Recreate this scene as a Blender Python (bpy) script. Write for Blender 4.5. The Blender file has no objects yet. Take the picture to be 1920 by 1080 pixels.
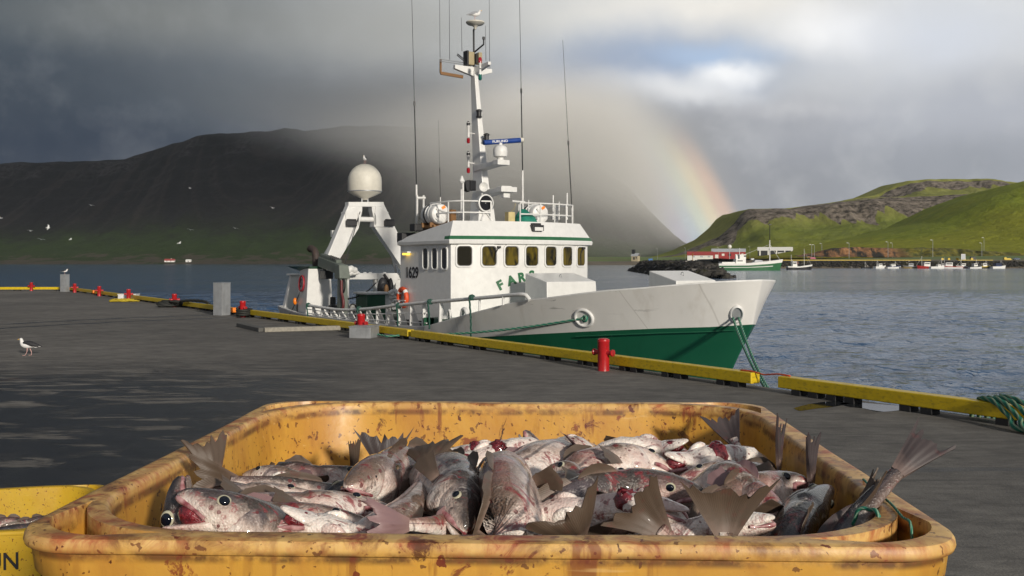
import bpy, bmesh, math, random
import numpy as np
from mathutils import Vector, Matrix
R = math.radians
rnd = random.Random(7)
SC = bpy.context.scene
COL = SC.collection

# ---------------------------------------------------------------- camera
FPX, CX, HY, EYE = 1873.0, 960.0, 492.0, 2.0
cam = bpy.data.cameras.new('camera')
cam.sensor_width = 36.0
cam.lens = FPX / 1920.0 * 36.0
cam.shift_y = -48.0 / 1920.0
cam.clip_start = 0.05
cam.clip_end = 30000.0
camo = bpy.data.objects.new('camera', cam)
COL.objects.link(camo)
camo.location = (0, 0, EYE)
camo.rotation_euler = (R(90), 0, 0)
SC.camera = camo

# ---------------------------------------------------------------- sun and sky
SUN_AZ, SUN_EL = 27.0, 15.5          # azimuth off straight behind the camera, towards the right
sd = Vector((math.sin(R(SUN_AZ)) * math.cos(R(SUN_EL)), -math.cos(R(SUN_AZ)) * math.cos(R(SUN_EL)), math.sin(R(SUN_EL))))
sun = bpy.data.lights.new('sun', 'SUN')
sun.energy = 3.6
sun.angle = R(4.0)
sun.color = (1.0, 0.925, 0.81)
suno = bpy.data.objects.new('sun', sun)
COL.objects.link(suno)
suno.rotation_euler = sd.to_track_quat('Z', 'Y').to_euler()
suno.location = (60, -120, 60)

SC.view_settings.view_transform = 'Standard'
SC.view_settings.look = 'None'
SC.view_settings.exposure = 0.0
SC.view_settings.gamma = 1.0
SC.view_settings.use_curve_mapping = False
SC.cycles.volume_step_rate = 1.0
SC.cycles.max_bounces = 8
SC.cycles.volume_bounces = 3
SC.cycles.transparent_max_bounces = 24
SC.cycles.use_denoising = True


class NT:
    """small node-tree writer"""
    def __init__(s, tree):
        s.t = tree
        s.t.nodes.clear()
    def n(s, typ, **kw):
        nd = s.t.nodes.new(typ)
        for k, v in kw.items():
            if k.startswith('i_'):
                key = k[2:]
                key = int(key) if key.isdigit() else key.replace('__', ' ')
                s.set(nd, key, v)
            else:
                setattr(nd, k, v)
        return nd
    def set(s, nd, key, v):
        if isinstance(v, bpy.types.NodeSocket):
            s.t.links.new(v, nd.inputs[key])
        elif v is not None:
            if isinstance(v, tuple) and len(v) == 3 and nd.inputs[key].type == 'RGBA':
                v = (*v, 1)
            nd.inputs[key].default_value = v
    def math(s, op, a, b=None, c=None, clamp=False):
        nd = s.n('ShaderNodeMath', operation=op, use_clamp=clamp)
        s.set(nd, 0, a); s.set(nd, 1, b)
        if c is not None: s.set(nd, 2, c)
        return nd.outputs[0]
    def mix(s, f, a, b, blend='MIX'):
        nd = s.n('ShaderNodeMix', data_type='RGBA', blend_type=blend, clamp_factor=False)
        s.set(nd, 0, f); s.set(nd, 6, a); s.set(nd, 7, b)
        return nd.outputs[2]
    def noise(s, vec, scale, detail=4, rough=.55, dist=0.0, dim='3D'):
        nd = s.n('ShaderNodeTexNoise', noise_dimensions=dim)
        if vec is not None: s.t.links.new(vec, nd.inputs['Vector'])
        nd.inputs['Scale'].default_value = scale
        nd.inputs['Detail'].default_value = detail
        nd.inputs['Roughness'].default_value = rough
        nd.inputs['Distortion'].default_value = dist
        return nd.outputs['Fac']
    def rng(s, v, a, b, c=0.0, d=1.0, smooth=False):
        nd = s.n('ShaderNodeMapRange')
        if smooth: nd.interpolation_type = 'SMOOTHSTEP'
        s.set(nd, 0, v); s.set(nd, 1, a); s.set(nd, 2, b); s.set(nd, 3, c); s.set(nd, 4, d)
        return nd.outputs[0]
    def mapping(s, vec, loc=(0, 0, 0), rot=(0, 0, 0), scale=(1, 1, 1), typ='POINT'):
        nd = s.n('ShaderNodeMapping', vector_type=typ)
        s.t.links.new(vec, nd.inputs[0])
        nd.inputs[1].default_value = loc; nd.inputs[2].default_value = rot; nd.inputs[3].default_value = scale
        return nd.outputs[0]
    def ramp(s, f, stops, interp='LINEAR'):
        nd = s.n('ShaderNodeValToRGB')
        s.t.links.new(f, nd.inputs[0])
        cr = nd.color_ramp
        cr.interpolation = interp
        while len(cr.elements) < len(stops): cr.elements.new(0.5)
        for e, (p, c) in zip(cr.elements, stops):
            e.position = p; e.color = (*c, 1)
        return nd.outputs[0]
    def link(s, a, b): s.t.links.new(a, b)


def srgb(r, g, b):
    f = lambda v: (v / 255 / 12.92) if v / 255 <= .04045 else ((v / 255 + .055) / 1.055) ** 2.4
    return (f(r), f(g), f(b))


world = bpy.data.worlds.new('World')
SC.world = world
world.use_nodes = True
W = NT(world.node_tree)
tc = W.n('ShaderNodeTexCoord').outputs['Generated']
sep = W.n('ShaderNodeSeparateXYZ'); W.link(tc, sep.inputs[0])
az = W.math('ARCTAN2', sep.outputs[0], sep.outputs[1])
el = W.math('ARCSINE', sep.outputs[2])
comb = W.n('ShaderNodeCombineXYZ'); W.link(az, comb.inputs[0]); W.link(el, comb.inputs[1])
p0 = comb.outputs[0]
wn = W.n('ShaderNodeTexNoise'); W.link(tc, wn.inputs['Vector']); wn.inputs['Scale'].default_value = 7; wn.inputs['Detail'].default_value = 6; wn.inputs['Roughness'].default_value = .58
off = W.n('ShaderNodeVectorMath', operation='MULTIPLY_ADD')
W.link(wn.outputs['Color'], off.inputs[0]); off.inputs[1].default_value = (.075, .055, 0); off.inputs[2].default_value = (-.0375, -.0275, 0)
addv = W.n('ShaderNodeVectorMath', operation='ADD'); W.link(p0, addv.inputs[0]); W.link(off.outputs[0], addv.inputs[1])
pw = addv.outputs[0]


def AE(px, py):
    tx, tz = (px - CX) / FPX, (HY - py) / FPX
    return math.atan(tx), math.atan(tz / math.sqrt(1 + tx * tx))


def blob(col, px, py, rx, ry, colour, amount, rot=0):
    a, e = AE(px, py)
    v = W.mapping(pw, (a, e, 0), (0, 0, R(rot)), (rx / FPX, ry / FPX, 1), 'TEXTURE')
    g = W.n('ShaderNodeTexGradient', gradient_type='SPHERICAL'); W.link(v, g.inputs[0])
    fct = W.rng(g.outputs['Fac'], 0, 1, 0, amount, True)
    return W.mix(fct, col, srgb(*colour))


# broad change from the dark rain side to the bright side, then clouds
basef = W.rng(az, AE(0, 0)[0], AE(1500, 0)[0], 0, 1, True)
low = W.mix(basef, srgb(36, 47, 66), srgb(172, 175, 184))
high = W.mix(W.rng(az, AE(0, 0)[0], AE(1300, 0)[0], 0, 1, True), srgb(74, 82, 88), srgb(212, 212, 209))
cl = W.mix(W.rng(el, AE(900, 330)[1], AE(900, 20)[1], 0, 1, True), low, high)
# behind the camera and overhead the cover is an even broken grey
back = W.math('ABSOLUTE', az)
bn = W.noise(tc, 3.5, 6, .6)
backc = W.mix(W.rng(bn, .38, .62), srgb(98, 104, 115), srgb(158, 160, 164))
cl = W.mix(W.rng(back, .75, 1.5, 0, 1, True), cl, backc)
cl = W.mix(W.rng(el, .28, .75, 0, .85, True), cl, backc)
for b in [(130, 250, 640, 170, (30, 42, 62), .95), (30, 150, 460, 130, (52, 60, 70), .6), (480, 170, 420, 110, (86, 93, 99), .6),
          (330, 30, 460, 90, (126, 127, 122), .6), (760, 60, 330, 110, (158, 157, 151), .6), (700, 200, 260, 120, (112, 114, 116), .45),
          (960, 300, 330, 110, (150, 148, 142), .7), (1330, 20, 420, 85, (238, 234, 226), .9), (1080, 150, 200, 80, (152, 154, 158), .75),
          (1240, 130, 400, 115, (146, 164, 192), .85), (1340, 118, 170, 46, (172, 194, 222), .8), (1070, 205, 190, 52, (196, 194, 189), .75), (1275, 178, 210, 40, (240, 241, 243), 1.0, -10),
          (1365, 152, 100, 36, (250, 251, 252), 1.0), (1560, 62, 190, 66, (252, 250, 246), .95), (1760, 60, 340, 130, (212, 218, 230), .7),
          (1420, 235, 330, 60, (162, 164, 171), .85), (1520, 212, 260, 22, (196, 196, 199), .5), (1480, 350, 420, 150, (142, 144, 150), .95), (1820, 320, 360, 120, (146, 150, 158), .85), (1830, 190, 300, 90, (172, 176, 186), .7),
          (1215, 310, 260, 200, (138, 138, 140), .9)]:
    cl = blob(cl, *b[:4], b[4], b[5], b[6] if len(b) > 6 else 0)
fine = W.noise(tc, 16, 7, .6)
cl = W.mix(W.rng(fine, .3, .7, 0, .14), cl, srgb(120, 126, 134))
cl = W.mix(W.math('MULTIPLY', W.rng(fine, .5, .8, 0, .24), W.rng(az, -.15, .15, .25, 1)), cl, srgb(236, 236, 234))
# rainbow: 42 degrees round the point opposite the sun
dotn = W.n('ShaderNodeVectorMath', operation='DOT_PRODUCT'); W.link(tc, dotn.inputs[0]); dotn.inputs[1].default_value = (-sd.x, -sd.y, -sd.z)
ang = W.math('DEGREES', W.math('ARCCOSINE', dotn.outputs['Value']))
bow = W.ramp(W.rng(ang, 39.3, 43.6), [(0, (.0, .0, .0)), (.16, (.12, .10, .22)), (.32, (.18, .30, .36)), (.47, (.44, .52, .30)), (.62, (.66, .50, .16)), (.78, (.50, .22, .05)), (1, (0, 0, 0))], 'EASE')
bf = W.math('MULTIPLY', W.rng(el, AE(1200, 215)[1], AE(1300, 350)[1], 0, 1, True), W.rng(az, 0, .1, 0, .30, True))
cl = W.mix(W.math('MULTIPLY', bf, 2.2), cl, bow, 'ADD')
sky = W.n('ShaderNodeTexSky', sky_type='NISHITA', sun_disc=False)
sky.sun_elevation = R(SUN_EL)
sky.sun_rotation = math.atan2(sd.x, sd.y)
sky.air_density = 1.0; sky.dust_density = 2.0
b1 = W.n('ShaderNodeBackground'); W.link(sky.outputs[0], b1.inputs[0]); b1.inputs[1].default_value = .08
b2 = W.n('ShaderNodeBackground'); W.link(cl, b2.inputs[0]); b2.inputs[1].default_value = 1.14
ms = W.n('ShaderNodeMixShader'); ms.inputs[0].default_value = .97
W.link(b1.outputs[0], ms.inputs[1]); W.link(b2.outputs[0], ms.inputs[2])
wo = W.n('ShaderNodeOutputWorld'); W.link(ms.outputs[0], wo.inputs[0])

# ---------------------------------------------------------------- helpers
def P(px, py, d):
    """the point at depth d metres seen at a pixel of the photograph"""
    return Vector(((px - CX) / FPX * d, d, EYE - (py - HY) / FPX * d))


def G(px, py, z=0.0):
    """the point of the level z seen at a pixel"""
    return P(px, py, (EYE - z) * FPX / (py - HY))


def tag(o, label=None, cat=None, group=None, kind=None):
    if label: o['label'] = label
    if cat: o['category'] = cat
    if group: o['group'] = group
    if kind: o['kind'] = kind
    return o


def empty(name, loc=(0, 0, 0), rz=0.0, label=None, cat=None, group=None):
    o = bpy.data.objects.new(name, None)
    COL.objects.link(o)
    o.location = loc
    o.rotation_euler = (0, 0, rz)
    o.empty_display_size = .1
    return tag(o, label, cat, group)


def copy_tree(o, parent=None):
    c = o.copy()
    COL.objects.link(c)
    if parent: c.parent = parent
    for ch in list(o.children): copy_tree(ch, c)
    return c


def smoothstep(a, b, x):
    t = np.clip((x - a) / (b - a), 0, 1)
    return t * t * (3 - 2 * t)


class MB:
    """collects shapes and links them as ONE mesh object"""
    def __init__(s):
        s.v = []; s.f = []; s.a = {}
    def add(s, vs, fs):
        b = len(s.v)
        s.v += [tuple(map(float, q)) for q in vs]
        s.f += [tuple(i + b for i in q) for q in fs]
        return s
    def hexa(s, c):          # eight corners: four below then four above, both counter-clockwise
        return s.add(c, [(3, 2, 1, 0), (4, 5, 6, 7), (0, 1, 5, 4), (1, 2, 6, 5), (2, 3, 7, 6), (3, 0, 4, 7)])
    def box(s, c, d, rz=0.0, M=None):
        x, y, z = d[0] / 2, d[1] / 2, d[2] / 2
        q = [Vector(t) for t in ((-x, -y, -z), (x, -y, -z), (x, y, -z), (-x, y, -z), (-x, -y, z), (x, -y, z), (x, y, z), (-x, y, z))]
        m = M if M is not None else Matrix.Rotation(rz, 3, 'Z')
        return s.hexa([m @ p + Vector(c) for p in q])
    def bar(s, a, b, w, h, up=(0, 0, 1)):
        a, b = Vector(a), Vector(b)
        t = (b - a).normalized(); up = Vector(up)
        sx = t.cross(up)
        if sx.length < 1e-4: sx = t.cross(Vector((1, 0, 0)))
        sx.normalize(); u = sx.cross(t).normalized()
        sx *= w / 2; u *= h / 2
        return s.hexa([a - sx - u, a + sx - u, b + sx - u, b - sx - u, a - sx + u, a + sx + u, b + sx + u, b - sx + u])
    def loft(s, rings, cap=True, closed=True):
        n = len(rings[0]); vs = [q for r in rings for q in r]; fs = []
        for i in range(len(rings) - 1):
            for j in range(n if closed else n - 1):
                k = (j + 1) % n
                fs.append((i * n + j, i * n + k, (i + 1) * n + k, (i + 1) * n + j))
        if cap and closed:
            fs.append(tuple(range(n - 1, -1, -1)))
            fs.append(tuple((len(rings) - 1) * n + j for j in range(n)))
        return s.add(vs, fs)
    def tube(s, pts, r, n=8, cap=True):
        pts = [Vector(p) for p in pts]
        rr = r if isinstance(r, (list, tuple)) else [r] * len(pts)
        rings = []; u = None
        for i, p in enumerate(pts):
            t = (pts[min(i + 1, len(pts) - 1)] - pts[max(i - 1, 0)])
            t = t.normalized() if t.length > 1e-9 else Vector((0, 0, 1))
            if u is None:
                u = t.orthogonal().normalized()
            else:
                u = (u - t * u.dot(t))
                u = u.normalized() if u.length > 1e-6 else t.orthogonal().normalized()
            w = t.cross(u)
            rings.append([p + (u * math.cos(k * 2 * math.pi / n) + w * math.sin(k * 2 * math.pi / n)) * rr[i] for k in range(n)])
        return s.loft(rings, cap)
    def cyl(s, a, b, r, n=12, r2=None):
        return s.tube([a, b], [r, r if r2 is None else r2], n)
    def lathe(s, c, prof, n=20, axis=(0, 0, 1)):
        ax = Vector(axis).normalized(); u = ax.orthogonal().normalized(); w = ax.cross(u); c = Vector(c)
        return s.loft([[c + ax * h + (u * math.cos(k * 2 * math.pi / n) + w * math.sin(k * 2 * math.pi / n)) * max(r, 1e-4) for k in range(n)] for r, h in prof])
    def prism(s, pts, d):
        """flat outline pts pushed along d"""
        n = len(pts); d = Vector(d); pts = [Vector(p) for p in pts]
        vs = pts + [p + d for p in pts]
        return s.add(vs, [tuple(range(n - 1, -1, -1)), tuple(range(n, 2 * n))] + [(i, (i + 1) % n, n + (i + 1) % n, n + i) for i in range(n)])
    def sphere(s, c, r, n=14, m=8, M=None):
        c = Vector(c); r = Vector(r) if isinstance(r, (tuple, list, Vector)) else Vector((r, r, r))
        rings = []
        for i in range(m + 1):
            a = -math.pi / 2 + math.pi * i / m
            cr = max(math.cos(a), 1e-3)
            ring = []
            for k in range(n):
                q = Vector((math.cos(2 * math.pi * k / n) * cr * r.x, math.sin(2 * math.pi * k / n) * cr * r.y, math.sin(a) * r.z))
                ring.append(c + (M @ q if M is not None else q))
            rings.append(ring)
        return s.loft(rings)
    def torus(s, c, R_, r, axis=(0, 0, 1), n=28, m=10, sx=1.0, sy=1.0):
        ax = Vector(axis).normalized(); u = ax.orthogonal().normalized(); w = ax.cross(u); c = Vector(c)
        vs = []; fs = []
        for i in range(n):
            a = 2 * math.pi * i / n
            d = u * math.cos(a) * sx + w * math.sin(a) * sy
            for j in range(m):
                b = 2 * math.pi * j / m
                vs.append(c + d * R_ + (d.normalized() * math.cos(b) + ax * math.sin(b)) * r)
        for i in range(n):
            for j in range(m):
                fs.append((i * m + j, ((i + 1) % n) * m + j, ((i + 1) % n) * m + (j + 1) % m, i * m + (j + 1) % m))
        return s.add(vs, fs)
    def build(s, name, material, parent=None, smooth=None, bevel=0.0, loc=None, segs=2):
        me = bpy.data.meshes.new(name)
        me.from_pydata(s.v, [], s.f)
        me.validate()
        bm = bmesh.new(); bm.from_mesh(me)
        bmesh.ops.recalc_face_normals(bm, faces=bm.faces)
        bm.to_mesh(me); bm.free()
        for m_ in (material if isinstance(material, (list, tuple)) else [material]): me.materials.append(m_)
        o = bpy.data.objects.new(name, me)
        COL.objects.link(o)
        if parent: o.parent = parent
        if loc is not None: o.location = loc
        if bevel:
            b = o.modifiers.new('bevel', 'BEVEL'); b.width = bevel; b.segments = segs; b.limit_method = 'ANGLE'; b.angle_limit = R(40)
            b.harden_normals = False
        if smooth is not None:
            for p in me.polygons: p.use_smooth = True
            me.set_sharp_from_angle(angle=R(smooth))
        return o


def text_mesh(name, body, size, material, M, parent=None, extrude=.004, bold=0.0, sx=1.0, align='CENTER'):
    cu = bpy.data.curves.new(name, 'FONT')
    cu.body = body; cu.size = size; cu.extrude = extrude; cu.offset = bold; cu.align_x = align; cu.align_y = 'CENTER'
    tmp = bpy.data.objects.new(name + '_curve', cu)
    COL.objects.link(tmp)
    dg = bpy.context.evaluated_depsgraph_get()
    me = bpy.data.meshes.new_from_object(tmp.evaluated_get(dg))
    bpy.data.objects.remove(tmp)
    me.transform(M @ Matrix.Diagonal((sx, 1, 1, 1)))
    me.materials.clear(); me.materials.append(material)
    me.name = name
    o = bpy.data.objects.new(name, me)
    COL.objects.link(o)
    if parent: o.parent = parent
    return o


def frame(origin, xdir, zdir):
    """matrix whose x runs along the lettering and whose z leaves the surface"""
    x = Vector(xdir).normalized(); z = Vector(zdir).normalized(); y = z.cross(x).normalized(); x = y.cross(z)
    m = Matrix((x, y, z)).transposed().to_4x4()
    m.translation = Vector(origin)
    return m


# ---------------------------------------------------------------- noise for terrain
_perm = np.random.RandomState(3).rand(512, 512)
def vnoise(x, y):
    xi = np.floor(x).astype(int); yi = np.floor(y).astype(int)
    fx = x - xi; fy = y - yi
    fx = fx * fx * (3 - 2 * fx); fy = fy * fy * (3 - 2 * fy)
    g = lambda a, b: _perm[a % 512, b % 512]
    return (g(xi, yi) * (1 - fx) + g(xi + 1, yi) * fx) * (1 - fy) + (g(xi, yi + 1) * (1 - fx) + g(xi + 1, yi + 1) * fx) * fy
def fbm(x, y, o=5, gain=.5):
    t = 0; a = 1; s = 0
    for i in range(o):
        t = t + a * vnoise(x * 2 ** i + 17.3 * i, y * 2 ** i + 5.1 * i); s += a; a *= gain
    return t / s
def ridged(x, y, o=4):
    t = 0; a = 1; s = 0
    for i in range(o):
        t = t + a * (1 - np.abs(2 * vnoise(x * 2 ** i + 9.7 * i, y * 2 ** i + 3.3 * i) - 1)); s += a; a *= .5
    return t / s


def grid_mesh(name, X, Y, Z, material, attrs=None):
    ny, nx = X.shape
    v = np.stack([X, Y, Z], -1).reshape(-1, 3)
    i = np.arange(ny * nx).reshape(ny, nx)
    f = np.stack([i[:-1, :-1], i[:-1, 1:], i[1:, 1:], i[1:, :-1]], -1).reshape(-1, 4)
    me = bpy.data.meshes.new(name)
    me.from_pydata(v.tolist(), [], f.tolist())
    me.polygons.foreach_set('use_smooth', [True] * len(me.polygons))
    for k, a in (attrs or {}).items():
        at = me.attributes.new(k, 'FLOAT', 'POINT'); at.data.foreach_set('value', a.reshape(-1).astype(np.float32))
    me.materials.append(material)
    o = bpy.data.objects.new(name, me)
    COL.objects.link(o)
    return o


# ---------------------------------------------------------------- materials
def new_mat(name):
    m = bpy.data.materials.new(name)
    m.use_nodes = True
    t = NT(m.node_tree)
    out = t.n('ShaderNodeOutputMaterial')
    b = t.n('ShaderNodeBsdfPrincipled')
    t.link(b.outputs[0], out.inputs[0])
    t.b = b
    return m, t


def paint(name, col, rough=.45, metal=0.0, var=.12, scale=6.0, dirt=None, dirt_amt=.25, dirt_scale=(3, 3, .6), bump=.0, bscale=60, spec=None, coat=0):
    m, t = new_mat(name)
    co = t.n('ShaderNodeTexCoord').outputs['Object']
    nz = t.noise(co, scale, 5, .6)
    c = t.mix(t.rng(nz, .3, .7), tuple(v * (1 - var) for v in col), tuple(min(1, v * (1 + var)) for v in col))
    if dirt:
        st = t.noise(t.mapping(co, scale=dirt_scale), 4, 6, .62)
        c = t.mix(t.rng(st, .52, .78, 0, dirt_amt), c, dirt)
    t.set(t.b, 'Base Color', c)
    t.set(t.b, 'Roughness', t.rng(nz, .3, .7, rough * .85, min(1, rough * 1.15)))
    t.set(t.b, 'Metallic', metal)
    if coat: t.set(t.b, 'Coat Weight', coat)
    if bump:
        bn = t.n('ShaderNodeBump'); bn.inputs['Strength'].default_value = bump; bn.inputs['Distance'].default_value = .01
        t.link(t.noise(co, bscale, 4, .6), bn.inputs['Height']); t.link(bn.outputs[0], t.b.inputs['Normal'])
    return m


M = {}
M['white'] = paint('white_paint', (.68, .675, .655), .42, dirt=(.36, .33, .28), dirt_amt=.22)
M['white_clean'] = paint('white_gelcoat', (.70, .695, .675), .35, var=.05, dirt=(.45, .42, .36), dirt_amt=.12)
M['cream'] = paint('cream_radome', (.62, .59, .51), .5, var=.06, dirt=(.38, .35, .28), dirt_amt=.2)
M['green_dk'] = paint('dark_green_paint', (.012, .075, .038), .35, dirt=(.02, .05, .03))
M['green_stripe'] = paint('green_stripe', (.02, .12, .05), .4)
M['grey_green'] = paint('grey_green_crane', (.115, .135, .115), .5, dirt=(.06, .05, .04))
M['black'] = paint('black_parts', (.018, .018, .02), .5)
M['black_gloss'] = paint('black_gloss', (.01, .01, .012), .12, var=.02)
M['dark_metal'] = paint('dark_metal', (.05, .05, .052), .45, .6)
M['rust_pipe'] = paint('sooty_pipe', (.045, .032, .028), .7, dirt=(.14, .06, .03), dirt_amt=.5)
M['red'] = paint('red_bollard', (.42, .012, .016), .34, var=.15, dirt=(.07, .022, .016), dirt_amt=.8, bump=.15, bscale=40)
M['orange'] = paint('orange_reflector', (.85, .22, .01), .4)
M['lifering'] = paint('lifebuoy_orange', (.60, .075, .02), .5)
M['yellow'] = paint('yellow_beam', (.60, .42, .006), .42, var=.1, dirt=(.07, .06, .025), dirt_amt=.85, dirt_scale=(2.6, 2.6, 7), bump=.12, bscale=30)
M['rubber'] = paint('rubber_block', (.016, .016, .017), .75)
M['grey_metal'] = paint('galvanised_grey', (.33, .34, .35), .45, .35, dirt=(.16, .15, .14), dirt_amt=.4, dirt_scale=(2, 2, .5))
M['concrete'] = paint('light_concrete', (.27, .25, .21), .85, var=.2, scale=14, dirt=(.09, .08, .07), dirt_amt=.5, dirt_scale=(3, 3, 3), bump=.4, bscale=45)
M['concrete_dk'] = paint('dark_concrete', (.09, .088, .082), .85, var=.25, scale=14, bump=.4, bscale=45)  # darker tone for one piece of the curb
M['teal_tarp'] = paint('teal_tarpaulin', (.012, .19, .13), .55, var=.2)
M['blue'] = paint('blue_antenna', (.012, .05, .24), .35)
M['red_lamp'] = paint('red_lens', (.30, .01, .02), .15)
M['green_lamp'] = paint('green_lens', (.01, .12, .09), .15)
M['brown'] = paint('brown_wood', (.20, .10, .035), .6)
M['red_pipe'] = paint('dark_red_hose', (.11, .02, .022), .5)
M['rope_red'] = paint('red_orange_line', (.52, .07, .02), .7)
M['letter_black'] = paint('black_lettering', (.008, .008, .012), .5)
M['letter_white'] = paint('white_lettering', (.7, .7, .7), .5)
M['letter_red'] = paint('red_sign_ring', (.35, .02, .03), .5)


def rope_mat(name, a, b):
    m, t = new_mat(name)
    at = t.n('ShaderNodeAttribute', attribute_name='twist').outputs['Fac']
    w = at
    co = t.n('ShaderNodeTexCoord').outputs['Object']
    c = t.mix(t.rng(w, -.1, .6), a, b)
    c = t.mix(t.rng(t.noise(co, 90, 3), .45, .75, 0, .5), c, tuple(v * .4 for v in a))
    t.set(t.b, 'Base Color', c); t.set(t.b, 'Roughness', .75)
    return m


M['rope'] = rope_mat('green_rope', (.012, .17, .11), (.22, .36, .25))
M['rope_dk'] = rope_mat('dark_green_rope', (.008, .05, .036), (.02, .10, .07))


def rope(mb_pts, r, name, material, parent=None, lay=None, n=12, step=None):
    """three-strand laid rope along a polyline"""
    pts = [Vector(p) for p in mb_pts]
    # resample
    step = step or r * .9
    out = [pts[0]]; dist = [0.0]
    for a, b in zip(pts, pts[1:]):
        L = (b - a).length; k = max(1, int(L / step))
        for i in range(1, k + 1):
            out.append(a.lerp(b, i / k)); dist.append(dist[-1] + L / k)
    lay = lay or r * 7
    v = []; f = []; tw = []
    u = None
    for i, p in enumerate(out):
        t = (out[min(i + 1, len(out) - 1)] - out[max(0, i - 1)]).normalized()
        if u is None: u = t.orthogonal().normalized()
        u = (u - t * u.dot(t)).normalized(); w = t.cross(u)
        for k in range(n):
            a = 2 * math.pi * k / n
            ph = 3 * a - dist[i] / lay * 2 * math.pi * 1.0
            rr = r * (1 + .16 * math.cos(ph))
            v.append(p + (u * math.cos(a) + w * math.sin(a)) * rr)
            tw.append(math.cos(ph))
    for i in range(len(out) - 1):
        for k in range(n):
            q = (k + 1) % n
            f.append((i * n + k, i * n + q, (i + 1) * n + q, (i + 1) * n + k))
    f.append(tuple(range(n - 1, -1, -1))); f.append(tuple((len(out) - 1) * n + k for k in range(n)))
    me = bpy.data.meshes.new(name)
    me.from_pydata([tuple(q) for q in v], [], f)
    at = me.attributes.new('twist', 'FLOAT', 'POINT'); at.data.foreach_set('value', tw)
    for p in me.polygons: p.use_smooth = True
    me.materials.append(material)
    o = bpy.data.objects.new(name, me)
    COL.objects.link(o)
    if parent: o.parent = parent
    return o


def bez(p0, p1, p2, p3, n=20):
    p0, p1, p2, p3 = map(Vector, (p0, p1, p2, p3))
    return [p0 * (1 - t) ** 3 + p1 * 3 * t * (1 - t) ** 2 + p2 * 3 * t * t * (1 - t) + p3 * t ** 3 for t in [i / n for i in range(n + 1)]]


def sag(a, b, s, n=24):
    a, b = Vector(a), Vector(b)
    return [a.lerp(b, i / n) - Vector((0, 0, s * 4 * (i / n) * (1 - i / n))) for i in range(n + 1)]


def spline(pts, n=8):
    """Catmull-Rom through points"""
    pts = [Vector(p) for p in pts]
    q = [pts[0] * 2 - pts[1]] + pts + [pts[-1] * 2 - pts[-2]]
    out = []
    for i in range(1, len(q) - 2):
        for k in range(n):
            t = k / n
            out.append(.5 * (2 * q[i] + (q[i + 1] - q[i - 1]) * t + (2 * q[i - 1] - 5 * q[i] + 4 * q[i + 1] - q[i + 2]) * t * t + (3 * q[i] - q[i - 1] - 3 * q[i + 1] + q[i + 2]) * t ** 3))
    out.append(pts[-1])
    return out

# ---------------------------------------------------------------- water
SEA = -1.7
m, t = new_mat('sea_water')
geo = t.n('ShaderNodeNewGeometry').outputs['Position']
t.set(t.b, 'Base Color', (.040, .094, .190)); t.set(t.b, 'Roughness', .10); t.set(t.b, 'IOR', 1.333)
w1 = t.noise(t.mapping(geo, rot=(0, 0, R(12)), scale=(1.0, .85, 1)),   .50, 3, .5, .5)
w2 = t.noise(t.mapping(geo, rot=(0, 0, R(-9)), scale=(1.0, 1.0, 1)), 2.2, 3, .6, .4)
w3 = t.noise(t.mapping(geo, scale=(1, 1.6, 1)), .11, 3, .5)
w1 = t.math('POWER', t.math('SUBTRACT', 1.0, t.math('ABSOLUTE', t.math('MULTIPLY_ADD', w1, 2.0, -1.0))), 1.8)
w2 = t.math('POWER', t.math('SUBTRACT', 1.0, t.math('ABSOLUTE', t.math('MULTIPLY_ADD', w2, 2.0, -1.0))), 1.5)
calm = t.rng(t.noise(t.mapping(geo, scale=(.25, 1, 1)), .045, 3, .5), .40, .60, .55, 1.0, True)
hgt = t.math('ADD', t.math('MULTIPLY', w1, .34), t.math('ADD', t.math('MULTIPLY', w2, .10), t.math('MULTIPLY', w3, 1.2)))
bn = t.n('ShaderNodeBump'); bn.inputs['Distance'].default_value = 1.0
t.link(t.math('MULTIPLY', calm, .62), bn.inputs['Strength']); t.link(hgt, bn.inputs['Height']); t.link(bn.outputs[0], t.b.inputs['Normal'])
M['water'] = m
xs_w = np.concatenate([[-2900, -1500, -700, -350, -180, -120], np.arange(-80, 95, .36), [110, 140, 200, 350, 700, 1500, 2900]])
yn = [9.0]
while yn[-1] < 150: yn.append(yn[-1] + max(.30, .0045 * yn[-1]))
ys_w = np.concatenate([[-300, -100, -40, 0], yn, [170, 220, 300, 450, 700, 1100, 2000, 4300]])
X, Y = np.meshgrid(xs_w, ys_w)
xr, yr = X * .97 + Y * .24, Y * .97 - X * .24
wv_ = (ridged(xr / 3.4, yr / 2.3, 3) - .6) * .30 + (ridged(xr / 1.25 + 40, yr / .95, 2) - .6) * .085 + (fbm(X / 9, Y / 7, 2) - .5) * .16
Zw = SEA + wv_ * (1 - smoothstep(95, 150, Y)) * (1 - smoothstep(75, 95, np.abs(X)))
tag(grid_mesh('water', X, Y, Zw, M['water']), kind='structure')


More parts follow.
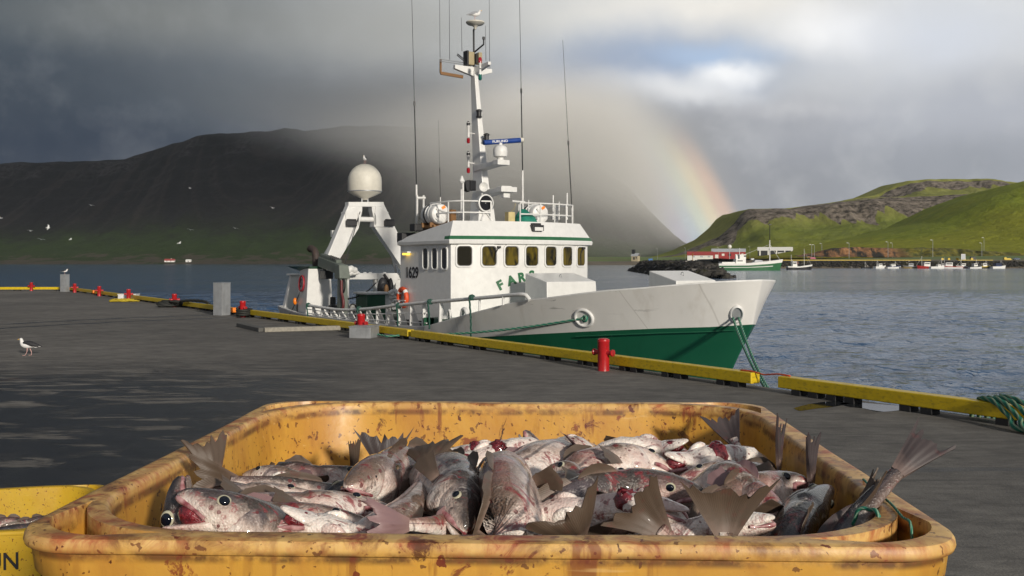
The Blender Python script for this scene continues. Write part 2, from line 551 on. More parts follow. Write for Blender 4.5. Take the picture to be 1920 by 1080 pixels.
# ---------------------------------------------------------------- mountains and land
def land_mat(name, stops, streak=.35, sscale=(.035, .035, .006), rock=(.05, .046, .042), rockat=(.45, .62), grass_var=(.8, 1.25), moss=None):
    """ground whose cover changes with height: grass below, scree and rock above"""
    m, t = new_mat(name)
    co = t.n('ShaderNodeTexCoord').outputs['Object']
    hf = t.n('ShaderNodeAttribute', attribute_name='hf').outputs['Fac']
    ck = t.n('ShaderNodeAttribute', attribute_name='rock').outputs['Fac']
    big = t.noise(co, .012, 6, .62)
    st = t.noise(t.mapping(co, scale=sscale), 1.0, 6, .65)
    h2 = t.math('ADD', hf, t.math('MULTIPLY', t.math('SUBTRACT', st, .5), streak))
    h2 = t.math('ADD', h2, t.math('MULTIPLY', t.math('SUBTRACT', big, .5), streak * .7))
    c = t.ramp(h2, stops)
    fine = t.noise(co, .06, 6, .7)
    c = t.mix(t.rng(fine, .3, .7), c, t.mix(1.0, c, (.62, .64, .62), 'MULTIPLY'))
    gu = t.n('ShaderNodeAttribute', attribute_name='gul').outputs['Fac']
    c = t.mix(t.rng(t.math('ADD', gu, t.math('MULTIPLY', t.math('SUBTRACT', fine, .5), .25)), .62, .84, 0, .75), c, (.010, .011, .013))  # gully shading put into the colour, with dark wet rock and pale scree
    c = t.mix(t.rng(t.math('ADD', gu, t.math('MULTIPLY', t.math('SUBTRACT', fine, .5), .25)), .42, .14, 0, .6), c, (.050, .041, .036))
    strata = t.noise(t.mapping(co, scale=(.004, .004, .16)), 1.0, 5, .6)
    cracks = t.noise(t.mapping(co, scale=(.085, .085, .010)), 1.0, 6, .7)
    rk = t.mix(t.rng(t.math('ADD', t.math('MULTIPLY', strata, .25), t.math('MULTIPLY', cracks, .75)), .40, .58), tuple(v * .28 for v in rock), tuple(v * 2.0 for v in rock))
    c = t.mix(t.rng(ck, *rockat), c, rk)
    t.set(t.b, 'Base Color', c); t.set(t.b, 'Roughness', .95); t.set(t.b, 'Specular IOR Level', .1)
    b = t.n('ShaderNodeBump'); b.inputs['Strength'].default_value = .8; b.inputs['Distance'].default_value = 6.0
    t.link(t.math('ADD', fine, t.math('MULTIPLY', cracks, .8)), b.inputs['Height']); t.link(b.outputs[0], t.b.inputs['Normal'])
    return m


# the long dark mountain over the fjord
px_r = np.array([-1800, -500, -150, 0, 90, 240, 300, 390, 500, 535, 570, 640, 720, 800, 900, 1000, 1100, 1180, 1240, 1290, 1330, 1400, 1600], float)
py_r = np.array([300, 300, 304, 307, 304, 300, 277, 250, 247, 240, 247, 236, 236, 240, 246, 258, 292, 340, 402, 455, 474, 486, 489], float)
nx, ny = 330, 120
xs = np.linspace(-2350, 820, nx); v = np.linspace(-.04, 1.55, ny)
X, V = np.meshgrid(xs, v)
shore = np.where(X < 0, 2000, 2000 + X * .35)
Y = shore + V * 1150
ridge = np.interp((X / 3150 * FPX + CX), px_r, (HY - py_r) / FPX * 3150)
prof = np.interp(V, [-.04, 0, .02, .12, .25, .40, .55, .70, .82, .90, .96, 1.0, 1.2, 1.55], [-.012, -.009, .004, .02, .065, .17, .33, .54, .735, .88, .955, 1.0, .985, .90])
gl = ridged(X / 150, Y / 900, 4)
gl2 = fbm(X / 60, Y / 200, 4)
amp = np.interp(V, [0, .15, .35, .6, .85, 1.0, 1.5], [0, .0, .06, .13, .11, .02, .03])
terr = .012 * np.sin(prof * 60 + 3 * fbm(X / 300, Y / 300, 3)) * smoothstep(.6, .75, V) * (1 - smoothstep(.97, 1.0, V))
Z = ridge * (prof + (gl - .62) * amp + (gl2 - .5) * amp * .5 + terr)
Z = np.where(V > .02, np.maximum(Z, 2.0 + V * 8), Z * 1.0 + np.where(V > 0, 2.0 * V / .02, 0))
Z = np.where(V <= 0, SEA - .5 + (V + .04) * 20, Z)
Z += fbm(X / 25, Y / 25, 3) * 5 * smoothstep(.08, .4, V)
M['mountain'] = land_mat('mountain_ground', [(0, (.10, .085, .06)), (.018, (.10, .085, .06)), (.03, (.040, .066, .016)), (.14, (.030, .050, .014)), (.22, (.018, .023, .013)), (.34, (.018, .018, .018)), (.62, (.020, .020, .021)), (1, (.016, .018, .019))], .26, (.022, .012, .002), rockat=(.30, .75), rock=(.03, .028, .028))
hfv = np.clip(Z / np.maximum(ridge, 60), 0, 1)
rockm = smoothstep(.66, .8, prof) * (1 - smoothstep(.97, .995, prof)) * np.clip((gl - .45) * 2.5, 0, 1)
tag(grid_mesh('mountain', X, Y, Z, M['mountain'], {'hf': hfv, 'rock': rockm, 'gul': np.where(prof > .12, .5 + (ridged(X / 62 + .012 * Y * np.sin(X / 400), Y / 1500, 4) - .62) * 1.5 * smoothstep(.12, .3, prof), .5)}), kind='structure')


# plateau with its cliff, waterfall side, over the harbour
def terrain(name, pxs, pys, dr, d0, x0, x1, prof_v, prof_h, mat, z0=6.0, rough=6, cliff=(.78, .955), nx=260, ny=90, cl_amp=26):
    xs = np.linspace(x0, x1, nx); v = np.linspace(0, 1.5, ny)
    X, V = np.meshgrid(xs, v)
    wob = (fbm(X / 120, V * 2 + 3.3, 4) - .5) * cl_amp * 2
    wob += (ridged(X / 45, V * 1.5 + 8.8, 3) - .6) * cl_amp * 1.6 * smoothstep(cliff[0] - .2, cliff[0], V)
    Y = d0 + V * (dr - d0) + wob * smoothstep(.15, .6, V) * (1 - smoothstep(1.0, 1.2, V))
    rd = np.interp(X / dr * FPX + CX, pxs, (HY - np.array(pys, float)) / FPX * dr) + EYE
    prof = np.interp(V, prof_v, prof_h)
    Z = z0 + np.maximum(rd - z0, .5) * prof
    lump = smoothstep(.1, .4, V) * np.clip((rd - z0) / 60, 0, 1)
    Z += (fbm(X / 40, Y / 40, 4) - .5) * rough * 2 * lump * (1 - smoothstep(.93, 1.0, V) * .8)
    Z = np.where(rd - z0 < 1, Z - 3, Z)
    slope = np.clip(np.gradient(Z, axis=0) / np.maximum(np.gradient(Y, axis=0), 1.0), 0, 6)
    rk = smoothstep(cliff[0] - .03, cliff[0] + .04, V + (fbm(X / 38, V * 3, 4) - .5) * .26 + (ridged(X / 22, V * 1.5, 3) - .6) * .12) * (1 - smoothstep(cliff[1] - .015, cliff[1] + .03, V))
    return tag(grid_mesh(name, X, Y, Z, mat, {'hf': np.clip((Z - z0) / np.maximum(rd - z0, 30), 0, 1), 'rock': rk, 'gul': np.full_like(Z, .5)}), kind='structure')


M['plateau'] = land_mat('plateau_ground', [(0, (.32, .32, .045)), (.25, (.25, .275, .04)), (.5, (.20, .235, .045)), (.75, (.26, .265, .07)), (1, (.33, .33, .075))], .5, (.02, .02, .004), rock=(.125, .105, .085))
M['hill'] = land_mat('hill_ground', [(0, (.40, .35, .035)), (.2, (.29, .30, .03)), (.6, (.34, .345, .035)), (1, (.25, .295, .03))], .8, (.012, .012, .02), rock=(.12, .10, .03), rockat=(.9, 1))
terrain('plateau', [1100, 1200, 1260, 1290, 1340, 1370, 1385, 1400, 1470, 1560, 1640, 1720, 1800, 1880, 2000, 2400], [490, 487, 478, 468, 445, 420, 402, 392, 391, 380, 371, 368, 362, 366, 372, 372],
        1900, 1480, 250, 1480, [0, .12, .3, .5, .66, .72, .80, .88, .95, 1.0, 1.5], [0, .06, .20, .37, .52, .58, .78, .92, .985, 1.0, .995], M['plateau'], z0=8, rough=5)
terrain('upper_plateau', [1500, 1600, 1640, 1680, 1700, 1740, 1780, 1860, 1920, 2000, 2400], [400, 372, 366, 348, 339, 336, 335, 336, 344, 346, 350],
        2500, 2150, 700, 2000, [0, .2, .5, .72, .8, .9, .96, 1.0, 1.5], [.45, .52, .66, .76, .82, .93, .98, 1, 1], M['plateau'], z0=60, rough=6, cliff=(.78, .93))
terrain('hill', [1380, 1480, 1530, 1600, 1700, 1760, 1800, 1850, 1920, 2050, 2300, 2600], [486, 478, 470, 455, 434, 418, 398, 374, 348, 318, 300, 295],
        1350, 960, 270, 1250, [0, .15, .4, .7, .9, 1.0, 1.2, 1.5], [0, .09, .32, .67, .91, 1.0, 1.03, .98], M['hill'], z0=9, rough=3, cliff=(2, 3), cl_amp=20)


def hland(x, y):
    """height of the flat harbour land"""
    yc = np.interp(x, [-400, -250, 0, 100, 290, 2000], [2000, 2000, 1720, 1405, 1386, 1386])
    a = y - yc
    h1 = np.interp(a, [-30, 0, 25, 60, 120, 350, 900], [-5, SEA, 2.6, 4.4, 8.2, 11, 14])
    b = np.minimum((x - (.2085 * y + 10)), (y - 626) * 1.0)
    b = np.where(y < 2000, b, 999)
    h2 = np.interp(b, [-20, 0, 4, 30, 260, 600], [-6, -2.2, 3.25, 3.6, 8.6, 13])
    return np.maximum(h1, h2)


xs = np.linspace(-120, 1300, 240); ys = np.linspace(622, 2050, 240)
X, Y = np.meshgrid(xs, ys)
Z = hland(X, Y) + (fbm(X / 18, Y / 18, 3) - .5) * .5
hfl = np.clip((Z - SEA) / 12, 0, 1)
m, t = new_mat('harbour_ground')
co = t.n('ShaderNodeTexCoord').outputs['Object']
hf = t.n('ShaderNodeAttribute', attribute_name='hf').outputs['Fac']
n1 = t.noise(co, .03, 5, .6); n2 = t.noise(t.mapping(co, scale=(.02, .09, .1)), 1, 4, .6)
gr = t.mix(t.rng(n1, .35, .65), (.07, .16, .02), (.13, .19, .03))
gr = t.mix(t.rng(n2, .50, .60), gr, (.15, .125, .05))
sand = t.mix(t.rng(n1, .3, .7), (.17, .14, .095), (.11, .09, .065))
c = t.mix(t.rng(t.math('ADD', hf, t.math('MULTIPLY', t.math('SUBTRACT', n1, .5), .12)), .43, .49), sand, gr)
t.set(t.b, 'Base Color', c); t.set(t.b, 'Roughness', .95)
M['harbour_ground'] = m
tag(grid_mesh('harbour_land', X, Y, Z, m, {'hf': hfl}), kind='structure')

# bank of cut orange soil behind the harbour road
xs = np.linspace(236, 420, 150); v = np.linspace(0, 1.25, 26)
X, V = np.meshgrid(xs, v)
top = np.interp(X / 830 * FPX + CX, [1490, 1530, 1560, 1600, 1640, 1690, 1740, 1800, 1850, 1910], [480, 474, 465, 463, 464, 466, 464, 466, 471, 474])
zt = EYE + (HY - top) / FPX * 830
Y = 820 + V * 14 + (ridged(X / 14, V * 1.2, 3) - .6) * 13
Z = 6.5 + np.maximum(zt - 6.5, 0) * np.interp(V, [0, .35, .8, 1, 1.25], [0, .42, .93, 1, .9]) + (fbm(X / 4, V * 6, 3) - .5) * 1.0
m, t = new_mat('cut_bank_soil')
co = t.n('ShaderNodeTexCoord').outputs['Object']
sx = t.n('ShaderNodeSeparateXYZ'); t.link(co, sx.inputs[0])
n1 = t.noise(co, .22, 5, .65); n2 = t.noise(t.mapping(co, scale=(1, .3, .4)), .11, 4, .6)
soil = t.mix(t.rng(n1, .38, .62), (.09, .048, .026), (.34, .17, .075))
soil = t.mix(t.rng(n2, .52, .60), soil, (.022, .02, .016))
grs = t.mix(t.rng(n1, .4, .6), (.16, .14, .02), (.05, .055, .014))
t.set(t.b, 'Base Color', t.mix(t.rng(t.math('ADD', sx.outputs[0], t.math('MULTIPLY', n1, 40)), 335, 350), soil, grs)); t.set(t.b, 'Roughness', .95)
tag(grid_mesh('embankment', X, Y, Z, m), kind='structure')

# waterfall dropping down the cliff
m, t = new_mat('falling_water')
co = t.n('ShaderNodeTexCoord').outputs['Object']
t.set(t.b, 'Base Color', t.mix(t.noise(t.mapping(co, scale=(.5, .5, .08)), 1, 4), (.5, .53, .56), (.82, .85, .88))); t.set(t.b, 'Roughness', .7)
mb = MB()
a = P(1804, 370, 1842); b = P(1801, 391, 1822)
prev = None; rings = []
for i in range(15):
    k = i / 14; c = a.lerp(b, k); c.x += .9 * math.sin(k * 9); w = 1.5 + 2.6 * k
    rings.append([c + Vector((w * math.cos(q) * (1 + .12 * math.sin(3 * q + i)), w * .5 * math.sin(q), 0)) for q in [j * math.pi / 5 for j in range(10)]])
tag(mb.loft(rings).build('waterfall', m, smooth=60), 'thin white waterfall plunging over the dark cliff of the plateau', 'waterfall')


# ---------------------------------------------------------------- unseen sun blocker over the fjord, rain mist and air
def vol_mat(name, col, dens, aniso=0.0):
    m = bpy.data.materials.new(name); m.use_nodes = True
    t = NT(m.node_tree)
    o = t.n('ShaderNodeOutputMaterial'); v = t.n('ShaderNodeVolumePrincipled')
    v.inputs['Color'].default_value = (*col, 1); v.inputs['Density'].default_value = dens; v.inputs['Anisotropy'].default_value = aniso
    t.link(v.outputs[0], o.inputs['Volume'])
    return m


m, t = new_mat('shade_cloud_grey')
t.set(t.b, 'Base Color', (.55, .57, .6)); t.set(t.b, 'Roughness', 1.0); t.set(t.b, 'Specular IOR Level', 0.0)
nu, nv = 90, 40
U, V = np.meshgrid(np.linspace(0, 2 * np.pi, nu), np.linspace(-np.pi / 2, np.pi / 2, nv))
lob = 1 + .22 * (fbm(np.cos(U) * 2.2 + 5, np.sin(U) * 2.2 + 5, 4) - .5) * 2
CXc = -900 + 1480 * np.cos(U) * np.cos(V) * lob
CYc = 1000 + 1000 * np.sin(U) * np.cos(V) * lob
CZc = 900 + 190 * np.sin(V) + 70 * (fbm(CXc / 260, CYc / 260, 4) - .5) * np.cos(V)
CZc = np.maximum(CZc, 770)
tag(grid_mesh('shade_cloud', CXc, CYc, CZc, m), kind='structure')  # added above the view to throw shade on the mountain
HAZE_DENSITY, MIST_DENSITY = 2.1e-5, .0044
mb = MB(); mb.hexa([(-2950, -330, -14), (2950, -330, -14), (2950, 4350, -14), (-2950, 4350, -14), (-2950, -330, 462), (2950, -330, 462), (2950, 4350, 462), (-2950, 4350, 462)])
tag(mb.build('haze', vol_mat('air', (.86, .90, .96), HAZE_DENSITY, .0)), kind='stuff')


# rain mist hanging on the shoulder of the mountain and trailing down its slope
m = bpy.data.materials.new('rain_mist'); m.use_nodes = True
t = NT(m.node_tree)
o_ = t.n('ShaderNodeOutputMaterial'); v_ = t.n('ShaderNodeVolumePrincipled')
v_.inputs['Color'].default_value = (.90, .885, .86, 1); v_.inputs['Anisotropy'].default_value = -.30
q = t.n('ShaderNodeSeparateXYZ'); t.link(t.n('ShaderNodeNewGeometry').outputs['Position'], q.inputs[0])
pos = t.n('ShaderNodeNewGeometry').outputs['Position']
nz = t.noise(t.mapping(pos, scale=(.0022, .0022, .0035)), 1.0, 3, .5)
xx = t.math('ADD', q.outputs[0], t.math('MULTIPLY', t.math('SUBTRACT', nz, .5), 500))
zz = t.math('ADD', q.outputs[2], t.math('MULTIPLY', t.math('SUBTRACT', nz, .5), 160))
xx = t.math('ADD', xx, t.math('MULTIPLY', t.math('MAXIMUM', t.math('SUBTRACT', q.outputs[2], 230), 0), 2.4))
fx_ = t.math('MULTIPLY', t.rng(xx, -500, 330, 0, 1, True), t.rng(t.math('ADD', q.outputs[0], t.math('MULTIPLY', zz, .85)), 690, 500, .0, 1, True))
fz_ = t.math('ADD', t.rng(zz, 90, 330, 0, 1, True), t.rng(zz, 0, 160, .13, .24))
fz_ = t.math('MULTIPLY', fz_, t.rng(zz, 500, 300, 0, 1, True))
fy_ = t.math('MULTIPLY', t.rng(q.outputs[1], 1950, 2350, 0, 1, True), t.rng(q.outputs[1], 3400, 3000, 0, 1, True))
t.set(v_, 'Density', t.math('MULTIPLY', t.math('MULTIPLY', t.math('MULTIPLY', fx_, fz_), fy_), MIST_DENSITY))
t.link(v_.outputs[0], o_.inputs['Volume'])
mb = MB(); mb.hexa([(-950, 1940, -1), (1060, 1940, -1), (1060, 3420, -1), (-950, 3420, -1), (-950, 1940, 710), (1060, 1940, 710), (1060, 3420, 710), (-950, 3420, 710)])
tag(mb.build('mist', m), kind='stuff')

# ---------------------------------------------------------------- breakwater and harbour wall of boulders
m, t = new_mat('dark_boulders')
co = t.n('ShaderNodeTexCoord').outputs['Object']
va = t.n('ShaderNodeAttribute', attribute_name='tone').outputs['Fac']
n1 = t.noise(co, .9, 5, .65); n2 = t.noise(co, .16, 4, .6)
c = t.mix(va, (.010, .0095, .009), (.075, .066, .056))
c = t.mix(t.rng(n1, .3, .7), c, t.mix(1.0, c, (.55, .55, .55), 'MULTIPLY'))
c = t.mix(t.rng(n2, .55, .64, 0, .6), c, (.035, .034, .008))
t.set(t.b, 'Base Color', c); t.set(t.b, 'Roughness', .85)
M['boulder'] = m
m2, t = new_mat('yellow_lichen'); t.set(t.b, 'Base Color', (.50, .36, .01)); t.set(t.b, 'Roughness', .9); M['lichen'] = m2
m2, t = new_mat('pale_boulder'); t.set(t.b, 'Base Color', (.20, .185, .165)); t.set(t.b, 'Roughness', .9); M['pale_rock'] = m2


def boulders(name, spots, rr, seed, core=None):
    """a heap of angular boulders as one mass; spots = (x, y, z)"""
    rs = random.Random(seed)
    base = [Vector(q).normalized() for q in ((1, 0, .2), (-1, .1, 0), (.1, 1, 0), (0, -1, .2), (.2, .1, 1), (0, 0, -1), (.7, .7, .5), (-.7, .7, .5), (.7, -.7, .5), (-.7, -.7, .5), (.7, .7, -.6), (-.7, .7, -.6), (.7, -.7, -.6), (-.7, -.7, -.6))]
    bm0 = bmesh.new()
    for q in base: bm0.verts.new(q)
    res = bmesh.ops.convex_hull(bm0, input=list(bm0.verts))
    bm0.verts.ensure_lookup_table()
    bv = [vv.co.copy() for vv in bm0.verts]; bm0.verts.index_update(); bf = [[vv.index for vv in ff.verts] for ff in bm0.faces]; bm0.free()
    vs = []; fs = []; tone = []; mi = []
    if core:
        vs += core[0]; fs += core[1]; tone += [0.05] * len(core[0]); mi += [0] * len(core[1])
    for (x, y, z) in spots:
        r = rs.uniform(*rr)
        mm = Matrix.Rotation(rs.uniform(0, 6.3), 3, 'Z') @ Matrix.Rotation(rs.uniform(-.6, .6), 3, 'X') @ Matrix.Diagonal((rs.uniform(.7, 1.4), rs.uniform(.7, 1.3), rs.uniform(.55, .95)))
        b = len(vs); tn = rs.random() ** 1.6
        for q in bv:
            p = mm @ (q * r * rs.uniform(.82, 1.15)); vs.append((x + p.x, y + p.y, z + p.z)); tone.append(tn)
        k = 2 if rs.random() < .035 else 0
        for f_ in bf: fs.append([b + i for i in f_]); mi.append(k)
    me = bpy.data.meshes.new(name); me.from_pydata(vs, [], fs)
    at = me.attributes.new('tone', 'FLOAT', 'POINT'); at.data.foreach_set('value', tone)
    me.materials.append(M['boulder']); me.materials.append(M['lichen']); me.materials.append(M['pale_rock'])
    me.polygons.foreach_set('material_index', mi)
    o = bpy.data.objects.new(name, me); COL.objects.link(o)
    return o


# the mole: a bank of boulders running out from the far side, its near end dropping into the water
axis = [(45, 230), (46, 250), (48.5, 285), (52, 330), (56, 390), (59, 436)]
rs = random.Random(5)
spots = []; core_v = []; core_f = []
def mole(u):
    u = max(0, min(1, u)) * (len(axis) - 1); i = min(int(u), len(axis) - 2)
    return Vector(axis[i]).lerp(Vector(axis[i + 1]), u - i)
def mole_h(u):
    y = mole(u).y
    return np.interp(y, [226, 231, 240, 262, 300, 400, 425, 440], [SEA - .5, .0, 1.5, 1.8, 2.0, 2.3, 2.2, 1.8])
N = 60
for i in range(N + 1):
    u = i / N; c = mole(u); h = mole_h(u) - .3
    wd = 2.3 + (h - SEA) * 1.55
    for sx_, zz in ((-wd, SEA - 1.2), (-2.3, h), (2.3, h), (wd, SEA - 1.2)): core_v.append((c.x + sx_, c.y, zz))
for i in range(N):
    for k in range(3): core_f.append([i * 4 + k, i * 4 + k + 1, i * 4 + 5 + k, i * 4 + 4 + k])
for i in range(3000):
    u = rs.random() ** 1.25; c = mole(u); h = mole_h(u) - .25
    w = rs.uniform(-1, 1)
    wd = 2.3 + (h - SEA) * 1.55
    xx = w * (wd + .5); z = h if abs(xx) < 2.3 else h - (abs(xx) - 2.3) / 1.55
    spots.append((c.x + xx, c.y + rs.uniform(-2, 2), z))
tag(boulders('breakwater', spots, (.5, 1.25), 3, (core_v, core_f)), 'dark boulder breakwater with yellow lichen reaching out into the harbour', 'breakwater')
mb = MB(); q = Vector((49.2, 272, 0)); mb.cyl((q.x, q.y, 2.0), (q.x, q.y, 3.4 + .6), .09, 8); mb.cyl((q.x, q.y, 3.7), (q.x, q.y, 4.5), .16, 8)
tag(mb.build('marker_post', paint('rusty_post', (.30, .12, .02), .7, scale=3), smooth=50), 'rusty orange marker post standing on the boulder breakwater', 'post')

# quay of the small boat harbour
spots = []; cv = []; cf = []
xs_ = np.linspace(168, 470, 80)
for i, x in enumerate(xs_):
    for dy, zz in ((-3.0, SEA - 1.5), (-.6, 2.6), (6, 3.0)): cv.append((x, 628 + dy, zz))
for i in range(79):
    for k in range(2): cf.append([i * 3 + k, (i + 1) * 3 + k, (i + 1) * 3 + k + 1, i * 3 + k + 1])
for i in range(1500):
    k = rs.random(); spots.append((rs.uniform(166, 470), 625 + 2.4 * k, SEA - .3 + 4.6 * k))
tag(boulders('harbour_wall', spots, (.4, .95), 9, (cv, cf)), 'long dark rock wall along the far boat harbour', 'wall')
mb = MB()
mb.box((216, 629.6, 3.4), (96, .7, .42)); mb.box((292, 629.6, 3.4), (22, .7, .35))
tag(mb.build('kerb', M['yellow'], bevel=.05), 'long yellow kerb along the top of the far harbour wall', 'kerb')
for i, px in enumerate([1767, 1779, 1795, 1808, 1822]):
    c = P(px, 483.5, 640); mb = MB()
    mb.box((0, 0, .55), (1.5, .8, 1.1)); mb.box((0, 0, 1.2), (.9, .5, .35))
    o = mb.build('barrier_block', M['yellow'], bevel=.08, loc=(c.x, c.y, 3.5)); o['label'] = 'small yellow barrier block on the far harbour road'; o['category'] = 'barrier'; o['group'] = 'yellow blocks on the far harbour road'

# ---------------------------------------------------------------- buildings of the village
M['far_white'] = paint('far_white', (.74, .73, .69), .6, var=.05)
M['far_red'] = paint('far_red_cladding', (.33, .03, .03), .6, scale=.4, var=.2)
M['far_roof'] = paint('far_grey_roof', (.42, .44, .47), .5, scale=.3, var=.15)
M['far_redroof'] = paint('far_red_roof', (.34, .05, .045), .6, scale=.3, var=.15)
M['far_dark'] = paint('far_dark_openings', (.02, .021, .024), .5, scale=.5)
M['far_wood'] = paint('far_pale_wall', (.42, .36, .24), .7, scale=.5)


def house(name, px0, px1, y_base, y_eave, y_ridge, d, wall, roof, gable, label, cat='building', depth=14, rz=-.22, openings=(), group=None, chimney=False):
    c0 = P(px0, y_base, d); c1 = P(px1, y_base, d)
    L = (c1 - c0).length; he = (y_base - y_eave) / FPX * d; hr = (y_base - y_ridge) / FPX * d
    cx = (c0.x + c1.x) / 2
    zb = min(c0.z, float(hland(cx, d)) if d < 1900 else c0.z)
    lift = c0.z - zb
    r = empty(name, (cx, d + depth / 2, zb), rz, label, cat, group)
    e = he + lift; h = hr + lift; w = depth / 2; l = L / 2
    mb = MB(); mb.hexa([(-l, -w, -.8), (l, -w, -.8), (l, w, -.8), (-l, w, -.8), (-l, -w, e), (l, -w, e), (l, w, e), (-l, w, e)])
    mb.build('wall', wall, r)
    for s_ in (-1, 1):
        mb = MB(); mb.prism([(s_ * l, -w, e), (s_ * l, w, e), (s_ * l, 0, h - .1)], (-s_ * .4, 0, 0))
        if s_ < 0: mb.prism([(s_ * (l + .05), -w * .96, lift), (s_ * (l + .05), w * .96, lift), (s_ * (l + .05), w * .96, e - .1), (s_ * (l + .05), 0, h - .4), (s_ * (l + .05), -w * .96, e - .1)], (-.08, 0, 0))
        mb.build('gable', gable, r)
    mb = MB()
    for s_ in (-1, 1):
        k = .6
        mb.hexa([(-l - k, s_ * (w + k), e - .3), (l + k, s_ * (w + k), e - .3), (l + k, 0, h), (-l - k, 0, h), (-l - k, s_ * (w + k), e + .05), (l + k, s_ * (w + k), e + .05), (l + k, 0, h + .35), (-l - k, 0, h + .35)])
    ro = mb.build('roof', roof, r)
    if chimney:
        mb = MB(); mb.box((l * .3, 0, h + .7), (1, 1, 1.8)); mb.build('chimney', gable, ro)
    for (f0, f1, z0, z1, mat_, nm) in openings:
        mb = MB(); mb.box((-l + (f0 + f1) / 2 * L, -w - .06, lift + (z0 + z1) / 2 * he), ((f1 - f0) * L, .16, (z1 - z0) * he)); mb.build(nm, mat_, r)
    return r


r = house('red_warehouse', 1337, 1399, 484, 472, 466.5, 1480, M['far_red'], M['far_roof'], M['far_dark'], 'large red warehouse with a grey roof and dark gable', openings=[(.1, .2, 0, .55, M['far_white'], 'door'), (.3, .38, .35, .7, M['far_white'], 'window'), (.5, .58, .3, .7, M['far_dark'], 'window'), (.7, .8, 0, .6, M['far_white'], 'door'), (.88, .94, .4, .7, M['far_white'], 'window')])
r = house('red_roofed_shed', 1291, 1338, 483, 478.5, 472, 1450, M['far_white'], M['far_redroof'], M['far_dark'], 'low white shed with a long red roof beside the red warehouse', openings=[(.2, .3, .1, .7, M['far_roof'], 'window'), (.5, .62, .1, .7, M['far_roof'], 'window'), (.8, .9, .1, .7, M['far_roof'], 'window')])
r = house('white_warehouse', 1424, 1487, 479, 469.5, 463.5, 1480, M['far_dark'], M['far_white'], M['far_dark'], 'white roofed warehouse with a dark gable and open front', openings=[(.04, .08, 0, 1, M['far_white'], 'column'), (.28, .32, 0, 1, M['far_white'], 'column'), (.52, .56, 0, 1, M['far_white'], 'column'), (.58, .8, 0, .6, M['far_white'], 'door'), (.76, .79, 0, 1, M['far_white'], 'column'), (.95, .99, 0, 1, M['far_white'], 'column')])
r = house('tower_house', 1186, 1199, 487, 480, 475, 1440, M['far_wood'], M['far_roof'], M['far_dark'], 'small pale house with a dark square tower on the far beach', depth=9, rz=-.5, openings=[(.3, .55, 0, .7, M['far_dark'], 'door'), (.7, .85, .3, .8, M['far_dark'], 'window')])
mb = MB(); mb.box((-3.2, .5, 9.6), (4.2, 4.2, 13.5)); mb.box((-3.2, .5, 16.7), (4.8, 4.8, .9)); mb.build('tower', M['far_dark'], r, bevel=.1)
house('farmhouse', 308, 326, 491.0, 488.4, 485.6, 2040, M['far_white'], M['far_redroof'], M['far_white'], 'white farmhouse with a red roof under the dark mountain', depth=9, rz=.1, openings=[(.2, .3, .3, .8, M['far_dark'], 'window'), (.6, .7, .3, .8, M['far_dark'], 'window')], chimney=True)
house('farm_shed', 348, 357, 491.0, 488.6, 486.6, 2040, M['far_white'], M['far_white'], M['far_white'], 'small all-white farm shed under the dark mountain', depth=8, rz=.1, openings=[(.4, .6, 0, .7, M['far_dark'], 'door')])
c = P(1219.5, 484, 1450); mb = MB(); mb.box((0, 0, 1.6), (6, 2.6, 3.0)); mb.box((0, 0, 3.2), (6.2, 2.8, .25))
tag(mb.build('container', paint('far_blue', (.03, .14, .38), .5), bevel=.08, loc=(c.x, c.y, float(hland(c.x, c.y)))), 'blue container on the far beach near the tower house', 'container')
# ball-shaped radar dome over the red warehouse
c = P(1368, 462.5, 1440); g = float(hland(c.x, 1440))
r = empty('radar_tower', (c.x, 1440, g), 0, 'white ball radar dome on a lattice post before the red warehouse', 'radar')
mb = MB(); mb.tube([(0, 0, 0), (0, 0, c.z - g - 2)], .5, 8); mb.box((0, 0, c.z - g - 2.9), (3, 3, .4)); mb.build('mast', M['far_roof'], r)
mb = MB(); mb.sphere((0, 0, c.z - g), 3.0, 16, 10); mb.build('dome', M['far_white'], r, smooth=80)
for nm, px, y, d, lab in (('sea_buoy', 1308.5, 484.6, 1415, 'small white storage tank on the lawn by the red roofed shed'), ('sea_buoy', 1317.5, 481.6, 1440, None)):
    pass

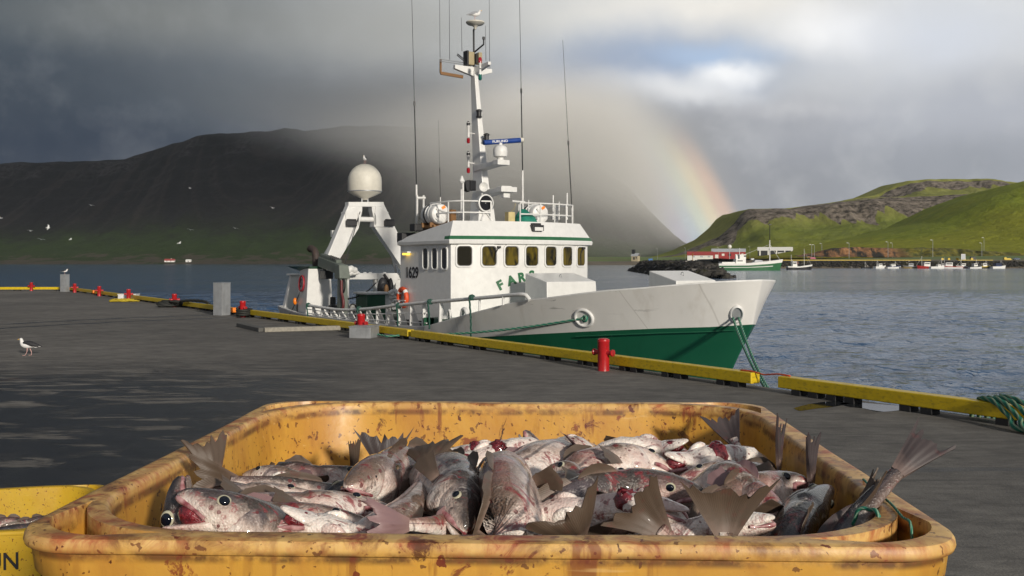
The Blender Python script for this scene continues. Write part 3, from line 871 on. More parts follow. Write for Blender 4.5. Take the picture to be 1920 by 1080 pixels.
# street lamps
M['lamp_steel'] = paint('lamp_steel', (.42, .43, .43), .5, .3)
lp = None
for i, (px, yt, d, lab) in enumerate([(1233, 466, 1440, 'far lamp post beside the blue container'), (1285, 464.5, 1430, 'far lamp post at the end of the red roofed shed'), (1347, 464, 1420, 'far lamp post before the large red warehouse'),
        (1406, 463, 1430, 'far lamp post between the red and white warehouses'), (1522, 459, 780, 'lamp post nearest the orange bank, first of a close pair'), (1527, 459.5, 800, 'lamp post nearest the orange bank, second of a close pair'),
        (1541, 457, 860, 'lamp post standing at the tail of the orange bank'), (1592, 456, 800, 'lamp post in front of the orange cut bank'), (1665, 454, 780, 'lamp post in front of the dark part of the bank'),
        (1673, 456, 900, 'lamp post on top of the bank behind the boats'), (1749, 450.5, 760, 'tall lamp post behind the red fishing boat'), (1841, 456, 800, 'lamp post behind the grey sign stand'), (1845, 446, 860, 'tallest lamp post on the slope above the grey car')]):
    c = P(px, yt, d); g = float(hland(c.x, d)); h = c.z - g
    if lp is None:
        lp = empty('street_lamp', (c.x, d, g), 0, lab, 'street lamp', 'street lamps round the far harbour')
        mb = MB(); mb.tube([(0, 0, 0), (0, 0, 1)], [.17, .11], 6); lp_pole = mb.build('pole', M['lamp_steel'], lp)
        mb = MB(); mb.bar((0, 0, 0), (-1.0, 0, .25), .14, .14); mb.box((-1.35, 0, .25), (1.1, .45, .3)); lp_head = mb.build('lamp_head', M['far_white'], lp)
        r = lp
    else:
        r = lp.copy(); COL.objects.link(r); r['label'] = lab
        for ch in list(lp.children):
            c2 = ch.copy(); COL.objects.link(c2); c2.parent = r
    r.location = (c.x, d, g)
    for ch in r.children:
        if ch.name.startswith('pole'): ch.scale = (1, 1, h)
        else: ch.location = (0, 0, h)

# grey sign stand and car on the far quay
c = P(1806, 482, 636); r = empty('sign_stand', (c.x, 636, 3.4), .2, 'grey framed sign stand on the far harbour quay', 'sign')
mb = MB(); mb.box((0, 0, 2.1), (3.0, .2, 3.4)); mb.build('board', M['far_roof'], r, bevel=.03)
mb = MB(); mb.box((-1.4, 0, 1.6), (.2, .3, 4.4)); mb.box((1.4, 0, 1.6), (.2, .3, 4.4)); mb.box((0, 0, 3.85), (3.0, .32, .2)); mb.build('frame', M['far_white'], r)
c = P(1824, 481, 650); mb = MB(); mb.box((0, 0, 1.1), (3.2, 1.6, 1.6)); mb.box((0, 0, 2.0), (3.4, 1.8, .2)); mb.box((-.8, -.82, 1.1), (.1, .1, 1.3)); mb.box((.8, -.82, 1.1), (.1, .1, 1.3))
tag(mb.build('waste_skip', M['far_dark'], bevel=.05, loc=(c.x, 650, 3.5)), 'dark waste skip beside the grey sign stand', 'skip')
c = P(1906, 484, 640); r = empty('parked_car', (c.x, 640, 3.5), .15, 'grey blue car parked on the far harbour road', 'car')
mb = MB()
prof = [(-2.1, .35), (-2.1, .8), (-1.4, .95), (-.9, 1.45), (.7, 1.5), (1.5, .98), (2.15, .85), (2.2, .35)]
mb.prism([(x, -.85, z) for x, z in prof], (0, 1.7, 0)); mb.build('body', paint('car_blue_grey', (.20, .25, .33), .25, .3), r, bevel=.06)
mb = MB(); mb.prism([(x, -.87, z) for x, z in [(-1.25, .98), (-.85, 1.38), (.65, 1.42), (1.25, 1.0)]], (0, 1.74, 0)); mb.build('window', M['black_gloss'], r)
for x in (-1.35, 1.35):
    for y in (-.78, .78):
        mb = MB(); mb.lathe((x, y - .1, .33), [(.1, 0), (.33, 0), (.33, .2), (.1, .2)], 14, (0, 1, 0)); mb.build('wheel', M['rubber'], r)
c = P(1888, 484.5, 634)
mb = MB(); mb.box((0, 0, .8), (4.2, 1.6, .9)); mb.box((-1.2, 0, 1.5), (1.4, 1.4, .8)); mb.bar((1.2, 0, 1.2), (3.0, 0, .4), .4, .4); mb.box((.2, 0, .25), (3.6, 1.7, .3))
tag(mb.build('loader', M['yellow'], bevel=.07, loc=(c.x, 634, 3.4)), 'yellow machine standing next to the grey blue car', 'machine')
c = P(1537, 484, 640); mb = MB(); mb.prism([(-1.9, -.8, .3), (-1.9, -.8, .9), (-.9, -.8, 1.4), (.7, -.8, 1.4), (1.9, -.8, .85), (1.9, -.8, .3)], (0, 1.6, 0))
tag(mb.build('parked_car', paint('car_pink', (.42, .10, .16), .3), bevel=.08, loc=(c.x, 655, 4.0)), 'pink red car parked on the far harbour road', 'car')

# ---------------------------------------------------------------- boats across the water
M['boat_green'] = paint('boat_green', (.03, .125, .05), .4, scale=.6)
M['boat_red'] = paint('boat_red', (.36, .025, .02), .4, scale=.8)
M['boat_black'] = paint('boat_black', (.02, .02, .022), .4, scale=.8)
M['boat_navy'] = paint('boat_navy', (.02, .035, .10), .4, scale=.8)
M['boat_tan'] = paint('boat_tan', (.30, .22, .09), .5, scale=.8)
M['boat_dark_red'] = paint('boat_dark_red', (.12, .03, .025), .5, scale=.8)


def boat_hull(L, B, h_bow, h_mid, h_st, z0=0.0, z1=1.0, n=14):
    """band of a boat's side between fractions z0..z1 of its freeboard; bow towards +x"""
    mb = MB(); rings = []
    for i in range(n + 1):
        k = i / n; x = -L / 2 + L * k
        hh = np.interp(k, [0, .45, .8, 1], [h_st, h_mid, h_mid + (h_bow - h_mid) * .55, h_bow])
        bb = B / 2 * np.interp(k, [0, .12, .5, .75, .9, 1], [.78, .92, 1, .82, .46, .03])
        ring = []
        zs = [z0, z0 + (z1 - z0) * .5, z1]
        for q in zs: ring.append((x + (q - .5) * L * .05 * max(0, (k - .7) / .3), -bb * (.8 + .2 * q ** .7), -.3 + (hh + .3) * q))
        for q in reversed(zs): ring.append((x + (q - .5) * L * .05 * max(0, (k - .7) / .3), bb * (.8 + .2 * q ** .7), -.3 + (hh + .3) * q))
        rings.append(ring)
    return mb.loft(rings)


def boat(name, px, d, L, rz, hull, band, label, cat='boat', cabin=None, mast=None, h=(1.5, 1.0, 1.1), B=None, group=None, cab_mat=None, extra=None):
    c = P(px, 495, d)
    r = empty(name, (c.x, d, SEA), rz, label, cat, group)
    B = B or L * .3
    boat_hull(L, B, *h, 0, .72).build('hull', hull, r, smooth=40)
    boat_hull(L * 1.005, B * 1.01, *h, .72, 1.0).build('gunwale', band, r, smooth=40)
    if cabin:
        x, l, w, hh = cabin
        hz = h[1] * .9
        mb = MB(); mb.hexa([(x - l / 2, -w / 2, hz), (x + l / 2, -w / 2, hz), (x + l / 2, w / 2, hz), (x - l / 2, w / 2, hz), (x - l / 2, -w * .45, hz + hh), (x + l * .36, -w * .45, hz + hh), (x + l * .36, w * .45, hz + hh), (x - l / 2, w * .45, hz + hh)])
        mb.box((x - l * .05, 0, hz + hh + .06), (l * 1.02, w, .12))
        cb = mb.build('cabin', cab_mat or M['far_white'], r, bevel=.05)
        mb = MB(); mb.box((x - l * .05, 0, hz + hh * .72), (l * .72, w * .98, hh * .28)); mb.build('window', M['far_dark'], cb)
    if mast:
        x, hm = mast
        mb = MB(); mb.tube([(x, 0, h[1] * .8), (x, 0, hm)], [.11, .06], 6); mb.bar((x, -.8, hm * .75), (x, .8, hm * .75), .08, .08); mb.tube([(x, 0, hm * .9), (x + L * .28, 0, h[0])], .03, 4)
        mb.build('mast', M['far_white'], r)
    if extra: extra(r)
    return r


def trawler_bits(r):
    mb = MB(); mb.box((-4.6, 0, 3.9), (4.6, 4.6, 2.9)); mb.box((-3.6, 0, 6.2), (3.0, 3.8, 2.0)); mb.box((-6.0, 0, 6.0), (1.2, 1.4, 2.2)); mb.box((-3.6, 0, 7.3), (3.4, 4.2, .2))
    cb = mb.build('wheelhouse', M['far_white'], r, bevel=.08)
    mb = MB(); mb.box((-2.6, 0, 6.6), (1.1, 3.9, .7)); mb.box((-5, 0, 4.4), (2.4, 4.66, .5)); mb.build('window', M['far_dark'], cb)
    mb = MB(); mb.box((-10.5, 0, 3.2), (6.2, 5.8, 1.4)); mb.build('shelter_deck', M['far_white'], r, bevel=.1)
    mb = MB(); mb.box((4.2, 0, 3.2), (7.5, 5.0, 1.0)); mb.hexa([(1.5, -2, 3.7), (6.5, -2, 3.7), (6.5, 2, 3.7), (1.5, 2, 3.7), (2.5, -1.6, 4.9), (5.6, -1.6, 4.7), (5.6, 1.6, 4.7), (2.5, 1.6, 4.9)]); mb.box((1.2, 0, 5.2), (1.5, 2.2, .8)); mb.build('hatch_cover', M['grey_metal'], r, bevel=.1)
    mb = MB(); mb.tube([(9.6, 0, 2.5), (9.6, 0, 14)], [.3, .22], 8); mb.box((9.6, 0, 9.8), (.3, 2.4, .3)); mb.tube([(9.6, 0, 12), (14.3, 0, 5)], .07, 5); mb.tube([(9.6, 0, 12), (-2, 0, 7.4)], .05, 5); mb.build('mast', M['far_white'], r)
    mb = MB(); mb.tube([(9.6, 0, 14), (9.6, 0, 22)], [.2, .13], 8); mb.box((9.6, 0, 21.2), (1.2, 1.6, .3)); mb.build('topmast', M['dark_metal'], r)
    mb = MB(); mb.tube([(-4.6, 0, 7.3), (-4.6, 0, 10.4)], .12, 6); mb.box((-4.6, 0, 9.6), (.3, 1.8, .2)); mb.build('antenna_post', M['far_white'], r)


boat('green_trawler', 1405, 462, 30.0, .06, M['boat_green'], M['far_white'], 'long green hulled trawler with white superstructure moored behind the breakwater', 'ship', h=(5.2, 3.3, 3.2), B=7.0, extra=trawler_bits)
def stripe(r):
    boat_hull(29.8, 7.06, 5.2, 3.3, 3.2, .44, .50).build('stripe', M['far_white'], r, smooth=40)
stripe(bpy.data.objects['green_trawler'])
boat('black_fishing_boat', 1499, 500, 12.5, .05, M['boat_black'], M['far_white'], 'black fishing boat with a white gunwale and small white cabin', 'boat', (-2.6, 2.4, 2.4, 2.6), (2.4, 10.5), (2.7, 1.6, 1.8), B=3.6,
     extra=lambda r: (MB().tube([(-4.2, 0, 1.2), (-4.2, 0, 7.5)], .09, 6).bar((-4.2, 0, 5.5), (-2.4, 0, 3.2), .08, .08).build('mizzen_mast', M['far_white'], r), MB().box((-1.1, 0, 3.5), (.8, 1.0, 1.3)).build('funnel', M['boat_dark_red'], r)))
fleet = [(1650, 612, 9.6, .5, 'far_white', 'far_white', 'white motor boat nearest the orange bank, bow raised', (-.4, 3.2, 2.2, 1.7), (-2.5, 5.2)),
         (1676, 612, 9.0, .15, 'far_white', 'boat_navy', 'low white boat with a navy line beside the raised white bow', (-.6, 3.0, 2.1, 1.5), (.8, 4.6)),
         (1711, 608, 10.5, 3.0, 'boat_tan', 'grey_metal', 'tan and grey workboat moored behind the red fishing boat', (1.2, 3.0, 2.4, 1.9), None),
         (1738, 604, 12.0, 3.2, 'boat_red', 'boat_red', 'bright red fishing boat with a dark cabin in the small harbour', (.5, 4.0, 2.8, 2.6), (3.2, 7.6)),
         (1757, 598, 9.5, .2, 'far_white', 'far_white', 'white open boat in front of the red fishing boat', (1.2, 2.2, 1.8, 1.3), None),
         (1783, 606, 13.0, 3.0, 'far_white', 'boat_red', 'long white boat with a red line and tall cabin', (1.5, 4.4, 2.8, 2.4), (3.8, 6.6)),
         (1807, 612, 9.0, 3.1, 'boat_dark_red', 'far_white', 'dark red and white boat between two white boats', (.5, 2.8, 2.2, 1.9), (1.6, 5.4)),
         (1829, 606, 9.5, .3, 'far_white', 'boat_black', 'white boat with a dark line next to the yellow lined boat', (-.5, 3.0, 2.2, 1.8), (.6, 5.8)),
         (1846, 612, 9.5, .3, 'boat_black', 'yellow', 'black boat with a yellow gunwale and white cabin', (-.3, 3.2, 2.2, 2.0), (1.0, 5.0)),
         (1872, 608, 11.0, .35, 'far_white', 'far_white', 'white boat under a navy canopy at the end of the row', (-.6, 4.6, 2.8, 2.0), (2.0, 5.0)),
         (1770, 618, 9.0, 2.9, 'far_white', 'far_white', 'small white boat tucked behind the red fishing boat', (.2, 2.8, 2.0, 1.7), (1.5, 6.5)),
         (1625, 616, 7.0, .2, 'boat_black', 'boat_black', 'low black dinghy at the foot of the rock wall', None, (-1, 4.2))]
for i, (px, d, L, rz, hm, bm_, lab, cab, mst) in enumerate(fleet):
    boat('moored_boat', px, d, L, rz, M[hm], M[bm_], lab, 'boat', cab, mst, (1.9, 1.25, 1.2) if L > 8 else (1.0, .7, .7), group='small boats moored in the far harbour', cab_mat=M['boat_navy'] if 'navy canopy' in lab else (M['grey_metal'] if 'tan' in lab else None))

# ---------------------------------------------------------------- the quay
m, t = new_mat('quay_concrete')
co = t.n('ShaderNodeTexCoord').outputs['Object']
big = t.noise(co, .16, 6, .6)
n2 = t.noise(co, 1.3, 7, .68)
grit = t.noise(co, 38, 3, .7)
c = t.mix(t.rng(big, .32, .68), (.100, .095, .088), (.170, .161, .148))
c = t.mix(t.rng(n2, .35, .7), c, t.mix(1.0, c, (.55, .55, .57), 'MULTIPLY'))
c = t.mix(t.rng(grit, .35, .7, 0, .55), c, t.mix(1.0, c, (1.55, 1.5, 1.42), 'MULTIPLY'))
specks = t.n('ShaderNodeTexVoronoi'); t.link(co, specks.inputs['Vector']); specks.inputs['Scale'].default_value = 22
c = t.mix(t.rng(specks.outputs['Distance'], .05, .09, .55, 0), c, (.26, .25, .23))
n3_ = t.noise(t.mapping(co, scale=(2.2, 6, 1)), 1.0, 6, .72, .4)
c = t.mix(t.rng(n3_, .34, .66, 0, 1), t.mix(1.0, c, (.68, .67, .66), 'MULTIPLY'), t.mix(1.0, c, (1.26, 1.25, 1.22), 'MULTIPLY'))
st_ = t.noise(t.mapping(co, rot=(0, 0, R(-10)), scale=(.5, 3.5, 1)), 1.0, 6, .7, .6)
c = t.mix(t.rng(st_, .56, .66, 0, .55), c, (.045, .042, .04))
# wet tracks left by wheels and hoses: broad bands curving across the concrete near the tubs
xy = t.n('ShaderNodeSeparateXYZ'); t.link(co, xy.inputs[0])
wv1 = t.noise(t.mapping(co, rot=(0, 0, R(-14)), scale=(.30, 1.05, 1)), 1.0, 6, .66, 1.2)
wv2 = t.noise(t.mapping(co, rot=(0, 0, R(-5)), scale=(.5, 2.4, 1)), 1.0, 6, .7, .8)
region = t.math('MULTIPLY', t.rng(xy.outputs[0], -1.8, -4.2, 0, 1, True), t.rng(xy.outputs[1], 21.5, 15.5, 0, 1, True))
near = t.rng(xy.outputs[1], 10.5, 7.8, 0, .22, True)
left = t.math('MULTIPLY', t.rng(xy.outputs[0], -.9, -2.4, 0, 1, True), near)
wsum = t.math('ADD', t.math('ADD', t.math('MULTIPLY', wv1, .6), t.math('MULTIPLY', wv2, .4)), left)
wet = t.math('MULTIPLY', t.rng(wsum, .455, .495, 0, 1, True), t.math('MAXIMUM', region, t.rng(left, .05, .15)))
thin = t.noise(t.mapping(co, rot=(0, 0, R(-8)), scale=(.10, 1.5, 1)), 1.0, 4, .6, .4)
def track(cx, cy, rad, wd):
    v_ = t.n('ShaderNodeVectorMath', operation='DISTANCE'); t.link(co, v_.inputs[0]); v_.inputs[1].default_value = (cx, cy, 0)
    dd = t.math('ABSOLUTE', t.math('SUBTRACT', t.math('ADD', v_.outputs['Value'], t.math('MULTIPLY', t.math('SUBTRACT', n2, .5), .55)), rad))
    return t.math('MULTIPLY', t.rng(dd, wd, wd * .55, 0, 1, True), t.math('MULTIPLY', t.rng(xy.outputs[0], -1.6, -3.6, 0, 1, True), t.rng(n2, .30, .46)))
for tr in ((-12, 4, 11.75, .34), (-12, 4, 10.5, .36), (-9, 2.5, 9.0, .30), (-14, 1, 15.6, .25), (-4, 25, 12.6, .22), (-3.5, 26, 14.3, .22)):
    wet = t.math('MAXIMUM', wet, track(*tr))
wet = t.math('MAXIMUM', wet, t.rng(thin, .63, .68, 0, .55, True))
wetn = t.math('MULTIPLY', wet, t.rng(n2, .25, .5, .65, 1))
c = t.mix(wetn, c, t.mix(1.0, c, (.155, .17, .21), 'MULTIPLY'))
scr_ = t.noise(t.mapping(co, rot=(0, 0, R(24)), scale=(.35, 7, 1)), 1.0, 4, .7)
c = t.mix(t.rng(scr_, .66, .74, 0, .5), c, (.24, .225, .20))
# slab joints
def joint(rot, off, axis, wd):
    q = t.n('ShaderNodeSeparateXYZ'); t.link(t.mapping(co, loc=(0, 0, 0), rot=(0, 0, rot)), q.inputs[0])
    return t.rng(t.math('ABSOLUTE', t.math('SUBTRACT', q.outputs[axis], off)), wd * .4, wd, 1, 0)
rz_ = -math.atan2(.8411, -.5408)
for off, axis, wd in ((-3.2, 0, .02), (-9.0, 0, .02), (1.6, 0, .018), (-13.5, 1, .03), (-20.5, 1, .03)):
    c = t.mix(t.math('MULTIPLY', joint(rz_, off, axis, wd), .8), c, (.016, .015, .014))
c = t.mix(t.math('MULTIPLY', joint(rz_, -15.9, 1, .025), t.rng(n2, .4, .55, 0, .7)), c, (.17, .16, .14))
oil = t.noise(co, .5, 4, .5)
c = t.mix(t.rng(oil, .70, .76, 0, .6), c, (.05, .022, .012))
t.set(t.b, 'Base Color', c)
t.set(t.b, 'Roughness', t.rng(wetn, 0, 1, .88, .36))
b = t.n('ShaderNodeBump'); b.inputs['Strength'].default_value = .5; b.inputs['Distance'].default_value = .012
t.link(t.math('ADD', grit, t.math('MULTIPLY', n2, 1.4)), b.inputs['Height']); t.link(b.outputs[0], t.b.inputs['Normal'])
M['quay'] = m

UX, UY = -.5408, .8411          # along the quay edge, away from the camera
TX, TY = .8411, .5408           # out over the water
def EDGE(px, tt=0.0):
    """ground point on the line tt metres outside the kerb's inner foot, seen in column px"""
    r_ = (px - CX) / FPX
    y = (13.875 + 1.189 * tt) / (r_ + .643)
    return Vector((r_ * y, y, 0))
def edge_y(y, tt=0.0):
    return Vector((13.875 + 1.189 * tt - .643 * y, y, 0))
lip = .42
e0 = edge_y(-30, lip); e1 = EDGE(128, lip)
endd = Vector((-1.0, -.035, 0)).normalized()
e2 = e1 + endd * 150
mb = MB(); poly = [(e0.x, e0.y), (e1.x, e1.y), (e2.x, e2.y), (e2.x, -30)]
mb.prism([(x, y, -3.5) for x, y in poly], (0, 0, 3.5))
tag(mb.build('quay', M['quay']), kind='structure')

# shallow puddles of sea water on the quay
m, t = new_mat('puddle_water'); t.set(t.b, 'Base Color', (.02, .022, .024)); t.set(t.b, 'Roughness', .03); t.set(t.b, 'IOR', 1.33)
b = t.n('ShaderNodeBump'); b.inputs['Strength'].default_value = .05; t.link(t.noise(t.n('ShaderNodeTexCoord').outputs['Object'], 9, 3), b.inputs['Height']); t.link(b.outputs[0], t.b.inputs['Normal'])
M['puddle'] = m
for k, (pts, lab) in enumerate([([(1575, 757), (1592, 753), (1640, 757), (1694, 762), (1692, 768), (1650, 772), (1622, 766), (1590, 762)], 'bright puddle under the yellow kerb beam'),
                                ([(1488, 765), (1520, 757), (1562, 752), (1600, 754), (1566, 762), (1530, 766), (1500, 770)], 'dull puddle behind the yellow fish tub')]):
    q = [G(px, py, .004) for px, py in pts]
    ctr = sum(q, Vector()) / len(q)
    sm = spline(q + [q[0]], 6)[:-1]
    mb = MB(); mb.add([tuple(p) for p in sm], [tuple(range(len(sm)))])
    tag(mb.build('puddle', M['puddle']), kind='structure')

# ---------------------------------------------------------------- yellow kerb beams on rubber blocks
def kerb(a, b, label, blocks, ends=(False, False), name="kerb_beam", side=1):
    """a, b: ground points under the inner foot of the beam"""
    a, b = Vector(a), Vector(b)
    L = (b - a).length; ang_ = math.atan2(b.y - a.y, b.x - a.x)
    r = empty(name, a, ang_, label, 'kerb beam', 'yellow kerb beams along the quay edge')
    mb = MB()
    # beam runs along +x, its width on the water side
    s_ = side
    mb.box((L / 2, s_ * .10, .085 + .088), (L, .20, .176))
    bm_ = mb.build('beam', M['yellow'], r, bevel=.012)
    for i, k in enumerate(blocks):
        x = k * L
        mb = MB()
        for dx in (-.16, .16): mb.box((x + dx, s_ * .10, .0425), (.17, .19, .085))
        mb.build('block', M['rubber'], r, bevel=.006)
    for k, on in zip((0, L), ends):
        if on:
            mb = MB(); mb.box((k + (.09 if k == 0 else -.09), s_ * .10, .173), (.26, .212, .188)); mb.build('reflector', M['orange'], r, bevel=.012)
    return r

near0 = edge_y(9.2)
segs = [(EDGE(1458), near0, 'yellow beam beside the puddle, crossed by thick green ropes', [.07, .16, .33, .52, .68, .87], (False, False)),
        (EDGE(770), EDGE(1408), 'long yellow beam behind the red bollard with crossbar, close under the bow', [.04, .14, .27, .4, .52, .63, .74, .84, .955], (False, False)),
        (EDGE(455), EDGE(764), 'yellow beam behind the bollard with the concrete block', [.04, .17, .3, .42, .55, .7, .85, .96], (False, False)),
        (EDGE(337), EDGE(436), 'yellow beam with an orange end passing behind the grey cabinet', [.05, .2, .35, .5, .65, .8, .95], (False, True)),
        (EDGE(243), EDGE(325), 'yellow beam between the coiled line and the tarred rope', [.05, .2, .35, .5, .65, .8, .95], (True, False)),
        (EDGE(177), EDGE(233), 'yellow beam with orange ends near the coil of yellow line', [.05, .25, .5, .75, .95], (True, True)),
        (EDGE(130), EDGE(174), 'yellow beam with orange ends nearest the quay corner pillar', [.05, .3, .6, .95], (True, True))]
for a, b, lab, bl, en in segs: kerb(a, b, lab, bl, en)
ec = EDGE(124)
kerb(ec + endd * .3, ec + endd * 6.6, 'short yellow beam on the far end of the quay by the corner pillar', [.05, .5, .95], (False, False), side=-1)
kerb(ec + endd * 6.9, ec + endd * 14.0, 'yellow beam with an orange end on the far end of the quay', [.05, .5, .95], (True, False), side=-1)
kerb(ec + endd * 16.2, ec + endd * 30.0, 'farthest yellow beam with an orange end at the edge of view', [.05, .5, .95], (True, False), side=-1)
# the taut line that closes the gap between two beams
a = EDGE(1408, .1) + Vector((0, 0, .245)); b = EDGE(1458, .1) + Vector((0, 0, .25))
aa = a + Vector((UX, UY, 0)) * .22; bb = b - Vector((UX, UY, 0)) * .25
rope([aa + Vector((0, 0, .025)), a + Vector((0, 0, .03)), (a + b) / 2 + Vector((0, 0, -.005)), b + Vector((0, 0, .03)), bb + Vector((0, 0, .025))], .012, 'safety_line', M['rope_red'], step=.03)
tag(bpy.data.objects['safety_line'], 'thin red orange line spanning the gap between two yellow beams', 'line')

# ---------------------------------------------------------------- bollards
def bollard(loc, label, rz, h=.60, r=.108):
    root = empty('mooring_bollard', loc, rz, label, 'bollard', 'red mooring bollards along the quay')
    mb = MB()
    mb.lathe((0, 0, 0), [(.001, 0), (r * 1.03, 0), (r, .02), (r, h - .075), (r * 1.03, h - .07), (r * 1.06, h - .05), (r * 1.02, h - .022), (r * .75, h - .006), (r * .35, h), (.001, h)], 24)
    body = mb.build('post', M['red'], root, smooth=40)
    mb = MB()
    for s_ in (-1, 1):
        mb.lathe((s_ * (r - .02), 0, h * .56), [(.05, 0), (.045, .05), (.05, .10), (.064, .112), (.064, .135), (.05, .14), (.001, .14)], 16, (s_, 0, 0))
    mb.build('crossbar', M['red'], root, smooth=40)
    return root

proto = bollard(Vector((1.69, 18.45, 0)), 'large red bollard with a crossbar standing closest under the bow', math.atan2(UY, UX) + .25)
spots = [((-4.13, 27.35, 0), 'red bollard standing behind the square concrete block', 0.25),
         (EDGE(455, -.2), 'red bollard right beside the big grey cabinet', .2),
         (EDGE(327, -.22), 'red bollard wrapped at its foot by tarred rope', 1.5),
         (EDGE(241, -.22), 'red bollard behind the white box and yellow coiled line', 1.5),
         (EDGE(186, -.22), 'red bollard standing alone between the coil and the quay corner', 1.5),
         (EDGE(140, -.22), 'red bollard just beside the gull pillar at the quay corner', 1.5),
         (ec + endd * 2.3 + Vector((0, -.25, 0)), 'red bollard with visible crossbar on the far end of the quay', 0.0)]
for loc, lab, rz in spots:
    c = copy_tree(proto); c.location = loc; c['label'] = lab; c.rotation_euler = (0, 0, math.atan2(UY, UX) + rz if 'far end' not in lab else 0)

# concrete block under the second bollard
c = G(677, 634); mb = MB()
rzb = R(-14)
mb.box((0, .22, .15), (.60, .62, .30)); mb.box((0, .22, .305), (.64, .66, .02))
tag(mb.build('concrete_block', M['grey_metal'], bevel=.012, loc=(c.x, c.y, 0)), 'square grey concrete block in front of a red bollard', 'block').rotation_euler = (0, 0, rzb)

# grey service cabinets
def cabinet(px, py, w, d_, h, rz, label):
    c = G(px, py); r = empty('service_cabinet', c, rz, label, 'cabinet', 'grey cabinets at the quay edge')
    mb = MB(); mb.box((0, 0, h / 2), (w, d_, h)); mb.box((0, 0, h + .01), (w + .02, d_ + .02, .02)); mb.build('housing', M['grey_metal'], r, bevel=.008)
    mb = MB(); mb.box((-w / 2 - .006, 0, h * .52), (.012, d_ * .86, h * .9)); dr = mb.build('door', paint('cabinet_door_grey', (.30, .31, .32), .5, .3, dirt=(.15, .15, .15)), r, bevel=.004)
    mb = MB(); mb.box((-w / 2 - .02, -d_ * .33, h * .5), (.02, .03, .08)); mb.build('handle', M['black'], dr)
    return r
cabinet(416, 591, .44, .46, 1.22, R(-27), 'large galvanised cabinet standing at the quay edge')
cabinet(121.5, 547, .42, .42, 1.17, R(-20), 'slim grey cabinet at the quay corner with a gull on top')

# concrete rail lying on the quay
m_ = MB(); a, b, c_ = G(449, 613), G(493, 623), G(640, 619)
def slab(p, q, w, h):
    m_.bar((p.x, p.y, h / 2), (q.x, q.y, h / 2), w, h)
r = empty('concrete_curb', ((a + b + c_) / 3), 0, 'long broken concrete curb lying on the quay', 'curb')
off_ = (a + b + c_) / 3
m_.bar((b.x - off_.x, b.y - off_.y + .12, .065), (c_.x - off_.x, c_.y - off_.y + .12, .065), .26, .13); m_.build('pale_curb', M['concrete'], r, bevel=.015)
m_ = MB(); m_.bar((a.x - off_.x, a.y - off_.y + .12, .06), (b.x - off_.x - .03, b.y - off_.y + .13, .06), .26, .12); m_.build('dark_curb', M['concrete_dk'], r, bevel=.015)

# white box with yellow line coiled round it
c = G(236, 562); mb = MB()
mb.box((0, 0, .13), (.95, .6, .26)); mb.box((0, 0, .28), (1.0, .65, .05))
tag(mb.build('storage_box', M['white'], bevel=.02, loc=(c.x, c.y + .4, 0)), 'low white box beside a far red bollard', 'box')
c = G(231, 566)
M['rope_yellow'] = rope_mat('yellow_rope', (.38, .28, .01), (.55, .42, .03))
pts = []
for i in range(110):
    a_ = i * .33; rr = .62 - .0025 * i + .08 * math.sin(i * 1.7)
    pts.append((c.x + rr * 1.15 * math.cos(a_), c.y + rr * .8 * math.sin(a_), .03 + .0009 * i + .02 * abs(math.sin(i * 2.1))))
tag(rope(pts, .03, 'coiled_line', M['rope_yellow'], step=.06, n=8), 'coil of yellow line lying on the quay round a white box', 'rope')
# tarred rope round the far bollard and over the beam
c = EDGE(327, -.22); pts = []
for i in range(60):
    a_ = i * .42; rr = .20 + .12 * math.sin(i * .9)
    pts.append((c.x + rr * 2.2 * math.cos(a_), c.y + rr * 1.5 * math.sin(a_) - .1, .05 + .004 * i))
q = EDGE(372, .1); pts += [tuple(v) for v in spline([pts[-1], (c.x + .6, c.y - .8, .30), (q.x - .3, q.y + .3, .37), (q.x + .5, q.y - .6, .34), (q.x + .9, q.y - 1.0, .12)], 8)]
tag(rope(pts, .06, 'tarred_rope', rope_mat('tarred_rope', (.012, .013, .012), (.03, .032, .026)), step=.08, n=8), 'black tarred rope heaped round a far bollard and over the beam', 'rope')
c = EDGE(462, .02); pts = [(c.x + .25 * math.cos(i * .5), c.y - .3 + .3 * math.sin(i * .5), .04 + .006 * i) for i in range(46)]
tag(rope(pts, .05, 'tarred_rope', bpy.data.materials['tarred_rope'], step=.08, n=8), 'black rope turns at the foot of the bollard beside the cabinet', 'rope')

# heavy green mooring ropes laid over the near beam
b0 = EDGE(1458); bdir = (near0 - b0).normalized(); outw = Vector((TX, TY, 0))
M['rope_big'] = rope_mat('mooring_rope_green', (.015, .15, .095), (.20, .27, .17))
mo = empty('mooring_rope', EDGE(1890), 0, 'bundle of thick green ropes draped over the yellow beam', 'rope')
o0 = EDGE(1890)
for k, (p_far, lift, p_near) in enumerate([((1822, .36), .0, (1925, -.36)), ((1836, .40), .015, (1945, -.40)), ((1850, .44), .03, (1970, -.40)), ((1862, .50), .05, (1995, -.38))]):
    f_ = EDGE(p_far[0], p_far[1]); top = EDGE(p_far[0] + 22, .10); n_ = EDGE(p_near[0], p_near[1])
    pts = spline([f_ + Vector((0, 0, -1.2)), f_ + Vector((0, 0, -.02)), f_.lerp(top, .55) + Vector((0, 0, .235 + lift)), top + Vector((0, 0, .292 + lift)), top.lerp(n_, .30) + Vector((0, 0, .275 + lift)), top.lerp(n_, .62) + Vector((0, 0, .15 + lift)), n_ + Vector((0, 0, .04 + lift * .3)), n_ + Vector((.9, -.9, .032 + lift * .2))], 10)
    rope([p - o0 for p in pts], .030, 'strand', M['rope_big'], mo, step=.018)

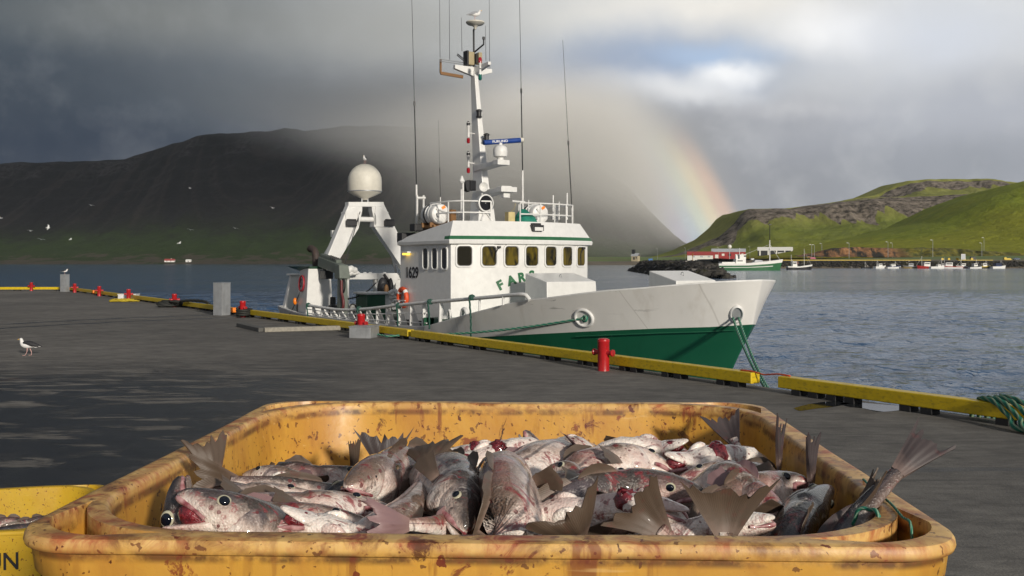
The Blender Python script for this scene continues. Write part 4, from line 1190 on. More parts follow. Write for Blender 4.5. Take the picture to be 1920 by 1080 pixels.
# ---------------------------------------------------------------- the fishing vessel
BOW = Vector((.5408, -.8411)); POR = Vector((.8411, .5408)); SO = Vector((-.02, 29.01))
SHIP_RZ = math.atan2(BOW.y, BOW.x)
def SL(px, py, yl):
    """ship coordinates (x towards the bow, y to port, z above water) of a sight line where it meets the plane y = yl"""
    r_ = (px - CX) / FPX
    d = (13.875 + 1.189 * (yl + 4)) / (r_ + .643)
    w = Vector((r_ * d, d)) - SO
    return Vector((w.dot(BOW), yl, EYE - (py - HY) / FPX * d - SEA))
def SX(px, py, x):
    """same, where it meets the plane at station x"""
    y = 0.0
    for _ in range(40):
        y -= (SL(px, py, y).x - x) * -.7 if False else 0
        a = SL(px, py, y).x; b = SL(px, py, y + .01).x
        y -= (a - x) / ((b - a) / .01)
    return SL(px, py, y)
def S2W(p):
    return Vector((SO.x + BOW.x * p[0] + POR.x * p[1], SO.y + BOW.y * p[0] + POR.y * p[1], SEA + p[2]))

ship = empty('fishing_vessel', (SO.x, SO.y, SEA), SHIP_RZ, 'large white and green fishing trawler moored along the quay, wheelhouse numbered 1629', 'ship')

# hull material: white topsides with scuffs, seams and weeping rust; green below
def hull_paint(name, col, scuff):
    m, t = new_mat(name)
    co = t.n('ShaderNodeTexCoord').outputs['Object']
    q = t.n('ShaderNodeSeparateXYZ'); t.link(co, q.inputs[0])
    n1 = t.noise(co, 1.2, 5, .6)
    c = t.mix(t.rng(n1, .3, .7), tuple(v * .92 for v in col), col)
    rs_ = t.noise(t.mapping(co, scale=(2.2, 2.2, .35)), 1, 6, .65)
    c = t.mix(t.rng(rs_, .54, .76, 0, .4), c, (col[0] * .55, col[1] * .5, col[2] * .42))
    if scuff:
        sc = t.noise(t.mapping(co, rot=(0, R(9), 0), scale=(.9, 1, 7)), 1.0, 5, .7, .6)
        zone = t.math('MULTIPLY', t.rng(q.outputs[2], 2.55, 2.8), t.math('MULTIPLY', t.rng(q.outputs[0], 4.6, 5.2), t.rng(q.outputs[0], 8.2, 7.6)))
        c = t.mix(t.math('MULTIPLY', t.rng(sc, .60, .64), zone), c, (.06, .058, .055))
        for xx in (6.9, 9.0, 2.0):
            ln = t.rng(t.math('ABSOLUTE', t.math('SUBTRACT', t.math('ADD', q.outputs[0], t.math('MULTIPLY', q.outputs[2], .0 if xx != 6.9 else .35)), xx if xx != 6.9 else 8.6)), .008, .016, .35, 0)
            c = t.mix(ln, c, (.32, .30, .27))
    t.set(t.b, 'Base Color', c); t.set(t.b, 'Roughness', t.rng(n1, .3, .7, .32, .46))
    b = t.n('ShaderNodeBump'); b.inputs['Strength'].default_value = .25; b.inputs['Distance'].default_value = .06
    t.link(t.noise(t.mapping(co, scale=(.9, .9, .6)), 1, 3), b.inputs['Height']); t.link(b.outputs[0], t.b.inputs['Normal'])
    return m
M['hull_white'] = hull_paint('hull_white', (.70, .685, .65), True)
M['hull_green'] = hull_paint('hull_green', (.010, .098, .048), False)

XST = -12.0
sheer_z = lambda x: float(np.interp(x, [-12, -9, -2, .38, 2.83, 4.5, 5.16, 5.65, 7.15, 8.04, 9.18, 9.8, 10.05], [2.05, 1.88, 1.86, 1.95, 2.42, 2.74, 2.83, 2.88, 3.07, 3.15, 3.28, 3.33, 3.32]))
green_z = lambda x: float(np.interp(x, [-12, -6, 0, 2.66, 4.26, 6.59, 8.06, 8.87, 9.6], [1.25, 1.2, 1.5, 1.80, 1.95, 2.16, 2.28, 2.33, 2.41]))
rows = [  # xmax, (distance from stem -> half breadth), height function
    (7.6, [0, .6, 2, 4, 7, 14, 18, 19.6], [.02, .1, .5, 1.1, 1.8, 2.1, 1.9, 1.5], lambda x: -1.3),
    (8.20, [0, .5, 1.2, 2.7, 4.2, 6.2, 10, 16, 19.2, 20.2], [.02, .30, .72, 1.60, 2.2, 2.62, 2.75, 2.75, 2.55, 2.3], lambda x: 0.0),
    (8.80, [0, .4, 1.0, 2.2, 3.8, 5.8, 9, 16, 20, 20.9], [.02, .30, .75, 1.55, 2.25, 2.70, 2.86, 2.85, 2.65, 2.45], lambda x: green_z(x) * .58),
    (9.42, [0, .22, .8, 1.6, 2.6, 3.6, 4.6, 6.6, 9, 18, 20.5, 21.6], [.02, .33, .90, 1.50, 2.02, 2.37, 2.62, 2.88, 2.95, 2.93, 2.75, 2.55], green_z),
    (9.54, [0, .2, .7, 1.4, 2.3, 3.3, 4.3, 6, 9, 18, 20.5, 21.8], [.02, .42, .98, 1.53, 2.02, 2.39, 2.64, 2.88, 2.98, 2.96, 2.78, 2.6], lambda x: green_z(x) * .5 + sheer_z(x) * .5),
    (9.68, [0, .12, .3, .6, 1.2, 2, 3, 4, 5, 7, 18.5, 21, 22.03], [.02, .40, .74, 1.07, 1.56, 2.0, 2.4, 2.65, 2.82, 3.0, 3.0, 2.85, 2.7], sheer_z)]
NS = 54
def row_pt(j, k, inset=0.0, dz=0.0):
    xm, ds, bs, zf = rows[j]
    s_ = (1 - k) ** 1.9 * (xm - XST)
    x = xm - s_
    return Vector((x - inset * .8 * max(0, 1 - s_ / 1.5), -max(float(np.interp(s_, ds, bs)) - inset, .01), zf(x) + dz))
def side_rings(js, name, material):
    mb = MB()
    grid = [[row_pt(j, i / NS) for i in range(NS + 1)] for j in js]
    loop = [[g[i] for i in range(NS + 1)] + [Vector((g[i].x, -g[i].y, g[i].z)) for i in range(NS, -1, -1)] for g in grid]
    mb.loft(loop, cap=False, closed=True)
    return mb.build(name, material, ship, smooth=50)
side_rings([0, 1, 2, 3], 'lower_hull', M['hull_green'])
side_rings([3, 4, 5], 'upper_hull', M['hull_white'])
def hull_half(x, z):
    zs = []; bs_ = []
    for xm, ds, bs, zf in rows:
        zs.append(zf(x)); bs_.append(float(np.interp(xm - x, ds, bs)) if x < xm else 0.0)
    return float(np.interp(z, zs, bs_))
def hull_normal(x, z):
    e = .05
    dx = (hull_half(x + e, z) - hull_half(x - e, z)) / (2 * e); dz = (hull_half(x, z + e) - hull_half(x, z - e)) / (2 * e)
    return Vector((-dx, -1, -dz)).normalized()
# bulwark cap and inside, decks
mb = MB()
top = [row_pt(5, i / NS) for i in range(NS + 1)]; inn = [row_pt(5, i / NS, .09) for i in range(NS + 1)]
dk = [Vector((p.x, -max(.01, min(-p.y, hull_half(p.x, 1.0 if p.x < .2 else 2.2) - .10)), 1.0 if p.x < .2 else 2.2)) for p in inn]
midl = [Vector((p.x, -max(.01, min(-p.y, hull_half(p.x, (p.z + q_.z) / 2) - .09)), (p.z + q_.z) / 2)) for p, q_ in zip(inn, dk)]
full = lambda a: a + [Vector((p.x, -p.y, p.z)) for p in reversed(a)]
up_ = lambda a, d: [p + Vector((0, 0, d)) for p in a]
mb.loft([full(up_(top, -.012)), full(up_(top, .022)), full(up_(inn, .022)), full(up_(inn, -.03))], cap=False, closed=True)
mb.build('bulwark_cap', M['white'], ship, smooth=30)
mb = MB(); kk = [i for i, p in enumerate(inn) if p.x < 9.2]; pk = lambda a: [a[i] for i in kk]
mb.loft([full(pk(inn)), full(pk(midl)), full(pk(dk))], cap=False, closed=True)
mb.build('bulwark_lining', M['green_dk'], ship, smooth=30)
mb = MB()
aft = [p for p in dk if p.x < .2]; fore = [p for p in dk if .2 <= p.x < 9.0]
aft = aft + [Vector((.3, aft[-1].y, 1.0))]; fore = [Vector((.2, fore[0].y, 2.2))] + fore
for a in (aft, fore):
    f_ = full(a); n = len(a)
    for i in range(n - 1): mb.add([a[i], a[i + 1], Vector((a[i + 1].x, -a[i + 1].y, a[i + 1].z)), Vector((a[i].x, -a[i].y, a[i].z))], [(0, 1, 2, 3)])
mb.add([(.25, -3, 1.0), (.25, 3, 1.0), (.25, 3, 2.2), (.25, -3, 2.2)], [(0, 1, 2, 3)])
mb.build('deck', M['green_dk'], ship)
# knuckle strake and draught corner along the bow
mb = MB(); pts = []
for i in range(22):
    x = 6.2 + i * .16; s_ = 9.42 - x; yv = float(np.interp(s_, rows[3][1], rows[3][2]))
    pts.append((x, -yv - .012, green_z(x) - .10))
mb.tube(pts[:20], .012, 6); mb.build('strake', M['hull_green'], ship)

# fairleads for the mooring lines
def hole_at(px, py):
    y = -1.0
    for _ in range(200):
        p = SL(px, py, y); y = .8 * y + .2 * -hull_half(p.x, p.z)
    return SL(px, py, y)
H1, H2 = hole_at(1095, 596), hole_at(1381, 589)
for (x, z, w, h) in ((H1.x, H1.z, .19, .17), (H2.x, H2.z, .11, .15)):
    c = Vector((x, -hull_half(x, z), z)); n = hull_normal(x, z); ux = Vector((0, 0, 1)).cross(n).normalized(); uz = n.cross(ux)
    mb = MB(); ring = lambda k, o: [c + n * o + ux * math.cos(a) * w * k + uz * math.sin(a) * h * k for a in [i * 2 * math.pi / 28 for i in range(28)]]
    mb.loft([ring(1.36, -.03), ring(1.36, .012), ring(1.28, .04), ring(1.12, .05), ring(1.0, .035), ring(.96, .0)], cap=False)
    fl = mb.build('fairlead', M['white'], ship, smooth=60)
    mb = MB(); mb.loft([ring(.98, .006), ring(.5, .004), ring(.02, .003)], cap=True); mb.build('opening', M['white_clean'] if x < 8 else M['grey_metal'], fl, smooth=60)

# ---- wheelhouse
def xfront(y): return .57 + .50 * (1 - (y / 2.33) ** 2)
arc = [(xfront(y), y) for y in np.linspace(-2.33, 2.33, 15)]
plan = [(-2.50, -2.33)] + arc + [(-2.50, 2.33)]
mb = MB()
mb.loft([[(x, y, z) for x, y in plan] for z in (1.0, 4.22)]); wh = mb.build('wheelhouse', M['white_clean'], ship, smooth=18)
def out(o, pl=plan):
    r_ = []
    for x, y in pl:
        r_.append((x + (o if x > -2 else 0), y + o * max(-1, min(1, y / 2.0))))
    return r_
def zt(x): return float(np.interp(x, [-2.5, -.4, .4], [4.46, 4.76, 4.85]))
mb = MB()
mb.loft([[(x, y, 4.19) for x, y in out(.02)], [(x, y, 4.215) for x, y in out(.10)], [(x, y, 4.30) for x, y in out(.11)], [(x, y, zt(x)) for x, y in out(-.16)], [(x, y, zt(x) - .02) for x, y in out(-.22)]])
mb.build('visor', M['white_clean'], ship, smooth=18)
mb = MB()
f_ = lambda z: (4.30 + (z - 4.30))
def slope(z, x): return .11 + (z - 4.30) / (zt(x) - 4.30) * (-.27)
def vring(z, e):
    r_ = []
    for x, y in plan:
        o = slope(z, x) + e; r_.append((x + (o if x > -2 else 0), y + o * max(-1, min(1, y / 2.0)), z))
    return r_
mb.loft([vring(4.335, -.01), vring(4.335, .004), vring(4.43, .004), vring(4.43, -.01)], cap=False, closed=False)
mb.build('stripe', M['green_stripe'], ship, smooth=18)
# roof rails and seam
def rrect(c, ux, uy, w, h, r, n=5):
    pts = []
    for sx, sy, a0 in ((1, 1, 0), (-1, 1, 90), (-1, -1, 180), (1, -1, 270)):
        for i in range(n + 1):
            a = R(a0 + 90 * i / n)
            pts.append(c + ux * (sx * (w / 2 - r) + r * math.cos(a)) + uy * (sy * (h / 2 - r) + r * math.sin(a)))
    return pts
m, t = new_mat('wheelhouse_glass')
co = t.n('ShaderNodeTexCoord').outputs['Object']
gn = t.noise(t.mapping(co, rot=(R(20), 0, 0), scale=(3, 3, 1.4)), 1, 3, .5, .8)
t.set(t.b, 'Base Color', t.mix(t.rng(gn, .42, .60), (.012, .011, .006), (.115, .085, .010))); t.set(t.b, 'Roughness', .08); t.set(t.b, 'Specular IOR Level', .35)
M['glass_olive'] = m
m, t = new_mat('dark_window_glass'); t.set(t.b, 'Base Color', (.02, .02, .016)); t.set(t.b, 'Roughness', .06); M['glass_dark'] = m
def window(c, ux, n, w, h, glass):
    uz = Vector((0, 0, 1)); c = Vector(c); ux = Vector(ux).normalized(); n = Vector(n).normalized()
    mb = MB()
    mb.loft([rrect(c - n * .01, ux, uz, w + .11, h + .11, .12), rrect(c + n * .028, ux, uz, w + .10, h + .10, .12), rrect(c + n * .030, ux, uz, w + .03, h + .03, .10), rrect(c + n * .002, ux, uz, w, h, .09)], cap=False)
    fr = mb.build('window', M['white_clean'], wh, smooth=40)
    mb = MB(); mb.add(rrect(c + n * .006, ux, uz, w + .01, h + .01, .09), [tuple(range(24))]); mb.build('pane', glass, fr)
    mb = MB(); mb.loft([rrect(c + n * .007, ux, uz, w - .03, h - .03, .075), rrect(c + n * .012, ux, uz, w - .022, h - .022, .08), rrect(c + n * .012, ux, uz, w + .002, h + .002, .09)], cap=False); mb.build('gasket', M['black'], fr, smooth=40)
    return fr
for y in (-1.98, -1.31, -.65, 0, .68, 1.35, 1.98):
    n = Vector((1, .1842 * y, 0)).normalized(); ux = Vector((0, 0, 1)).cross(n)
    window((xfront(y), y, 3.875), ux, n, .40, .53, M['glass_olive'])
for x in (-.89, -.34, .22):
    window((x, -2.33, 3.81), (1, 0, 0), (0, -1, 0), .27, .56, M['glass_dark'])
for x in (-.9, -.1):
    window((x, 2.33, 3.81), (-1, 0, 0), (0, 1, 0), .30, .56, M['glass_dark'])
# wipers
for y in (-1.05, 2.05):
    mb = MB(); n = Vector((1, .1842 * y, 0)).normalized(); c = Vector((xfront(y), y, 4.12)) + n * .05
    mb.box(c, (.06, .10, .06)); mb.tube([c, c + Vector((0, -.10, -.16)), c + Vector((0, -.13, -.40))], .012, 6); mb.build('wiper', M['black'], wh)
# number on the side, name on the front
text_mesh('number', '1629', .44, M['letter_black'], frame((-1.74, -2.337, 3.39), (1, 0, 0), (0, -1, 0)), ship, .004, .009, .95)
for ch, y, z, rot in (('F', -.99, 3.06, 27), ('A', -.66, 3.19, 18), ('R', -.34, 3.27, 9), ('S', -.01, 3.325, 0)):
    n = Vector((1, .1842 * y, 0)).normalized(); ux = Vector((0, 0, 1)).cross(n)
    text_mesh('letter', ch, .35, M['green_stripe'], frame(Vector((xfront(y), y, z)) + n * .006, ux, n) @ Matrix.Rotation(R(rot), 4, 'Z'), ship, .004, .018, 1.05)
# deck light on the side, lit
m, t = new_mat('lit_deck_lamp'); t.set(t.b, 'Base Color', (.9, .7, .1)); t.set(t.b, 'Emission Color', (1.0, .62, .08)); t.set(t.b, 'Emission Strength', 1.8); M['lamp_lit'] = m
mb = MB(); mb.box((-1.98, -2.40, 4.0), (.40, .14, .05)); lb = mb.build('deck_lamp', M['white'], ship, bevel=.01)
mb = MB(); mb.box((-2.0, -2.40, 3.945), (.30, .10, .06)); mb.build('bulb', M['lamp_lit'], lb, bevel=.01)
# floodlight on the visor
c = SX(1004, 429, .98)
mb = MB(); mb.box(c + Vector((.06, 0, .02)), (.22, .36, .17)); mb.box(c + Vector((.02, 0, .13)), (.10, .30, .06)); fl = mb.build('floodlight', M['black'], ship, bevel=.015)
mb = MB(); mb.box(c + Vector((.175, 0, -.01)), (.012, .28, .10)); mb.build('lens', M['white_clean'], fl)
mb = MB(); mb.tube(bez(c + Vector((0, -.18, 0)), c + Vector((.05, -.30, -.25)), c + Vector((0, -.1, -.3)), c + Vector((-.02, 0, -.22)), 10), .012, 5); mb.tube(bez(c + Vector((0, .18, 0)), c + Vector((.05, .24, -.2)), c + Vector((0, .1, -.3)), c + Vector((-.02, .03, -.22)), 10), .012, 5); mb.build('bracket', M['grey_metal'], fl)

# ---- top of the wheelhouse
def railing(name, posts, zlo, zs, rad=.022):
    mb = MB()
    for z in zs: mb.tube([(x, y, z) for x, y in posts], rad, 6)
    for x, y in posts: mb.tube([(x, y, zlo), (x, y, zs[0])], rad * 1.05, 6)
    return mb.build(name, M['white'], ship, smooth=60)
railing('roof_rail', [(-1.3, -1.95), (-.2, -1.98), (.25, -1.75), (.42, -.95)], 4.75, (5.42, 5.1))
railing('roof_rail', [(.62, -.10), (.70, .55), (.62, 1.1), (.5, 1.6), (.34, 1.95), (-.6, 2.05), (-1.8, 2.05)], 4.78, (5.40, 5.08))
for k, (c, lab) in enumerate([((-1.42, -1.75, 5.10), 0), ((-1.0, 1.45, 5.16), 1)]):
    c = Vector(c); mb = MB()
    ax = Vector((1, -.12, 0)).normalized()
    prof = [(.001, -.50), (.20, -.50), (.27, -.46), (.30, -.38), (.305, -.24), (.318, -.235), (.318, -.20), (.305, -.19), (.305, -.02), (.322, -.015), (.322, .03), (.305, .035), (.305, .2), (.318, .205), (.318, .24), (.305, .245), (.30, .40), (.27, .47), (.20, .50), (.10, .505), (.001, .505)]
    mb.lathe(c, prof, 28, ax)
    for q in (45, 135):
        d = Vector((0, math.cos(R(q)), math.sin(R(q)))); mb.bar(c + ax * .505 - d * .22, c + ax * .505 + d * .22, .05, .03, ax)
    rf = mb.build('liferaft', M['white'], ship, smooth=35)
    mb = MB(); mb.lathe(c - ax * .1, [(.310, -.03), (.330, -.03), (.330, .03), (.310, .03)], 24, ax); mb.build('strap', M['black'], rf, smooth=50)
    u_ = Vector((0, 0, 1)); v_ = ax.cross(u_)
    mb = MB(); mb.bar(c + ax * .512 + u_ * .16 - v_ * .02, c + ax * .512 + u_ * .22 - v_ * .12, .08, .01, ax); mb.build('decal', M['orange'], rf)
    mb = MB(); mb.box(c + Vector((0, 0, -.36)), (.8, .5, .09)); mb.box(c + Vector((-.25, 0, -.31)), (.09, .62, .14)); mb.box(c + Vector((.25, 0, -.31)), (.09, .62, .14)); mb.build('cradle', M['brown'] if k == 0 else M['grey_metal'], rf, bevel=.01)
mb = MB(); mb.box((-.95, -1.5, 5.0), (.30, .20, .46), .3); mb.build('locker', M['brown'], ship, bevel=.01)
for (px, py, w, h, y) in ((764, 446, .34, .30, -2.1), (788, 427, .34, .22, -2.0)):
    c = SL(px, py, y); mb = MB(); mb.box(c, (.35, w * 1.6, h)); mb.box(c + Vector((.18, 0, 0)), (.03, w * 1.4, h * .8)); mb.build('work_light', M['black'], ship, bevel=.02)
mb = MB(); c = Vector((.28, .28, 4.84))
nb = 9; ring0 = [c + Vector((.40 * math.cos(i * 2 * math.pi / nb) * (1 + .08 * (i % 2)), .36 * math.sin(i * 2 * math.pi / nb) * (1 + .1 * (i % 3 == 0)), 0)) for i in range(nb)]
ring1 = [c + Vector((.33 * math.cos(i * 2 * math.pi / nb), .30 * math.sin(i * 2 * math.pi / nb), .14 + .03 * (i % 2))) for i in range(nb)]
ring2 = [c + Vector((.09 * math.cos(i * 2 * math.pi / nb) - .03, .08 * math.sin(i * 2 * math.pi / nb) - .05, .40)) for i in range(nb)]
mb.loft([ring0, ring1, ring2]); mb.build('tarpaulin', M['teal_tarp'], ship, smooth=70)
mb = MB(); mb.box((.30, -.24, 5.0), (.2, .22, .28)); mb.tube([(.3, -.2, 5.14), (.32, -.1, 5.25), (.3, -.05, 5.4)], .01, 5); mb.build('switch_box', paint('tan_box', (.52, .42, .2), .5), ship, bevel=.01)

# searchlight with its bracket
c = SX(908, 381, .30)
mb = MB(); mb.lathe(c + Vector((-.16, 0, 0)), [(.10, -.10), (.20, -.02), (.235, .08), (.235, .22), (.25, .23), (.25, .26), (.215, .27), (.20, .20), (.001, .16)], 26, (1, 0, 0)); s0 = mb.build('searchlight', M['white'], ship, smooth=40)
mb = MB(); mb.lathe(c + Vector((-.16, 0, 0)), [(.212, .235), (.10, .20), (.001, .19)], 26, (1, 0, 0)); mb.build('lens', M['black_gloss'], s0, smooth=60)
mb = MB(); mb.sphere(c + Vector((.06, 0, 0)), .02, 8, 6); mb.build('bulb', M['white_clean'], s0)
mb = MB(); mb.hexa([c + Vector(q) for q in ((-.3, -.27, -.56), (.12, -.27, -.56), (.12, .27, -.56), (-.3, .27, -.56), (-.22, -.15, -.16), (-.02, -.15, -.16), (-.02, .15, -.16), (-.22, .15, -.16))])
mb.bar(c + Vector((.13, -.18, -.5)), c + Vector((.02, 0, -.2)), .05, .03); mb.bar(c + Vector((.13, .18, -.5)), c + Vector((.02, 0, -.2)), .05, .03)
mb.build('pedestal', M['white'], s0, bevel=.012)

# ---- mast
mb = MB()
sec = lambda cx, lx, wy, z: [(cx - lx / 2, -wy / 2, z), (cx + lx / 2, -wy / 2, z), (cx + lx / 2, wy / 2, z), (cx - lx / 2, wy / 2, z)]
mb.loft([sec(-1.62, 1.0, .42, 4.6), sec(-1.66, .78, .34, 5.5), sec(-1.70, .56, .24, 6.0), sec(-1.92, .40, .18, 7.8), sec(-2.13, .24, .12, 9.6)])
mast = mb.build('mast', M['white_clean'], ship, bevel=.02)
def platform(z, x0, x1, w):
    mb = MB(); mb.hexa([(x0, -w / 2, z - .16), (x1, -w * .7, z - .05), (x1, w * .7, z - .05), (x0, w / 2, z - .16), (x0, -w / 2, z + .04), (x1, -w * .7, z + .06), (x1, w * .7, z + .06), (x0, w / 2, z + .04)])
    mb.box((x1 - .06, 0, z + .005), (.30, w * 1.6, .15)); return mb
zc = SX(935, 305, -.55).z
platform(zc, -1.9, -.50, .26).build('radar_platform', M['white'], mast, bevel=.01)
mb = MB(); mb.lathe((-.6, 0, zc + .07), [(.10, 0), (.10, .08), (.20, .12), (.215, .24), (.215, .26), (.20, .38), (.14, .44), (.06, .46), (.06, .52)], 20); rd = mb.build('radar', M['white'], mast, smooth=40)
rdir = Vector((.12, 1, .115)).normalized(); rc = Vector((-.6, 0.06, zc + .64))
mb = MB()
mb.tube([rc - rdir * .60, rc + rdir * .60], .075, 10); mb.build('antenna', M['blue'], rd, smooth=50)
mb = MB(); mb.tube([rc + rdir * .60, rc + rdir * .70], [.078, .07], 10); mb.build('end_cap', M['cream'], rd, smooth=50)
nrm = Vector((1, -.12, 0)).normalized()
text_mesh('lettering', 'FURUNO', .10, M['letter_white'], frame(rc + nrm * .079 + Vector((0, 0, .0)) - rdir * .1, rdir, nrm), rd, .002, .002, 1.25)
zc2 = SX(925, 355, -.3).z
platform(zc2, -1.75, -.20, .34).build('lower_platform', M['white'], mast, bevel=.01)
mb = MB(); mb.box((-.32, 0, zc2 + .10), (.16, .34, .03)); mb.box((-.34, 0, zc2 - .14), (.2, .22, .18)); mb.build('platform_box', M['white'], mast, bevel=.01)
c = SX(905, 351, -1.0); mb = MB(); mb.lathe(c, [(.03, -.28), (.04, -.1), (.06, .02), (.13, .10), (.14, .11), (.10, .08), (.03, .0)], 18, (1, -.25, 0)); mb.tube([c, c + Vector((-.05, 0, -.25))], .02, 6); mb.build('horn', M['white'], mast, smooth=50)
c = SX(883, 348, -1.6); mb = MB(); mb.box(c, (.2, .24, .30), .3); mb.hexa([c + Vector(q) for q in ((-.1, -.2, -.16), (.1, -.2, -.16), (.1, -.1, -.2), (-.1, -.1, -.2), (-.1, -.26, .12), (.1, -.26, .12), (.1, -.1, .16), (-.1, -.1, .16))]); mb.build('speaker', M['black'], mast, bevel=.01)
for py in (249, 305):
    c = SX(878, py, -1.95)
    mb = MB(); mb.lathe(c + Vector((0, 0, .02)), [(.03, -.16), (.04, -.12), (.04, .14), (.055, .16), (.055, .30)], 12); mb.tube([c + Vector((0, 0, 0)), c + Vector((0, .3, -.02))], .018, 6); ln = mb.build('navigation_light', M['white'], mast, smooth=40)
    mb = MB(); mb.lathe(c + Vector((0, 0, .22)), [(.055, .0), (.058, .08), (.03, .13), (.001, .14)], 12); mb.build('cap', M['black'], ln, smooth=40)
    mb = MB(); mb.lathe(c + Vector((0, 0, -.26)), [(.03, .1), (.052, .08), (.052, -.03), (.03, -.06), (.001, -.06)], 12); mb.build('lens', M['red_lamp'], ln, smooth=40)
for (px, py, x) in ((898, 213, -1.75), (912, 258, -1.45)):
    c = SX(px, py, x); mb = MB(); mb.lathe(c, [(.001, -.12), (.09, -.12), (.10, -.09), (.075, -.08), (.075, .06), (.10, .07), (.10, .09), (.05, .13), (.001, .13)], 14); mb.box(c + Vector((-.08, 0, -.02)), (.14, .06, .05)); mb.build('masthead_light', M['black'], mast, smooth=40)
# crosstree
zk = SX(885, 132, -2.15).z
mb = MB()
for s_, L_ in ((-1, .70), (1, .62)):
    mb.hexa([(-2.20, 0, zk - .20), (-2.06, 0, zk - .20), (-2.06, s_ * L_, zk - .02), (-2.20, s_ * L_, zk - .02), (-2.20, 0, zk + .09), (-2.06, 0, zk + .09), (-2.06, s_ * L_, zk + .10), (-2.20, s_ * L_, zk + .10)])
mb.hexa([(-2.1, -.05, zk - .16), (-1.2, -.05, zk + .02), (-1.2, .05, zk + .02), (-2.1, .05, zk - .16), (-2.1, -.05, zk + .08), (-1.2, -.05, zk + .12), (-1.2, .05, zk + .12), (-2.1, .05, zk + .08)])
mb.build('crosstree', M['white_clean'], mast, bevel=.01)
mb = MB(); q = SX(826, 137, -2.3); mb.bar((-2.3, -.3, q.z - .04), q, .06, .09); mb.bar(q, q + Vector((0, 0, .42)), .05, .05); mb.build('antenna_bracket', M['brown'], mast)
mb = MB(); mb.tube([(-2.13, 0, zk), (-2.15, 0, zk + 1.25), (-2.05, 0, zk + 1.32)], .03, 8); mb.tube([(-2.15, 0, zk + .55), (-1.75, .12, zk + .75), (-1.75, .12, zk + .95)], .028, 6); mb.tube([(-1.75, .12, zk + .9), (-1.75, .12, zk + .98)], .045, 8); mb.build('topmast', M['dark_metal'], mast, smooth=50)
mb = MB(); mb.box((-2.13, -.16, zk + .34), (.26, .2, .40)); mb.box((-1.95, .07, zk + .34), (.2, .12, .36)); mb.build('junction_box', paint('dull_tan', (.35, .29, .17), .6), mast, bevel=.01)
mb = MB(); mb.box((-2.1, -.30, zk + .34), (.24, .06, .44)); mb.box((-2.0, -.02, zk + .34), (.14, .05, .30)); mb.tube([(-2.1, -.3, zk + .2), (-2.1, -.62, zk + .40), (-2.1, -.6, zk + .44), (-2.1, -.28, zk + .25)], .016, 5); mb.build('antenna_mount', M['black'], mast)
mb = MB(); mb.tube([(-2.2, -1.15, zk + .24), (-2.2, .62, zk + .20), (-2.2, .62, zk + .15), (-2.2, -1.15, zk + .18), (-2.2, -1.17, zk + .21)], .014, 5); mb.build('loop_aerial', M['grey_metal'], mast)
c = SX(900, 118, -1.3)
mb = MB(); mb.lathe(c, [(.04, -.16), (.04, -.02), (.05, 0)], 12); mb.lathe(c + Vector((0, 0, -.34)), [(.05, 0), (.04, .04), (.04, .14)], 12); ln = mb.build('signal_light', M['white'], mast, smooth=50)
mb = MB(); mb.lathe(c, [(.055, 0), (.058, .13), (.03, .17), (.001, .17)], 12); mb.build('lens', M['red_lamp'], ln, smooth=50)
mb = MB(); mb.lathe(c + Vector((0, 0, -.34)), [(.05, 0), (.058, -.14), (.03, -.18), (.001, -.18)], 12); mb.build('lens', M['green_lamp'], ln, smooth=50)
RADOME2 = SX(891, 43, -2.0)
mb = MB(); mb.lathe(RADOME2, [(.03, -.20), (.05, -.13), (.12, -.08), (.24, -.05), (.29, .0), (.285, .03), (.20, .055), (.001, .065)], 26); mb.build('satellite_dome', M['cream'], mast, smooth=50)
# whip aerials
def whip(px0, py0, px1, py1, x0, x1, rad=.02, base=None):
    a = SX(px0, py0, x0); b = SX(px1, py1, x1)
    mb = MB(); k = a.lerp(b, .42)
    mb.tube([a, k, k, b], [rad, rad * .9, rad * .5, rad * .35], 6); mb.tube([k - (b - a).normalized() * .09, k + (b - a).normalized() * .05], rad * 1.6, 6)
    w_ = mb.build('whip_aerial', M['dark_metal'], ship, smooth=60)
    mb = MB()
    if base:
        z0 = base; mb.tube([(a.x, a.y, z0), a + (b - a).normalized() * .25], rad * 1.7, 8)
        mb.build('aerial_base', M['white'], w_, smooth=60)
    return w_
whip(781, 362, 771, -40, -2.3, -2.4, .018, 4.8)
whip(980, 335, 973, -60, -.75, -.75, .018, 4.85)
whip(1073, 405, 1055, 75, -.05, -.05, .017, 4.8)
whip(826, 385, 822, 225, -2.1, -2.1, .010, 4.8)
for (px, y1_, y0_, x) in ((825, -30, 108, -2.3), (843, -30, 112, -2.18), (866, 33, 96, -2.1), (911, 48, 114, -2.1), (918, -30, 122, -2.13)):
    a = SX(px, y0_, x); b = SX(px - 1, y1_, x); mb = MB(); mb.tube([a, b], [.008, .005], 5); mb.build('whip_aerial', M['dark_metal'], ship)
# small posts on the roof
mb = MB()
for (px, y0_, y1_, x, rad) in ((866, 410, 355, -1.0, .055), (868, 410, 340, -.95, .03), (973, 412, 383, -.3, .03), (1037, 412, 366, -.2, .022), (1048, 412, 378, -.2, .02), (1063, 412, 362, -.1, .026), (991, 395, 375, -.3, .02)):
    mb = MB(); mb.tube([SX(px, y0_, x), SX(px, y1_, x)], rad, 8); mb.build('roof_post', M['white'], ship, smooth=50)
mb = MB()
a = SX(960, 377, -.3); b = SX(984, 379, -.3); mb.tube([a, b], .03, 6); mb.build('roof_pipe', M['white'], ship, smooth=50); mb = MB(); a = SX(866, 338, -.95); mb.lathe(a, [(.06, -.08), (.09, -.03), (.05, .05), (.03, .12), (.001, .14)], 10); mb.build('roof_light', M['white'], ship, smooth=50); mb = MB()
for px in (782, 794): mb.tube([SX(px, 405, -2.2), SX(px, 366, -2.2)], .03, 6)
mb.tube([SX(781, 371, -2.2), SX(797, 371, -2.2)], .04, 6)
